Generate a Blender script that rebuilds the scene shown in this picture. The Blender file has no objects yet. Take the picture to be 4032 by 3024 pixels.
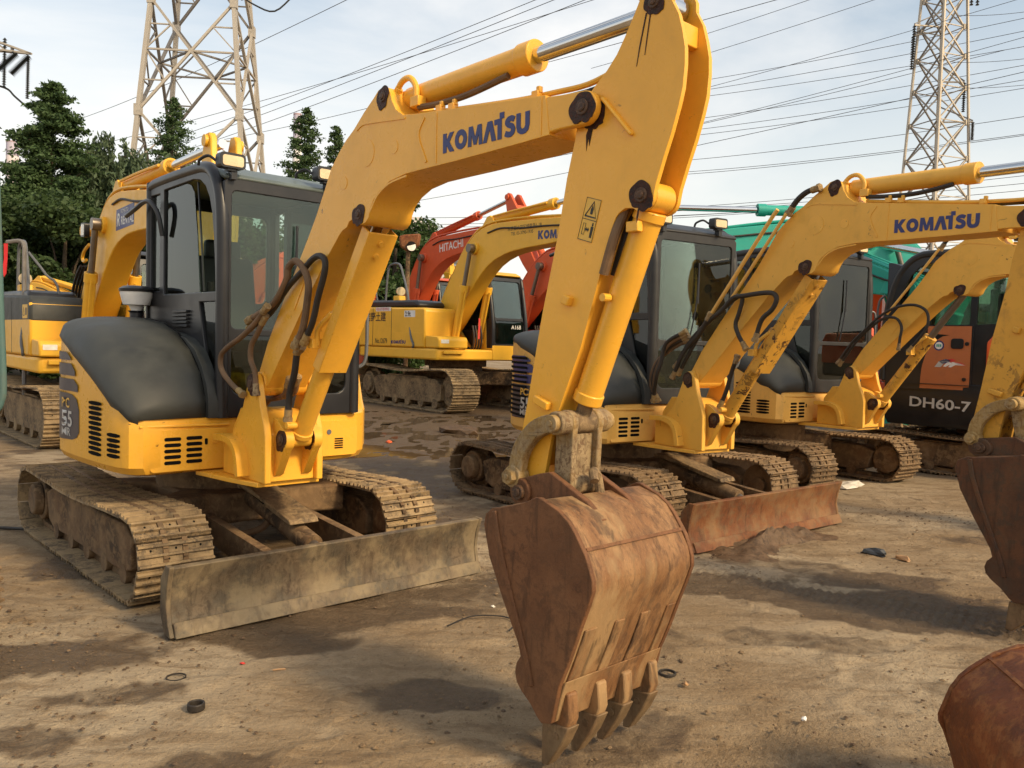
import bpy, bmesh, math, random
import numpy as np
from mathutils import Vector, Matrix
from mathutils.geometry import tessellate_polygon

random.seed(7)
rnd = random.Random(11)
rad = math.radians
SC = bpy.context.scene
COL = SC.collection

# ------------------------------------------------------------------ camera
CAM_H = 1.4724
PITCH, ROLL = 0.0483, 0.0279
cam_d = bpy.data.cameras.new('camera')
cam = bpy.data.objects.new('camera', cam_d)
COL.objects.link(cam)
cam_d.sensor_fit = 'HORIZONTAL'
cam_d.sensor_width = 36.0
cam_d.lens = 36.0 * 3281.5 / 4032.0
cam_d.clip_start = 0.05
cam_d.clip_end = 4000
cam.location = (0, 0, CAM_H)
cam.rotation_euler = (Matrix.Rotation(math.pi / 2 - PITCH, 3, 'X') @ Matrix.Rotation(ROLL, 3, 'Z')).to_euler()
SC.camera = cam

# ------------------------------------------------------------------ sky + sun
SUN_AZ = Vector((0.80, -0.60, 0)).normalized()      # horizontal direction towards the sun
SUN_EL = rad(36)
world = bpy.data.worlds.new('World')
SC.world = world
world.use_nodes = True
wn, wl = world.node_tree.nodes, world.node_tree.links
wn.clear()
w_out = wn.new('ShaderNodeOutputWorld')
w_bg = wn.new('ShaderNodeBackground')
w_bg.inputs['Strength'].default_value = 0.142
sky = wn.new('ShaderNodeTexSky')
sky.sky_type = 'NISHITA'
sky.sun_disc = False
sky.sun_elevation = SUN_EL
sky.sun_rotation = math.atan2(SUN_AZ.x, SUN_AZ.y)
sky.air_density = 1.0
sky.dust_density = 1.6
sky.ozone_density = 1.6
w_tc = wn.new('ShaderNodeTexCoord')
w_map = wn.new('ShaderNodeMapping')
w_map.inputs['Scale'].default_value = (1.0, 1.0, 2.6)
w_map.inputs['Location'].default_value = (0.35, 0.1, 0.2)
wl.new(w_tc.outputs['Generated'], w_map.inputs['Vector'])
w_no = wn.new('ShaderNodeTexNoise')
w_no.inputs['Scale'].default_value = 1.9
w_no.inputs['Detail'].default_value = 7
w_no.inputs['Roughness'].default_value = 0.55
w_no.inputs['Distortion'].default_value = 0.35
wl.new(w_map.outputs[0], w_no.inputs['Vector'])
w_cr = wn.new('ShaderNodeValToRGB')
w_cr.color_ramp.elements[0].position = 0.37
w_cr.color_ramp.elements[0].color = (0, 0, 0, 1)
w_cr.color_ramp.elements[1].position = 0.68
w_cr.color_ramp.elements[1].color = (1, 1, 1, 1)
wl.new(w_no.outputs['Fac'], w_cr.inputs['Fac'])
w_sep = wn.new('ShaderNodeSeparateXYZ')
wl.new(w_tc.outputs['Generated'], w_sep.inputs[0])
w_hz = wn.new('ShaderNodeMapRange')       # hazy, pale air towards the horizon
w_hz.inputs['From Min'].default_value = 0.0
w_hz.inputs['From Max'].default_value = 0.46
w_hz.inputs['To Min'].default_value = 0.9
w_hz.inputs['To Max'].default_value = 0.0
wl.new(w_sep.outputs['Z'], w_hz.inputs['Value'])
w_m1 = wn.new('ShaderNodeMath'); w_m1.operation = 'MULTIPLY'; w_m1.inputs[1].default_value = 0.85
wl.new(w_cr.outputs['Color'], w_m1.inputs[0])
w_tint = wn.new('ShaderNodeMix'); w_tint.data_type = 'RGBA'; w_tint.blend_type = 'MULTIPLY'
w_tint.inputs[0].default_value = 1.0
wl.new(sky.outputs[0], w_tint.inputs[6])
w_tint.inputs[7].default_value = (1.26, 1.18, 0.98, 1)
w_mix1 = wn.new('ShaderNodeMix'); w_mix1.data_type = 'RGBA'
wl.new(w_m1.outputs[0], w_mix1.inputs[0])
wl.new(w_tint.outputs[2], w_mix1.inputs[6])
w_mix1.inputs[7].default_value = (6.3, 6.15, 5.95, 1)
w_mix2 = wn.new('ShaderNodeMix'); w_mix2.data_type = 'RGBA'
wl.new(w_hz.outputs[0], w_mix2.inputs[0])
wl.new(w_mix1.outputs[2], w_mix2.inputs[6])
w_mix2.inputs[7].default_value = (5.9, 5.5, 5.0, 1)
wl.new(w_mix2.outputs[2], w_bg.inputs['Color'])
wl.new(w_bg.outputs[0], w_out.inputs[0])

sun_d = bpy.data.lights.new('sun', 'SUN')
sun_d.energy = 2.75
sun_d.angle = rad(9.5)
sun_d.color = (1.0, 0.77, 0.47)
sun = bpy.data.objects.new('sun', sun_d)
COL.objects.link(sun)
to_sun = SUN_AZ * math.cos(SUN_EL) + Vector((0, 0, math.sin(SUN_EL)))
sun.rotation_euler = to_sun.to_track_quat('Z', 'Y').to_euler()
sun.location = to_sun * 60

SC.view_settings.view_transform = 'Standard'
SC.view_settings.look = 'None'
SC.view_settings.exposure = 0.42
SC.view_settings.gamma = 1.0
SC.view_settings.use_curve_mapping = False
SC.render.engine = 'CYCLES'
SC.cycles.max_bounces = 6
SC.cycles.diffuse_bounces = 3
SC.cycles.glossy_bounces = 3
SC.cycles.transmission_bounces = 4
SC.cycles.transparent_max_bounces = 16
SC.cycles.caustics_reflective = False
SC.cycles.caustics_refractive = False
SC.cycles.use_denoising = True
SC.cycles.use_adaptive_sampling = True
SC.cycles.adaptive_threshold = 0.02


# ------------------------------------------------------------------ materials
class NT:
    def __init__(self, name):
        self.m = bpy.data.materials.new(name)
        self.m.use_nodes = True
        self.n, self.l = self.m.node_tree.nodes, self.m.node_tree.links
        self.p = self.n['Principled BSDF']
        self.out = self.n['Material Output']

    def node(self, t, **kw):
        nd = self.n.new(t)
        for k, v in kw.items():
            setattr(nd, k, v)
        return nd

    def coord(self, scale=(1, 1, 1), kind='Object', rot=(0, 0, 0)):
        tc = self.node('ShaderNodeTexCoord')
        oi = self.node('ShaderNodeObjectInfo')
        mp = self.node('ShaderNodeMapping')
        mp.inputs['Scale'].default_value = scale
        mp.inputs['Rotation'].default_value = rot
        ml = self.node('ShaderNodeMath', operation='MULTIPLY'); ml.inputs[1].default_value = 37.0
        self.l.new(oi.outputs['Random'], ml.inputs[0])
        self.l.new(tc.outputs[kind], mp.inputs['Vector'])
        self.l.new(ml.outputs[0], mp.inputs['Location'])
        return mp.outputs[0]

    def noise(self, vec, scale, detail=4, rough=0.55, dist=0.0):
        nd = self.node('ShaderNodeTexNoise')
        nd.inputs['Scale'].default_value = scale
        nd.inputs['Detail'].default_value = detail
        nd.inputs['Roughness'].default_value = rough
        nd.inputs['Distortion'].default_value = dist
        self.l.new(vec, nd.inputs['Vector'])
        return nd.outputs['Fac']

    def ramp(self, fac, a, b, lo=0.0, hi=1.0):
        nd = self.node('ShaderNodeMapRange')
        nd.inputs['From Min'].default_value = a
        nd.inputs['From Max'].default_value = b
        nd.inputs['To Min'].default_value = lo
        nd.inputs['To Max'].default_value = hi
        self.l.new(fac, nd.inputs['Value'])
        return nd.outputs[0]

    def mix(self, fac, a, b, mode='MIX'):
        nd = self.node('ShaderNodeMix', data_type='RGBA', blend_type=mode)
        for sock, v in ((nd.inputs[0], fac), (nd.inputs[6], a), (nd.inputs[7], b)):
            if hasattr(v, 'is_linked') or hasattr(v, 'links'):
                self.l.new(v, sock)
            elif isinstance(v, (int, float)):
                sock.default_value = v
            else:
                sock.default_value = (*v[:3], 1)
        return nd.outputs[2]

    def math(self, op, a, b):
        nd = self.node('ShaderNodeMath', operation=op)
        for sock, v in ((nd.inputs[0], a), (nd.inputs[1], b)):
            if isinstance(v, (int, float)):
                sock.default_value = v
            else:
                self.l.new(v, sock)
        return nd.outputs[0]

    def set(self, key, v):
        s = self.p.inputs[key]
        if isinstance(v, (int, float)):
            s.default_value = v
        elif isinstance(v, (tuple, list)):
            s.default_value = (*v[:3], 1)
        else:
            self.l.new(v, s)

    def bump(self, h, strength=0.2, dist=0.01):
        b = self.node('ShaderNodeBump')
        b.inputs['Strength'].default_value = strength
        b.inputs['Distance'].default_value = dist
        self.l.new(h, b.inputs['Height'])
        self.l.new(b.outputs[0], self.p.inputs['Normal'])


def paint(name, col, rough=0.38, dirt=0.25, chips=0.0, dirt_col=(0.16, 0.10, 0.05), rust_col=(0.07, 0.03, 0.015)):
    t = NT(name)
    v = t.coord()
    n1 = t.noise(v, 1.7, 5, 0.6)
    n2 = t.noise(v, 9.0, 6, 0.65, 0.4)
    vs = t.coord((14, 14, 1.2))
    n3 = t.noise(vs, 1.0, 4, 0.6)
    c = t.mix(t.ramp(n1, 0.3, 0.75), col, tuple(x * 0.86 for x in col))
    streak = t.math('MULTIPLY', t.ramp(n3, 0.52, 0.75), t.ramp(n2, 0.4, 0.7))
    dm = t.math('MULTIPLY', t.math('ADD', t.math('MULTIPLY', streak, 0.7), t.ramp(n2, 0.52, 0.8, 0, 0.6)), dirt)
    c = t.mix(dm, c, dirt_col)
    r = t.ramp(n2, 0.3, 0.8, rough * 0.85, min(1, rough * 1.45))
    if chips > 0:
        nc = t.noise(v, 16.0, 6, 0.7, 0.8)
        ncl = t.noise(v, 2.2, 3, 0.5)
        k = t.math('MULTIPLY', t.ramp(nc, 0.68 - 0.10 * chips, 0.72 - 0.10 * chips), t.ramp(ncl, 0.42, 0.58))
        c = t.mix(k, c, rust_col)
    t.set('Base Color', c)
    t.set('Roughness', r)
    t.set('Specular IOR Level', 0.42)
    t.bump(t.noise(v, 55, 2), 0.05, 0.004)
    return t.m


def rusty(name, c1, c2, c3, rough=0.75, scale=5.0, mud=0.0, mud_col=(0.30, 0.20, 0.10), metal=0.0, stretch=(1, 1, 1), bump=0.35, patch=0.0, patch_col=(0.045, 0.028, 0.018)):
    t = NT(name)
    v = t.coord(stretch)
    a = t.noise(v, scale, 7, 0.65, 0.3)
    b = t.noise(v, scale * 4.3, 6, 0.7, 0.5)
    d = t.noise(v, scale * 0.45, 4, 0.6)
    e = t.noise(v, scale * 22, 4, 0.7)
    vs = t.coord((stretch[0] * 6, stretch[1] * 6, stretch[2] * .8))
    s = t.noise(vs, scale * .8, 5, 0.65, 0.2)
    c = t.mix(t.ramp(a, 0.41, 0.58), c1, c2)
    c = t.mix(t.math('MULTIPLY', t.ramp(b, 0.49, 0.60), 0.8), c, c3)
    c = t.mix(t.ramp(s, 0.54, 0.66, 0, 0.55), c, tuple(x * .42 for x in c3))
    c = t.mix(t.ramp(e, 0.55, 0.70, 0, 0.6), c, tuple(x * .5 for x in c2))
    c = t.mix(t.ramp(e, 0.42, 0.30, 0, 0.35), c, tuple(min(1, x * 1.6) for x in c1))
    if mud > 0:
        mk = t.math('MULTIPLY', t.ramp(t.math('ADD', d, t.math('MULTIPLY', b, 0.35)), 0.62, 0.76), mud)
        c = t.mix(mk, c, mud_col)
    if patch > 0:
        vp = t.coord((stretch[0] * 1.6, stretch[1] * 1.6, stretch[2] * .55))
        pn = t.noise(vp, scale * .75, 6, 0.62, 0.4)
        c = t.mix(t.ramp(pn, 0.555, 0.61, 0, patch), c, patch_col)
    t.set('Base Color', c)
    t.set('Roughness', t.ramp(b, 0.3, 0.7, rough * 0.8, min(1, rough * 1.15)))
    t.set('Metallic', metal)
    t.set('Specular IOR Level', 0.3)
    t.bump(t.math('ADD', t.math('ADD', b, t.math('MULTIPLY', e, .45)), t.math('MULTIPLY', a, 0.6)), bump, 0.008)
    return t.m


def plain(name, col, rough=0.5, metal=0.0, spec=0.5, var=0.12, bump=0.06, bscale=60):
    t = NT(name)
    v = t.coord()
    n = t.noise(v, 6.0, 5, 0.6)
    t.set('Base Color', t.mix(t.ramp(n, 0.3, 0.7), tuple(x * (1 - var) for x in col), tuple(min(1, x * (1 + var)) for x in col)))
    t.set('Roughness', t.ramp(n, 0.3, 0.7, rough * 0.85, min(1, rough * 1.2)))
    t.set('Metallic', metal)
    t.set('Specular IOR Level', spec)
    if bump:
        t.bump(t.noise(v, bscale, 3), bump, 0.004)
    return t.m


def glass(name, tint=(0.70, 0.79, 0.73), refl=0.03):
    t = NT(name)
    t.n.remove(t.p)
    tr = t.node('ShaderNodeBsdfTransparent'); tr.inputs['Color'].default_value = (*tint, 1)
    gl = t.node('ShaderNodeBsdfGlossy'); gl.inputs['Roughness'].default_value = 0.0
    gl.inputs['Color'].default_value = (0.9, 0.95, 0.95, 1)
    df = t.node('ShaderNodeBsdfDiffuse'); df.inputs['Color'].default_value = (0.30, 0.27, 0.20, 1)
    fr = t.node('ShaderNodeFresnel'); fr.inputs['IOR'].default_value = 1.42
    v = t.coord()
    k = t.math('ADD', t.math('MULTIPLY', fr.outputs[0], 1.0), refl * 0.5)
    m1 = t.node('ShaderNodeMixShader')
    t.l.new(k, m1.inputs[0]); t.l.new(tr.outputs[0], m1.inputs[1]); t.l.new(gl.outputs[0], m1.inputs[2])
    m2 = t.node('ShaderNodeMixShader')
    dust = t.ramp(t.noise(v, 3.0, 6, 0.65, 0.3), 0.35, 0.8, 0.0, 0.04)
    t.l.new(dust, m2.inputs[0]); t.l.new(m1.outputs[0], m2.inputs[1]); t.l.new(df.outputs[0], m2.inputs[2])
    t.l.new(m2.outputs[0], t.out.inputs[0])
    return t.m


YEL = (0.90, 0.455, 0.046)
M = {}
M['yellow'] = paint('fresh_yellow_paint', YEL, 0.27, 0.22, 0.25)
M['yellow_worn'] = paint('worn_yellow_paint', (0.84, 0.45, 0.065), 0.45, 0.28, 0.45)
M['yellow_old'] = paint('faded_yellow_paint', (0.82, 0.47, 0.11), 0.48, 0.32, 0.35)
M['yellow_chipped'] = paint('chipped_yellow_paint', (0.70, 0.36, 0.045), 0.5, 0.6, 1.35)
M['yellow_far'] = paint('yellow_machine_paint', (0.86, 0.46, 0.035), 0.4, 0.14, 0.0)
M['orange'] = paint('orange_machine_paint', (0.66, 0.105, 0.03), 0.42, 0.18, 0.0)
M['orange_door'] = paint('orange_door_panel', (0.50, 0.16, 0.055), 0.5, 0.35, 0.0)
M['orange_bright'] = plain('orange_cover', (0.78, 0.13, 0.03), 0.42)
M['teal'] = paint('teal_machine_paint', (0.025, 0.36, 0.28), 0.40, 0.15, 0.0)
M['teal_pipe'] = paint('weathered_teal_pipe', (0.075, 0.15, 0.14), 0.55, 0.45, 0.5)
M['charcoal'] = plain('charcoal_plastic', (0.040, 0.042, 0.038), 0.56, 0, 0.40, 0.3, 0.12, 40)
M['cab_dark'] = plain('dark_grey_cab_paint', (0.016, 0.016, 0.018), 0.34, 0, 0.42, 0.2, 0.03)
M['cab_old'] = plain('faded_grey_cab_paint', (0.027, 0.026, 0.025), 0.45, 0, 0.4, 0.25, 0.05)
M['cab_roof'] = plain('sky_sheen_roof_grey', (0.10, 0.125, 0.12), 0.40, 0, 0.45, 0.2, 0.05)  # dark roof lightened towards teal, the sky's reflection put into its colour
M['black'] = plain('gap_shade_black', (0.006, 0.006, 0.006), 0.9, 0, 0.1)  # flat black painted as the shade inside slots, holes and gaps
M['interior'] = plain('dark_interior', (0.02, 0.02, 0.021), 0.75, 0, 0.3)
M['seat'] = plain('black_seat_vinyl', (0.018, 0.018, 0.018), 0.5)
M['rubber'] = plain('black_rubber_hose', (0.028, 0.022, 0.017), 0.55, 0, 0.4, 0.35, 0.3, 120)
M['hose_tan'] = plain('mud_coated_hose', (0.16, 0.095, 0.05), 0.7, 0, 0.3, 0.4, 0.4, 90)
M['chrome'] = plain('chrome_rod', (0.62, 0.62, 0.62), 0.13, 1.0, 0.5, 0.05, 0)
M['old_rod'] = plain('dull_steel_rod', (0.20, 0.17, 0.14), 0.4, 0.8)
M['grease'] = rusty('dark_grease', (0.022, 0.011, 0.008), (0.045, 0.018, 0.010), (0.10, 0.028, 0.012), 0.5, 18, bump=0.8)
M['pin_steel'] = rusty('oily_pin_steel', (0.085, 0.048, 0.028), (0.050, 0.028, 0.018), (0.15, 0.075, 0.035), 0.5, 22, bump=0.4)
M['steel_mud'] = rusty('muddy_steel', (0.075, 0.052, 0.032), (0.19, 0.125, 0.065), (0.30, 0.205, 0.105), 0.8, 6, 0.6, (0.34, 0.235, 0.12))
M['shoe'] = rusty('muddy_track_steel', (0.16, 0.11, 0.06), (0.34, 0.235, 0.12), (0.045, 0.042, 0.040), 0.72, 11, 0.7, (0.40, 0.28, 0.145), bump=0.5)
M['shoe_dark'] = rusty('brown_track_steel', (0.12, 0.078, 0.042), (0.24, 0.155, 0.08), (0.035, 0.03, 0.026), 0.75, 11, 0.6, (0.29, 0.19, 0.10), bump=0.5)
M['under'] = rusty('brown_undercarriage', (0.055, 0.035, 0.02), (0.15, 0.085, 0.04), (0.24, 0.15, 0.075), 0.85, 4, 0.5, (0.26, 0.17, 0.09))
M['blade_grey'] = rusty('mud_smeared_blade_steel', (0.088, 0.070, 0.047), (0.14, 0.100, 0.060), (0.065, 0.045, 0.028), 0.62, 6.5, 0.6, (0.29, 0.22, 0.125), stretch=(1, 1, 1), patch=.35)
M['blade_rust'] = rusty('orange_rusted_blade_steel', (0.19, 0.072, 0.024), (0.145, 0.052, 0.020), (0.105, 0.052, 0.028), 0.7, 4, 0.45, (0.30, 0.19, 0.09), stretch=(1, 1, 1), patch=.35, patch_col=(.09, .045, .022))
M['bucket_side'] = rusty('dark_brown_rust', (0.135, 0.057, 0.024), (0.185, 0.080, 0.033), (0.095, 0.042, 0.020), 0.72, 5.5, 0.2, (0.25, 0.13, 0.06))
M['bucket_back'] = rusty('sandy_rusted_steel', (0.30, 0.165, 0.073), (0.205, 0.098, 0.040), (0.13, 0.070, 0.036), 0.66, 4.6, 0.75, (0.40, 0.255, 0.120), stretch=(1, 1.6, 0.7), patch=.6)
M['bucket_red'] = rusty('red_brown_rust', (0.20, 0.058, 0.016), (0.12, 0.036, 0.012), (0.27, 0.10, 0.03), 0.62, 4, 0.2, (0.30, 0.17, 0.07))
M['bucket_dark'] = rusty('wet_dark_rust', (0.075, 0.036, 0.02), (0.115, 0.048, 0.022), (0.055, 0.035, 0.024), 0.6, 4, 0.1)
M['tooth'] = rusty('worn_tooth_steel', (0.15, 0.095, 0.05), (0.21, 0.13, 0.068), (0.09, 0.05, 0.026), 0.6, 9, 0.4, (0.3, 0.21, 0.11))
M['link'] = rusty('flaking_link_steel', (0.24, 0.17, 0.09), (0.33, 0.24, 0.13), (0.11, 0.055, 0.028), 0.7, 12, 0.4, (0.50, 0.31, 0.08))
M['glass'] = glass('cab_window_glass')
M['glass_dark'] = glass('tinted_window_glass', (0.30, 0.36, 0.32), 0.03)
M['lens'] = plain('headlamp_lens', (0.62, 0.50, 0.30), 0.18, 0, 0.6, 0.25, 0.4, 90)
M['lens_clear'] = plain('clear_headlamp_lens', (0.80, 0.76, 0.66), 0.15, 0, 0.6, 0.2, 0.4, 90)
M['blue'] = plain('navy_lettering', (0.020, 0.027, 0.14), 0.4, var=0.2)
M['black_ink'] = plain('black_lettering', (0.012, 0.012, 0.012), 0.5)
M['white_ink'] = plain('white_lettering', (0.72, 0.70, 0.66), 0.5)
M['grey_ink'] = plain('silver_lettering', (0.50, 0.49, 0.46), 0.45)
M['red_ink'] = plain('red_lettering', (0.60, 0.05, 0.04), 0.5)
M['decal_dark'] = plain('dark_decal', (0.030, 0.028, 0.045), 0.35)
M['sticker'] = plain('yellow_sticker', (0.78, 0.46, 0.07), 0.5)
M['paper'] = plain('white_sticker', (0.74, 0.72, 0.68), 0.6)
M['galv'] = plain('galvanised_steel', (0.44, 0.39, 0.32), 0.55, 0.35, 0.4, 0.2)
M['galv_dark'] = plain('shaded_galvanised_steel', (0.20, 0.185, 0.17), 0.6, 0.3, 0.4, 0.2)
M['wire'] = plain('power_cable', (0.06, 0.06, 0.065), 0.6, 0.2)
M['insul'] = plain('dark_insulator', (0.020, 0.022, 0.022), 0.3)
M['grey_rail'] = plain('grey_handrail_paint', (0.11, 0.115, 0.12), 0.45)
M['red_cloth'] = plain('red_cloth', (0.62, 0.025, 0.03), 0.8)
M['concrete'] = plain('painted_concrete', (0.60, 0.55, 0.52), 0.85)
M['concrete_red'] = plain('haze_paled_red_concrete', (0.40, 0.30, 0.32), 0.85)  # red of the chimney rim, greyed to carry distance haze
M['mud'] = rusty('wet_brown_mud', (0.10, 0.062, 0.034), (0.15, 0.092, 0.05), (0.07, 0.043, 0.024), 0.6, 5, 0.0, bump=0.8)


# ------------------------------------------------------------------ mesh helpers
class MB:
    def __init__(self):
        self.v, self.f = [], []

    def add(self, vs, fs):
        o = len(self.v)
        self.v += [tuple(p) for p in vs]
        self.f += [tuple(i + o for i in f) for f in fs]
        return self

    def box(self, c, s, m=None):
        x, y, z = (k / 2 for k in s)
        vs = [Vector((a * x, b * y, d * z)) for a in (-1, 1) for b in (-1, 1) for d in (-1, 1)]
        if m is not None:
            vs = [m @ p for p in vs]
        vs = [p + Vector(c) for p in vs]
        return self.add(vs, [(0, 1, 3, 2), (4, 6, 7, 5), (0, 4, 5, 1), (2, 3, 7, 6), (0, 2, 6, 4), (1, 5, 7, 3)])

    def bar(self, p0, p1, w, h, up=(0, 0, 1)):
        p0, p1 = Vector(p0), Vector(p1)
        d = p1 - p0
        L = d.length
        d.normalize()
        u = Vector(up)
        if abs(u.dot(d)) > 0.98:
            u = Vector((1, 0, 0))
        s = d.cross(u).normalized()
        n = s.cross(d).normalized()
        m = Matrix((d, s, n)).transposed()
        return self.box((p0 + p1) / 2, (L, w, h), m)

    def prism(self, poly, a, b, ax='y'):
        n = len(poly)
        if ax == 'y':
            va = [(p, a, q) for p, q in poly]; vb = [(p, b, q) for p, q in poly]
        elif ax == 'x':
            va = [(a, p, q) for p, q in poly]; vb = [(b, p, q) for p, q in poly]
        else:
            va = [(p, q, a) for p, q in poly]; vb = [(p, q, b) for p, q in poly]
        tri = tessellate_polygon([[Vector((p, q, 0)) for p, q in poly]])
        fs = [tuple(t) for t in tri] + [tuple(i + n for i in reversed(t)) for t in tri]
        fs += [(i, (i + 1) % n, n + (i + 1) % n, n + i) for i in range(n)]
        return self.add(va + vb, fs)

    def plate(self, outer, holes, a, b, ax='y'):
        loops = [outer] + holes
        flat = [p for l in loops for p in l]
        tri = tessellate_polygon([[Vector((p, q, 0)) for p, q in l] for l in loops])
        n = len(flat)
        pos = {'y': lambda p, q, k: (p, k, q), 'x': lambda p, q, k: (k, p, q), 'z': lambda p, q, k: (p, q, k)}[ax]
        vs = [pos(p, q, a) for p, q in flat] + [pos(p, q, b) for p, q in flat]
        fs = [tuple(t) for t in tri] + [tuple(i + n for i in reversed(t)) for t in tri]
        o = 0
        for l in loops:
            k = len(l)
            fs += [(o + i, o + (i + 1) % k, n + o + (i + 1) % k, n + o + i) for i in range(k)]
            o += k
        return self.add(vs, fs)

    def cyl(self, p0, p1, r0, r1=None, n=20, caps=True):
        r1 = r0 if r1 is None else r1
        p0, p1 = Vector(p0), Vector(p1)
        d = (p1 - p0).normalized()
        u = d.orthogonal().normalized()
        w = d.cross(u)
        vs = []
        for p, r in ((p0, r0), (p1, r1)):
            for i in range(n):
                t = 2 * math.pi * i / n
                vs.append(p + u * (r * math.cos(t)) + w * (r * math.sin(t)))
        fs = [(i, (i + 1) % n, n + (i + 1) % n, n + i) for i in range(n)]
        if caps:
            fs += [tuple(range(n - 1, -1, -1)), tuple(range(n, 2 * n))]
        return self.add(vs, fs)

    def rings(self, rings, closed=True, caps=True):
        n = len(rings[0])
        vs = [p for r in rings for p in r]
        fs = []
        for k in range(len(rings) - 1):
            for i in range(n if closed else n - 1):
                j = (i + 1) % n
                fs.append((k * n + i, k * n + j, (k + 1) * n + j, (k + 1) * n + i))
        if caps and closed:
            fs += [tuple(range(n - 1, -1, -1)), tuple(range((len(rings) - 1) * n, len(rings) * n))]
        return self.add(vs, fs)

    def tube(self, path, r, n=8, smooth=4, taper=None):
        pts = spline(path, smooth) if smooth > 1 else [Vector(p) for p in path]
        rs = []
        prev = None
        for i, p in enumerate(pts):
            a = pts[max(0, i - 1)]; b = pts[min(len(pts) - 1, i + 1)]
            d = (b - a).normalized()
            if prev is None:
                u = d.orthogonal().normalized()
            else:
                u = (prev - d * prev.dot(d)).normalized()
            prev = u
            w = d.cross(u)
            rr = r if taper is None else r + (taper - r) * i / (len(pts) - 1)
            rs.append([p + u * (rr * math.cos(2 * math.pi * k / n)) + w * (rr * math.sin(2 * math.pi * k / n)) for k in range(n)])
        return self.rings(rs)

    def lathe(self, prof, c, n=20):
        rs = [[(c[0] + r * math.cos(2 * math.pi * k / n), c[1] + r * math.sin(2 * math.pi * k / n), c[2] + z) for k in range(n)] for r, z in prof]
        return self.rings(rs)

    def mesh(self, name, xf=None, sm=35):
        me = bpy.data.meshes.new(name)
        vs = self.v if xf is None else [tuple(xf @ Vector(p)) for p in self.v]
        me.from_pydata(vs, [], self.f)
        bm = bmesh.new(); bm.from_mesh(me)
        bmesh.ops.recalc_face_normals(bm, faces=bm.faces)
        bm.to_mesh(me); bm.free()
        if sm:
            for p in me.polygons:
                p.use_smooth = True
            me.set_sharp_from_angle(angle=rad(sm))
        return me


def spline(path, k=4):
    P = [Vector(p) for p in path]
    if len(P) < 3:
        return P
    Q = [P[0] * 2 - P[1]] + P + [P[-1] * 2 - P[-2]]
    out = []
    for i in range(1, len(Q) - 2):
        a, b, c, d = Q[i - 1], Q[i], Q[i + 1], Q[i + 2]
        for j in range(k):
            t = j / k
            out.append(0.5 * (2 * b + (c - a) * t + (2 * a - 5 * b + 4 * c - d) * t * t + (3 * b - a - 3 * c + d) * t ** 3))
    out.append(P[-1])
    return out


def put(name, mb, mat, parent=None, xf=None, bevel=0.0, sm=35):
    me = mb.mesh(name, xf, sm) if isinstance(mb, MB) else mb
    o = bpy.data.objects.new(name, me)
    COL.objects.link(o)
    if mat is not None and not me.materials:
        me.materials.append(M[mat] if isinstance(mat, str) else mat)
    if parent is not None:
        o.parent = parent
    if bevel:
        b = o.modifiers.new('bevel', 'BEVEL')
        b.width = bevel; b.segments = 2; b.limit_method = 'ANGLE'; b.angle_limit = rad(38)
    return o


def tag(o, label, cat, group=None, kind=None):
    if label: o['label'] = label
    if cat: o['category'] = cat
    if group: o['group'] = group
    if kind: o['kind'] = kind
    return o


def thing(name, label, cat, loc=(0, 0, 0), rz=0.0, scale=1.0, group=None):
    o = bpy.data.objects.new(name, None)
    COL.objects.link(o)
    o.empty_display_size = 0.2
    o.location = loc; o.rotation_euler = (0, 0, rz); o.scale = (scale,) * 3
    return tag(o, label, cat, group)


def circ(c, r, n=14, a0=0.0, a1=2 * math.pi, end=False):
    k = n + 1 if end else n
    return [(c[0] + r * math.cos(a0 + (a1 - a0) * i / n), c[1] + r * math.sin(a0 + (a1 - a0) * i / n)) for i in range(k)]


def rrect(x0, x1, z0, z1, r, n=4):
    out = []
    for cx, cz, a in ((x1 - r, z1 - r, 0), (x0 + r, z1 - r, 90), (x0 + r, z0 + r, 180), (x1 - r, z0 + r, 270)):
        out += [(cx + r * math.cos(rad(a + 90 * i / n)), cz + r * math.sin(rad(a + 90 * i / n))) for i in range(n + 1)]
    return out


# ------------------------------------------------------------------ flat lettering
def flat(polys, o, u, v, d=0.0015):
    """2-D polygons laid on a surface: origin o, right u, up v; u x v points outward"""
    mb = MB()
    o, u, v = Vector(o), Vector(u), Vector(v)
    n = u.cross(v).normalized()
    for p in polys:
        k = len(p)
        tri = tessellate_polygon([[Vector((a, b, 0)) for a, b in p]])
        a = [o + u * q[0] + v * q[1] - n * 0.001 for q in p]
        b = [o + u * q[0] + v * q[1] + n * d for q in p]
        mb.add(a + b, [tuple(t) for t in tri] + [tuple(i + k for i in reversed(t)) for t in tri] +
               [(i, (i + 1) % k, k + (i + 1) % k, k + i) for i in range(k)])
    return mb


_tc = {}
def text_mb(s, o, u, v, size=1.0, bold=0.0, shear=0.0, d=0.0015, sx=1.0):
    """lettering from the built-in font laid on a surface"""
    key = (s, bold, shear)
    if key not in _tc:
        cu = bpy.data.curves.new('lettering', 'FONT')
        cu.body = s; cu.size = 1.0; cu.offset = bold; cu.shear = shear
        cu.resolution_u = 3
        ob = bpy.data.objects.new('lettering', cu)
        COL.objects.link(ob)
        dg = bpy.context.evaluated_depsgraph_get()
        dg.update()
        me = bpy.data.meshes.new_from_object(ob.evaluated_get(dg))
        _tc[key] = ([p.co.copy() for p in me.vertices], [tuple(p.vertices) for p in me.polygons])
        bpy.data.objects.remove(ob); bpy.data.meshes.remove(me); bpy.data.curves.remove(cu)
    vs, fs = _tc[key]
    o, u, v = Vector(o), Vector(u).normalized() * size, Vector(v).normalized() * size
    n = u.cross(v).normalized()
    return MB().add([o + u * (p.x * sx) + v * p.y + n * d for p in vs], fs)


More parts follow.
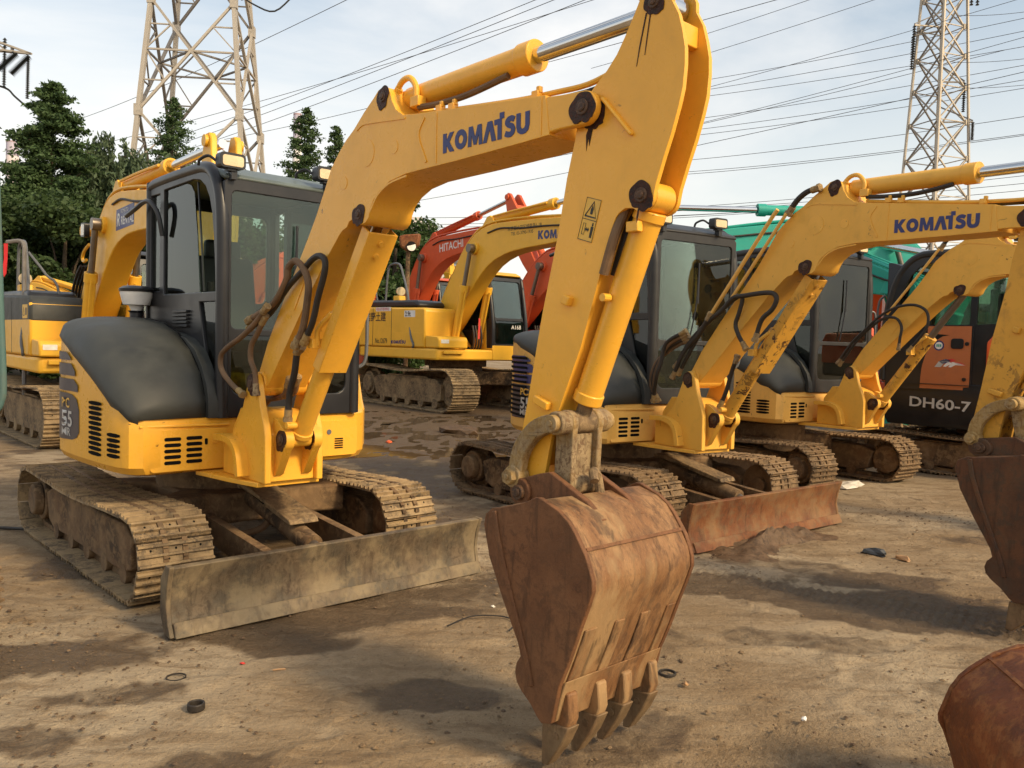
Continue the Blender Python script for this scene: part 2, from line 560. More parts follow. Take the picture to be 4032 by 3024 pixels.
def stroke(path, w):
    L, Rr = [], []
    for i, p in enumerate(path):
        a = path[max(0, i - 1)]; b = path[min(len(path) - 1, i + 1)]
        dx, dy = b[0] - a[0], b[1] - a[1]
        k = math.hypot(dx, dy) or 1
        L.append((p[0] - dy / k * w, p[1] + dx / k * w)); Rr.append((p[0] + dy / k * w, p[1] - dx / k * w))
    return L + Rr[::-1]


def logo_polys():
    out = []; x = 0.0
    def put_(ps, w):
        nonlocal x
        for p in ps: out.append([(a + x, b) for a, b in p])
        x += w + 0.07
    put_([[(0, 0), (.27, 0), (.27, .38), (.52, 0), (.86, 0), (.5, .52), (.84, 1), (.52, 1), (.27, .63), (.27, 1), (0, 1)]], .84)
    ring = []
    for i in range(16):
        a, b = 2 * math.pi * i / 16, 2 * math.pi * (i + 1) / 16
        ring.append([(.45 + .45 * math.cos(a), .5 + .51 * math.sin(a)), (.45 + .45 * math.cos(b), .5 + .51 * math.sin(b)),
                     (.45 + .18 * math.cos(b), .5 + .22 * math.sin(b)), (.45 + .18 * math.cos(a), .5 + .22 * math.sin(a))])
    put_(ring, .9)
    put_([[(0, 0), (.25, 0), (.27, .55), (.42, .05), (.62, .05), (.77, .55), (.79, 0), (1.04, 0), (.98, 1), (.70, 1), (.52, .42), (.34, 1), (.06, 1)]], 1.0)
    put_([[(0, 0), (.27, 0), (.47, .6), (.62, 0), (.92, 0), (.64, 1), (.33, 1)]], .72)
    put_([[(.22, 0), (.5, 0), (.5, .98), (.66, .98), (.66, 1.28), (.36, 1.28), (.36, 1.0), (0, 1.0), (0, .74), (.22, .74)]], .62)
    sp = [(p.x, p.y) for p in spline([(.64, .79, 0), (.45, .875, 0), (.24, .83, 0), (.16, .70, 0), (.28, .58, 0), (.48, .49, 0), (.57, .32, 0), (.47, .16, 0), (.27, .125, 0), (.04, .21, 0)], 3)]
    put_([stroke(sp, .135)], .70)
    put_([[(0, 1), (.27, 1), (.27, .38), (.33, .26), (.42, .24), (.51, .26), (.57, .38), (.57, 1), (.84, 1), (.84, .36), (.76, .12), (.6, .01), (.42, -.02), (.24, .01), (.08, .12), (0, .36)]], .84)
    w = x - 0.07
    return [[(a / w, b) for a, b in p] for p in out]
LOGO = logo_polys()
# ------------------------------------------------------------------ ground
def vnoise(x, y, seed=0):
    xi, yi = np.floor(x).astype(np.int64), np.floor(y).astype(np.int64)
    xf, yf = x - xi, y - yi
    def h(a, b):
        k = (a * 374761393 + b * 668265263 + seed * 1274126177) & 0xffffffff
        k = ((k ^ (k >> 13)) * 1274126177) & 0xffffffff
        return ((k ^ (k >> 16)) & 0xffff) / 65535.0
    u, v = xf * xf * (3 - 2 * xf), yf * yf * (3 - 2 * yf)
    return (h(xi, yi) * (1 - u) + h(xi + 1, yi) * u) * (1 - v) + (h(xi, yi + 1) * (1 - u) + h(xi + 1, yi + 1) * u) * v


def fbm(x, y, oct=4, seed=0):
    s, a, t = 0, 1.0, 0
    for i in range(oct):
        s = s + a * vnoise(x * 2 ** i, y * 2 ** i, seed + i); t += a; a *= 0.5
    return s / t


def axis(lo, c0, c1, hi, fine, grow):
    a = list(np.arange(c0, c1 + 1e-6, fine))
    s, x = fine, c1
    while x < hi:
        s *= grow; x += s; a.append(x)
    s, x, b = fine, c0, []
    while x > lo:
        s *= grow; x -= s; b.append(x)
    return np.array(b[::-1] + a)


DARK_PATCHES = [  # x, y, rx, ry, angle, strength : darker earth, wet in the mud lane and puddle area
    (-0.25, 3.42, 0.40, 0.15, 0.05, 0.75), (-2.1, 3.75, 0.55, 0.20, 0.1, 0.7), (-1.0, 2.80, 0.28, 0.12, 0.3, 0.6), (-1.75, 2.95, 0.22, 0.12, 0, 0.55),
    (-1.0, 4.25, 0.75, 0.22, 0.35, 0.7), (-0.95, 3.95, 0.32, 0.12, 0.2, 0.75), (-0.05, 4.9, 0.5, 0.35, 0, 0.45), (-2.7, 5.2, 0.35, 0.4, 0.4, 0.6),
    (0.95, 5.35, 0.75, 0.30, -0.35, 0.8), (1.7, 5.0, 0.75, 0.26, -0.35, 0.9), (2.5, 4.75, 0.9, 0.38, -0.2, 0.95), (3.2, 4.5, 0.9, 0.35, -0.2, 0.8),
    (1.9, 5.75, 0.55, 0.22, -0.4, 0.45), (2.35, 5.4, 0.45, 0.2, 0, 0.85), (0.35, 3.05, 0.45, 0.22, 0.5, 0.45),
    (-1.2, 8.6, 1.6, 0.7, 0.1, 0.55), (-1.2, 15.2, 6.5, 5.2, 0.0, 1.4), (-5.5, 14, 3.5, 2.2, 0, 0.6), (-0.2, 7.0, 0.8, 0.7, 0, 0.5),
    (-2.6, 3.55, .5, .16, .1, .7), (.9, 2.75, .55, .2, .5, .55), (.55, 4.35, .4, .15, -.3, .5), (-1.6, 3.35, .3, .1, .2, .5), (1.6, 4.2, .5, .14, -.2, .45), (-.5, 4.75, .8, .2, .6, .55), (2.2, 3.6, .5, .15, -.2, .4), (-4.4, 8.0, 1.2, 0.5, 0.2, 0.4), (4.2, 6.6, 0.7, 0.25, -0.2, 0.45), (-1.5, 5.5, 1.0, 0.7, -0.8, 0.5), (0.7, 8.6, 1.2, 1.0, 0, 0.5)]


def build_ground():
    X = axis(-900, -3.4, 4.2, 900, 0.022, 1.075)
    Y = axis(-120, 2.3, 6.6, 1500, 0.020, 1.032)
    gx, gy = np.meshgrid(X, Y)
    near = np.clip(1.2 - np.hypot(gx, gy - 4) / 40.0, 0, 1)
    z = (fbm(gx * 0.9, gy * 0.9, 4, 3) - 0.5) * 0.030 + (fbm(gx * 5, gy * 5, 3, 9) - 0.5) * 0.016
    ridged = 1 - np.abs(fbm(gx * 2.3, gy * 3.6, 4, 21) * 2 - 1)
    z += np.clip(ridged - 0.82, 0, 1) * 0.07
    wet = np.zeros_like(gx)
    wob = (fbm(gx * 3.1, gy * 3.1, 4, 5) - 0.5) * 1.1 + (fbm(gx * 11, gy * 11, 3, 8) - 0.5) * 0.5
    for sx, sy, rx, ry, an, st in DARK_PATCHES:
        c, s = math.cos(an), math.sin(an)
        u = ((gx - sx) * c + (gy - sy) * s) / rx
        v = (-(gx - sx) * s + (gy - sy) * c) / ry
        d = np.sqrt(u * u + v * v) + wob
        wet = np.maximum(wet, st * np.clip((1.25 - d) / 0.5, 0, 1))
    # ruts pressed into the dark lane by the tracks
    lane = np.clip((wet - 0.5) * 2, 0, 1) * ((gx > 0.3) & (gy < 6.2))
    t = (gx * 0.30 + gy * 0.954)
    z += lane * (np.sin(t * 58 + fbm(gx, gy * 2, 3, 4) * 7) * 0.006 + (fbm(gx * 4, gy * 14, 3, 17) - 0.5) * 0.03)
    for (x0, y0, x1, y1, w_, per, am) in ((.25, 2.45, 1.35, 3.25, .40, .050, .010), (.75, 2.2, 1.9, 3.0, .40, .050, .007), (-2.6, 4.3, -1.5, 3.1, .40, .055, .006), (.4, 6.2, 2.9, 4.4, .42, .055, .008), (-.3, 5.2, .1, 7.2, .4, .055, .006)):
        dx, dy = x1 - x0, y1 - y0; L_ = math.hypot(dx, dy); dx, dy = dx / L_, dy / L_
        al = (gx - x0) * dx + (gy - y0) * dy; ac = -(gx - x0) * dy + (gy - y0) * dx
        mk = np.clip((w_ / 2 - np.abs(ac)) / .05, 0, 1) * np.clip((al + .1) / .2, 0, 1) * np.clip((L_ + .1 - al) / .2, 0, 1) * np.clip((fbm(gx * 2.2, gy * 2.2, 3, 61) - .36) * 6, 0, 1)
        z += mk * (am * np.sin(al / per * 2 * math.pi + (fbm(gx * 3, gy * 3, 2, 5) - .5) * 2) - am * .8)
    z = (z - 0.004) * near - 0.012
    dry = np.clip((fbm(gx * 0.55 + 3, gy * 0.55, 4, 31) - 0.46) * 5, 0, 1)
    n, m = gx.shape
    vs = np.stack([gx.ravel(), gy.ravel(), z.ravel()], 1)
    idx = np.arange(n * m).reshape(n, m)
    fs = np.stack([idx[:-1, :-1].ravel(), idx[:-1, 1:].ravel(), idx[1:, 1:].ravel(), idx[1:, :-1].ravel()], 1)
    me = bpy.data.meshes.new('ground')
    me.vertices.add(len(vs)); me.vertices.foreach_set('co', vs.astype(np.float32).ravel())
    me.loops.add(fs.size); me.loops.foreach_set('vertex_index', fs.astype(np.int32).ravel())
    me.polygons.add(len(fs)); me.polygons.foreach_set('loop_start', np.arange(0, fs.size, 4, dtype=np.int32))
    me.polygons.foreach_set('use_smooth', np.ones(len(fs), dtype=bool))
    me.update(); me.validate()
    for nm, arr in (('damp', wet), ('dry', dry)):
        at = me.attributes.new(nm, 'FLOAT', 'POINT'); at.data.foreach_set('value', arr.ravel().astype(np.float32))
    t = NT('yard_earth')
    tc = t.node('ShaderNodeTexCoord'); v = tc.outputs['Object']
    at = t.node('ShaderNodeAttribute'); at.attribute_name = 'damp'
    ad = t.node('ShaderNodeAttribute'); ad.attribute_name = 'dry'
    mp = t.node('ShaderNodeMapping'); mp.inputs['Rotation'].default_value = (0, 0, rad(24)); mp.inputs['Scale'].default_value = (1.0, 4.2, 1.0)
    t.l.new(v, mp.inputs['Vector'])
    n1 = t.noise(v, 0.8, 4, 0.6, 0.3); n2 = t.noise(v, 5.5, 6, 0.66, 0.4); n3 = t.noise(v, 38, 4, 0.7); n4 = t.noise(v, 170, 2, 0.7)
    n5 = t.noise(mp.outputs[0], 1.6, 6, 0.66, 0.5)
    c = t.mix(t.ramp(n1, 0.38, 0.62), (0.235, 0.162, 0.090), (0.300, 0.222, 0.134))
    c = t.mix(t.math('MULTIPLY', ad.outputs['Fac'], 0.62), c, (0.385, 0.31, 0.21))
    c = t.mix(t.ramp(n5, 0.50, 0.62, 0, 0.62), c, (0.165, 0.108, 0.058))
    c = t.mix(t.ramp(n5, 0.42, 0.34, 0, 0.35), c, (0.42, 0.33, 0.215))
    c = t.mix(t.ramp(n2, 0.52, 0.66, 0, 0.5), c, (0.155, 0.102, 0.055))
    c = t.mix(t.ramp(n3, 0.55, 0.68, 0, 0.5), c, (0.12, 0.08, 0.045))
    c = t.mix(t.ramp(n3, 0.42, 0.32, 0, 0.35), c, (0.36, 0.28, 0.18))
    c = t.mix(t.ramp(n4, 0.60, 0.72, 0, 0.35), c, (0.40, 0.33, 0.24))
    c = t.mix(t.ramp(n4, 0.40, 0.30, 0, 0.25), c, (0.08, 0.055, 0.033))
    dm = t.ramp(t.math('ADD', at.outputs['Fac'], t.math('MULTIPLY', t.math('SUBTRACT', n2, 0.5), 0.9)), 0.22, 0.55)
    dark = t.mix(t.ramp(n3, 0.4, 0.7), (0.070, 0.046, 0.026), (0.115, 0.075, 0.042))
    c = t.mix(t.math('MULTIPLY', dm, 0.85), c, dark)
    t.set('Base Color', c)
    t.set('Roughness', t.ramp(t.math('ADD', dm, t.math('MULTIPLY', n2, -0.5)), 0.0, 0.9, 0.95, 0.50))
    t.set('Specular IOR Level', 0.25)
    t.bump(t.math('ADD', t.math('ADD', t.math('MULTIPLY', n2, 0.8), t.math('MULTIPLY', n5, 0.6)), t.math('ADD', t.math('MULTIPLY', n3, 0.40), t.math('MULTIPLY', n4, 0.14))), 0.85, 0.035)
    me.materials.append(t.m)
    o = bpy.data.objects.new('ground', me); COL.objects.link(o)
    o['kind'] = 'structure'
build_ground()


# ------------------------------------------------------------------ crawler undercarriage
def shoe_mesh(name, pitch, width, thick, grouser, mat):
    mb = MB()
    mb.box((0, 0, thick / 2), (pitch * 0.985, width, thick))
    for k, hgt in ((-0.40, 1.0), (-0.02, 0.85), (0.36, 0.85)):
        x = k * pitch; w0, w1 = pitch * 0.075, pitch * 0.045
        mb.prism([(x - w0, thick - .002), (x + w0, thick - .002), (x + w1, thick + grouser * hgt), (x - w1, thick + grouser * hgt)], -width / 2 + .001, width / 2 - .001)
    nf = len(mb.f)
    for (hx, hy) in ((.18, -.33), (.18, .33), (-.20, -.10), (-.20, .10), (.18, 0)):  # bolt holes as black patches, their inner shade painted on the plate
        c = (hx * pitch, hy * width); rr = pitch * .055
        q = [(c[0] + rr * math.cos(a), c[1] + rr * .9 * math.sin(a), thick + .0012) for a in [k * math.pi / 3 for k in range(6)]]
        mb.add(q, [(0, 1, 2, 3, 4, 5)])
    me = mb.mesh(name, None, 0)
    me.materials.append(M[mat]); me.materials.append(M['black'])
    for p_ in me.polygons:
        if len(p_.vertices) == 6: p_.material_index = 1
    return me


def oval(a, b, r, sag=0.0, n=200):
    """points, tangents, normals at equal steps round a track from the rear bottom going forward"""
    pts = []
    L = b + a
    for i in range(60): pts.append((-a + L * i / 60, 0.0))
    for i in range(40):
        t = -math.pi / 2 + math.pi * i / 40
        pts.append((b + r * math.cos(t), r + r * math.sin(t)))
    for i in range(60):
        s = i / 60
        pts.append((b - L * s, 2 * r - sag * math.sin(math.pi * s) ** 2))
    for i in range(40):
        t = math.pi / 2 + math.pi * i / 40
        pts.append((-a + r * math.cos(t), r + r * math.sin(t)))
    P = np.array(pts + [pts[0]])
    d = np.r_[0, np.cumsum(np.hypot(*np.diff(P, axis=0).T))]
    return P, d


def crawler(t, y0, a, b, r, width, pitch, shoe, mat_frame, frame_h, drums=True, z0=0.0, sag=0.03, thick=0.03, phase=0.3):
    """one crawler: frame as the part, shoes, sprocket, idler and rollers under it"""
    P, d = oval(a, b, r - thick, sag)
    n = max(8, round(d[-1] / pitch))
    s = 1 if y0 > 0 else -1
    fw = width * 0.25
    hh = r
    mb = MB()
    mb.prism([(-a * 0.80, hh * .52), (-a * 0.86, hh * 1.30), (-a * 0.72, hh * 1.50), (b * 0.70, hh * 1.50), (b * 0.84, hh * 1.22), (b * 0.84, hh * .52), (b * .7, hh * .36), (-a * .7, hh * .36)], y0 - fw, y0 + fw)
    mb.prism([(-a * .55, hh * 1.50), (b * .5, hh * 1.50), (b * .44, hh * 1.58), (-a * .5, hh * 1.58)], y0 - fw * .8, y0 + fw * .8)
    tr = put('crawler_track', mb, mat_frame, t, bevel=0.012)
    for i in range(n):
        q = (i + phase) / n * d[-1]
        k = min(np.searchsorted(d, q, side='right') - 1, len(P) - 2)
        f = (q - d[k]) / max(1e-9, d[k + 1] - d[k])
        p = P[k] * (1 - f) + P[k + 1] * f
        e = 0.04
        q2 = (q + e) % d[-1]; k2 = min(np.searchsorted(d, q2, side='right') - 1, len(P) - 2)
        f2 = (q2 - d[k2]) / max(1e-9, d[k2 + 1] - d[k2]); p2 = P[k2] * (1 - f2) + P[k2 + 1] * f2
        q3 = (q - e) % d[-1]; k3 = min(np.searchsorted(d, q3, side='right') - 1, len(P) - 2)
        f3 = (q3 - d[k3]) / max(1e-9, d[k3 + 1] - d[k3]); p3 = P[k3] * (1 - f3) + P[k3 + 1] * f3
        tx = Vector((p2[0] - p3[0], 0, p2[1] - p3[1])).normalized()
        nz = Vector((tx.z, 0, -tx.x))
        m = Matrix((tx, nz.cross(tx), nz)).transposed().to_4x4()
        m.translation = (p[0] + rnd.uniform(-.002, .002), y0 + rnd.uniform(-.004, .004), p[1] + thick + z0)
        o = put('track_shoe', shoe, None, tr)
        o.matrix_local = m
    # links behind the shoes
    mb = MB()
    for off in (-0.13, 0.13):
        for k in range(0, len(P) - 1, 3):
            k2 = min(k + 3, len(P) - 1)
            mb.bar((P[k][0], y0 + off * width, thick + P[k][1] * .985 + .012), (P[k2][0], y0 + off * width, thick + P[k2][1] * .985 + .012), width * .07, 0.05)
    c = put('track_chain', mb, mat_frame, tr); c['kind'] = 'stuff'
    if drums:
        mb = MB(); rr = r * 0.62
        mb.cyl((-a, y0 - fw, r), (-a, y0 + fw, r), rr, n=24)
        mb.cyl((-a, y0 + s * fw, r), (-a, y0 + s * (fw + .06), r), rr * .8, rr * .7, 24)
        put('drive_motor', mb, mat_frame, tr, bevel=.01)
        mb = MB()
        for k in range(22):
            t0 = 2 * math.pi * k / 22
            mb.box((-a + math.cos(t0) * r * .78, y0, r + math.sin(t0) * r * .78), (.04, .04, .04), Matrix.Rotation(-t0, 3, 'Y'))
        mb.cyl((-a, y0 - .02, r), (-a, y0 + .02, r), r * .76, n=28)
        put('drive_sprocket', mb, mat_frame, tr)
        mb = MB(); mb.cyl((b, y0 - fw * .5, r), (b, y0 + fw * .5, r), r * .78, n=28)
        mb.cyl((b, y0 - fw * .9, r), (b, y0 + fw * .9, r), r * .3, n=18)
        put('idler_wheel', mb, mat_frame, tr, bevel=.008)
        for k in range(5):
            x = -a * .62 + (a + b) * .66 * k / 4
            mb = MB(); mb.cyl((x, y0 - fw * 1.02, hh * .33), (x, y0 + fw * 1.02, hh * .33), hh * .24, n=14)
            put('track_roller', mb, mat_frame, tr)
        mb = MB(); mb.cyl((-.05, y0 - fw, 2 * r - .1), (-.05, y0 + fw, 2 * r - .1), .045, n=12)
        put('carrier_roller', mb, mat_frame, tr)
    return tr


SHOE_MINI = shoe_mesh('track_shoe_small', 0.135, 0.405, 0.012, 0.020, 'shoe')
SHOE_MINI_D = shoe_mesh('track_shoe_small_brown', 0.135, 0.405, 0.012, 0.020, 'shoe_dark')
SHOE_BIG = shoe_mesh('track_shoe_large', 0.19, 0.68, 0.016, 0.026, 'shoe')


def blade(t, mat, bx=1.70, bt=0.345, w=0.98):
    prof = [(bx, bt), (bx - .035, bt * .72), (bx - .045, bt * .45), (bx - .025, bt * .18), (bx + .012, .012),
            (bx - .022, .010), (bx - .062, bt * .18), (bx - .085, bt * .45), (bx - .075, bt * .72), (bx - .045, bt + .004)]
    mb = MB(); mb.prism(prof, -w + .006, w - .006)
    b = put('dozer_blade', mb, mat, t, bevel=.006)
    mb = MB(); mb.prism([(bx + .022, .016), (bx + .030, .004), (bx - .03, .002), (bx - .034, .05), (bx - .01, .075), (bx + .004, .06)], -w + .01, w - .01)
    put('cutting_edge', mb, mat, b, bevel=.004)
    for s in (-1, 1):
        mb = MB(); mb.prism([(bx + .004, bt + .006), (bx - .03, bt * .7), (bx - .04, bt * .45), (bx - .02, bt * .2), (bx + .016, .008), (bx - .06, .008), (bx - .115, bt * .3), (bx - .115, bt * .8), (bx - .05, bt + .008)], s * w - .014, s * w + .010)
        put('side_plate', mb, mat, b, bevel=.004)
        y = s * 0.30 - 0.05
        mb = MB(); mb.prism([(.55, .22), (.55, .36), (bx - .10, .27), (bx - .075, .20), (bx - .075, .08), (bx - .12, .08)], y - .028, y + .028)
        put('push_arm', mb, 'under', b, bevel=.005)
    mb = MB(); y = -.05
    mb.cyl((.62, y, .43), (bx - .30, y, .265), .062, n=18)
    put('blade_cylinder', mb, 'under', b)
    mb = MB(); d = Vector((bx - .22 - .60, 0, .315 - .50)).normalized()
    mb.prism([(.58, .515), (.66, .54), (bx - .42, .405), (bx - .40, .375), (bx - .44, .375), (.66, .50), (.60, .49)], y - .095, y + .095)
    put('cylinder_guard', mb, 'steel_mud', b, bevel=.006)
    mb = MB(); mb.cyl((bx - .32, y, .27), (bx - .12, y, .20), .035, n=14)
    mb.prism(circ((bx - .12, .20), .055, 12), y - .05, y + .05)
    for s in (-1, 1):
        mb.prism([(bx - .17, .22), (bx - .09, .27), (bx - .07, .10), (bx - .12, .10)], y + s * .085 - .012, y + s * .085 + .012)
    put('cylinder_rod', mb, 'old_rod', b)
    return b


FOOT = (1.335, 1.21)
Y0 = -.235
ARMP = (3.708, 2.294)
BKP = (3.463, .920)


def rot_about(p, deg):
    """rotation in the boom plane (x forward, z up), counter-clockwise when seen from the right side"""
    return Matrix.Translation((p[0], 0, p[1])) @ Matrix.Rotation(-rad(deg), 4, 'Y') @ Matrix.Translation((-p[0], 0, -p[1]))


def pin_cap(name, x, z, y0, y1, r, parent, xf, mat='pin_steel'):
    mb = MB(); mb.cyl((x, y0, z), (x, y1, z), r * .88, n=24)
    s = 1 if y1 > y0 else -1
    mb.cyl((x, y1, z), (x, y1 + s * .005, z), r * .55, r * .45, n=10)
    return put(name, mb, mat, parent, xf, bevel=.003)


def grease_spot(x, z, y, r, parent, xf, seed=0):
    g = random.Random(seed)
    ph = [g.uniform(0, 6.28) for _ in range(4)]
    poly = []
    for k in range(44):
        t = k * 2 * math.pi / 44
        w = 1.02 + .11 * math.sin(2 * t + ph[0]) + .07 * math.sin(3 * t + ph[1]) + .03 * math.sin(6 * t + ph[2])
        if math.sin(t) < -.6: w += .16 * abs(math.sin(4 * t + ph[1]))
        poly.append((x + r * w * math.cos(t), z + r * w * math.sin(t)))
    mb = MB(); mb.prism(poly, y - .0025, y + .001)
    return put('grease_smear', mb, 'grease', parent, xf)


BOOM_OUT = [(1.311, 1.275), (1.406, 1.439), (1.603, 1.70), (1.746, 1.874), (1.841, 1.995), (1.91, 2.087), (1.992, 2.214), (2.05, 2.309), (2.122, 2.376), (2.178, 2.421), (2.248, 2.462),
            (2.328, 2.523), (2.407, 2.574), (2.445, 2.602), (2.483, 2.612), (2.521, 2.601), (2.541, 2.576), (2.555, 2.538), (2.587, 2.493), (2.643, 2.459), (2.755, 2.444), (2.89, 2.431), (3.098, 2.412), (3.289, 2.393), (3.465, 2.377), (3.525, 2.371),
            (3.55, 2.226), (3.386, 2.219), (3.203, 2.213), (3.005, 2.207), (2.787, 2.203), (2.671, 2.200), (2.549, 2.182), (2.474, 2.151), (2.423, 2.113), (2.398, 2.072), (2.386, 2.036), (2.36, 2.016), (2.326, 2.008), (2.291, 2.014), (2.269, 2.031), (2.248, 2.041), (2.22, 2.032), (2.2, 2.007), (2.164, 1.996), (2.135, 1.977), (2.077, 1.923), (2.009, 1.86), (1.783, 1.617), (1.46, 1.255), (1.40, 1.19), (1.31, 1.19)]


def mini_front(t, UP, opt):
    """swing bracket, boom, arm, bucket and their cylinders"""
    yel, arm_m = opt['yellow'], opt.get('arm', opt['yellow'])
    h = .12
    # ---- swing bracket
    side = [(.98, .672), (.98, .885), (1.09, .905), (1.17, .985), (1.22, 1.06), (1.275, 1.185), (1.29, 1.24), (1.33, 1.272), (1.375, 1.266), (1.408, 1.22), (1.44, 1.1), (1.49, .99), (1.507, .93), (1.507, .672)]
    mb = MB()
    mb.prism(side, Y0 - .178, Y0 - .138); mb.prism(side, Y0 + .138, Y0 + .178)
    mb.prism([(1.02, .674), (1.02, .93), (1.12, 1.06), (1.30, 1.06), (1.40, 1.02), (1.475, .94), (1.475, .674)], Y0 - .14, Y0 + .14)
    br = put('swing_bracket', mb, yel, t, UP, bevel=.006)
    mb = MB(); mb.prism([(.84, -.52), (1.19, -.475), (1.445, -.425), (1.445, -.045), (1.2, .02), (.84, .06)], .645, .672, 'z')
    put('base_plate', mb, yel, br, UP, bevel=.004)
    mb = MB()
    band = [(p.x, p.z) for p in spline([(.985, 0, .885), (1.13, 0, .889), (1.225, 0, .86), (1.275, 0, .80), (1.30, 0, .692)], 3)]
    mb.prism(stroke(band, .018), Y0 - .245, Y0 - .175)
    put('bracket_rib', mb, yel, br, UP, bevel=.004)
    for s in (-1, 1):
        mb = MB(); y = Y0 + s * .085
        mb.prism([(1.46, .70), (1.46, 1.03), (1.50, 1.02)] + circ((1.556, .915), .062, 10, rad(70), rad(-60), True) + [(1.50, .72)], y - .024, y + .024)
        put('cylinder_lug', mb, yel, br, UP, bevel=.004)
        grease_spot(1.556, .915, y - .025, .055, br, UP, 31)
        pin_cap('pin', 1.556, .915, y - s * .02, y + s * .034, .036, br, UP)
    for s in (-1, 1):
        pin_cap('pin', FOOT[0], FOOT[1], Y0 + s * .13, Y0 + s * .186, .043, br, UP)
    grease_spot(FOOT[0], FOOT[1], Y0 - .179, .052, br, UP, 5)
    # ---- boom
    BM = UP @ rot_about(FOOT, opt.get('boom_a', 0))
    mb = MB(); mb.prism(BOOM_OUT, Y0 - h, Y0 + h)
    bo = put('boom', mb, yel, t, BM, bevel=.007)
    mb = MB()        # forked end narrowing to the arm pin
    for s in (-1, 1):
        y1, y2 = Y0 + s * h * .98, Y0 + s * h * .70
        mb.prism([(3.50, 2.368), (3.60, 2.358), (3.70, 2.352)] + circ(ARMP, .058, 8, rad(85), rad(-85), True) + [(3.60, 2.238), (3.50, 2.232)], min(y1, y2), max(y1, y2))
    put('boom_fork', mb, yel, bo, BM, bevel=.008)
    mb = MB()        # raised edge and stiffening ribs on the near side
    y = Y0 - h
    for path, w in (([(2.276, 2.452), (2.316, 2.468), (2.384, 2.468), (2.662, 2.442)], .004), ([(2.80, 2.42), (2.76, 2.35), (2.82, 2.23)], .006), ([(2.68, 2.19), (2.55, 2.172), (2.46, 2.13), (2.40, 2.06)], .004), ([(1.70, 1.62), (1.80, 1.76)], .006)):
        q = [(p.x, p.z) for p in spline([(a, 0, b) for a, b in path], 4)]
        mb = MB(); mb.prism(stroke(q, w), y - .004, y + .002); put('boom_rib', mb, yel, bo, BM)
    for c, r in (((2.362, 2.333), .062), ((2.581, 2.329), .030), ((2.168, 2.22), .030)):
        mb = MB(); mb.prism(circ(c, r, 24), y - .002, y + .001); put('boom_plug', mb, yel, bo, BM)
    mb = MB(); mb.cyl((1.335, Y0 - .132, 1.21), (1.335, Y0 + .132, 1.21), .068, n=24)
    put('boom_foot', mb, yel, bo, BM, bevel=.004)
    for (x, z, r, sd) in ((2.303, 2.058, .036, 1), (2.485, 2.566, .034, 2), (ARMP[0], ARMP[1], .040, 3)):
        grease_spot(x, z, Y0 - h - .001, r * 1.35, bo, BM, sd)
        for s in (-1, 1):
            pin_cap('pin', x, z, Y0 + s * (h - .02), Y0 + s * (h + .007), r * .8, bo, BM)
    for x, z0, z1 in ((2.885, 2.215, 2.425), (3.505, 2.232, 2.368)):
        mb = MB(); mb.prism([(x, z0), (x + .005, z0), (x + .003, z1), (x - .002, z1)], Y0 - h - .0025, Y0 - h + .001); put('weld_seam', mb, yel, bo, BM)
    lg = opt.get('logo')
    if lg:
        put('brand_lettering', flat(LOGO, (2.935, Y0 - h - .0005, 2.248), (.513, 0, .004), (-.002, 0, .079)), lg, bo, BM)
    mb = MB()
    for x, z in ((2.845, 2.445), (3.43, 2.388), (2.93, 2.437)):
        mb = MB(); mb.box((x, Y0 - .07, z + .012), (.035, .03, .03)); mb.box((x + .012, Y0 - .07, z + .03), (.018, .02, .024))
        put('hose_clamp', mb, yel, bo, BM, bevel=.003)
    # pipes along the top of the boom
    for k, yy in enumerate((-.05, .02, .07)):
        mb = MB(); mb.tube([(2.68, Y0 + yy, 2.47), (2.9, Y0 + yy, 2.447), (3.3, Y0 + yy, 2.41), (3.5, Y0 + yy, 2.40), (3.66, Y0 + yy * .8, 2.40), (3.80, Y0 + yy * .6, 2.43)], .011, 8, 4)
        put('hydraulic_hose', mb, 'rubber' if k else yel, bo, BM)
    # ---- boom cylinder with its guard
    p0, p1 = Vector((1.556, Y0, .915)), BM @ Vector((2.303, Y0, 2.058))
    p1 = UP.inverted() @ p1
    d = (p1 - p0).normalized(); n = Vector((d.z, 0, -d.x))
    mb = MB(); mb.cyl(p0 + d * .03, p0 + d * .80, .052, n=24); mb.cyl(p0 + d * .03, p0 + d * .06, .060, n=24); mb.cyl(p0 + d * .77, p0 + d * .82, .060, n=24)
    mb.cyl(p0 + Vector((0, -.055, 0)), p0 + Vector((0, .055, 0)), .042, n=18)
    bc = put('boom_cylinder', mb, opt.get('guard', yel), t, UP, bevel=.003)
    mb = MB(); mb.cyl(p0 + d * .80, p1, .030, n=18); mb.cyl(p1 + Vector((0, -.06, 0)), p1 + Vector((0, .06, 0)), .048, n=18)
    put('cylinder_rod', mb, 'chrome' if opt['fresh'] else 'old_rod', bc, UP)
    if opt.get('has_guard', True):
        mb = MB()
        m3 = Matrix((d, Vector((0, 1, 0)), n)).transposed()
        L0, L1 = .50, (p1 - p0).length - .05
        cm = p0 + d * ((L0 + L1) / 2)
        mb.box(cm + n * .068, (L1 - L0, .165, .012), m3)
        for s in (-1, 1):
            mb.box(cm + n * .035 + Vector((0, s * .078, 0)), (L1 - L0, .010, .062), m3)
        put('cylinder_guard', mb, opt.get('guard', yel), bc, UP, bevel=.003)
        for k in (.10, .17):
            mb = MB(); q = p1 - d * k + n * .074
            mb.cyl(q, q + n * .014, .016, .012, 12)
            put('bolt', mb, opt.get('guard', yel), bc, UP)
    mb = MB(); mb.cyl(p0 + d * .10 + Vector((0, -.05, 0)), p0 + d * .10 + Vector((0, -.11, 0)), .02, n=12)
    put('hose_fitting', mb, yel, bc, UP, bevel=.003)
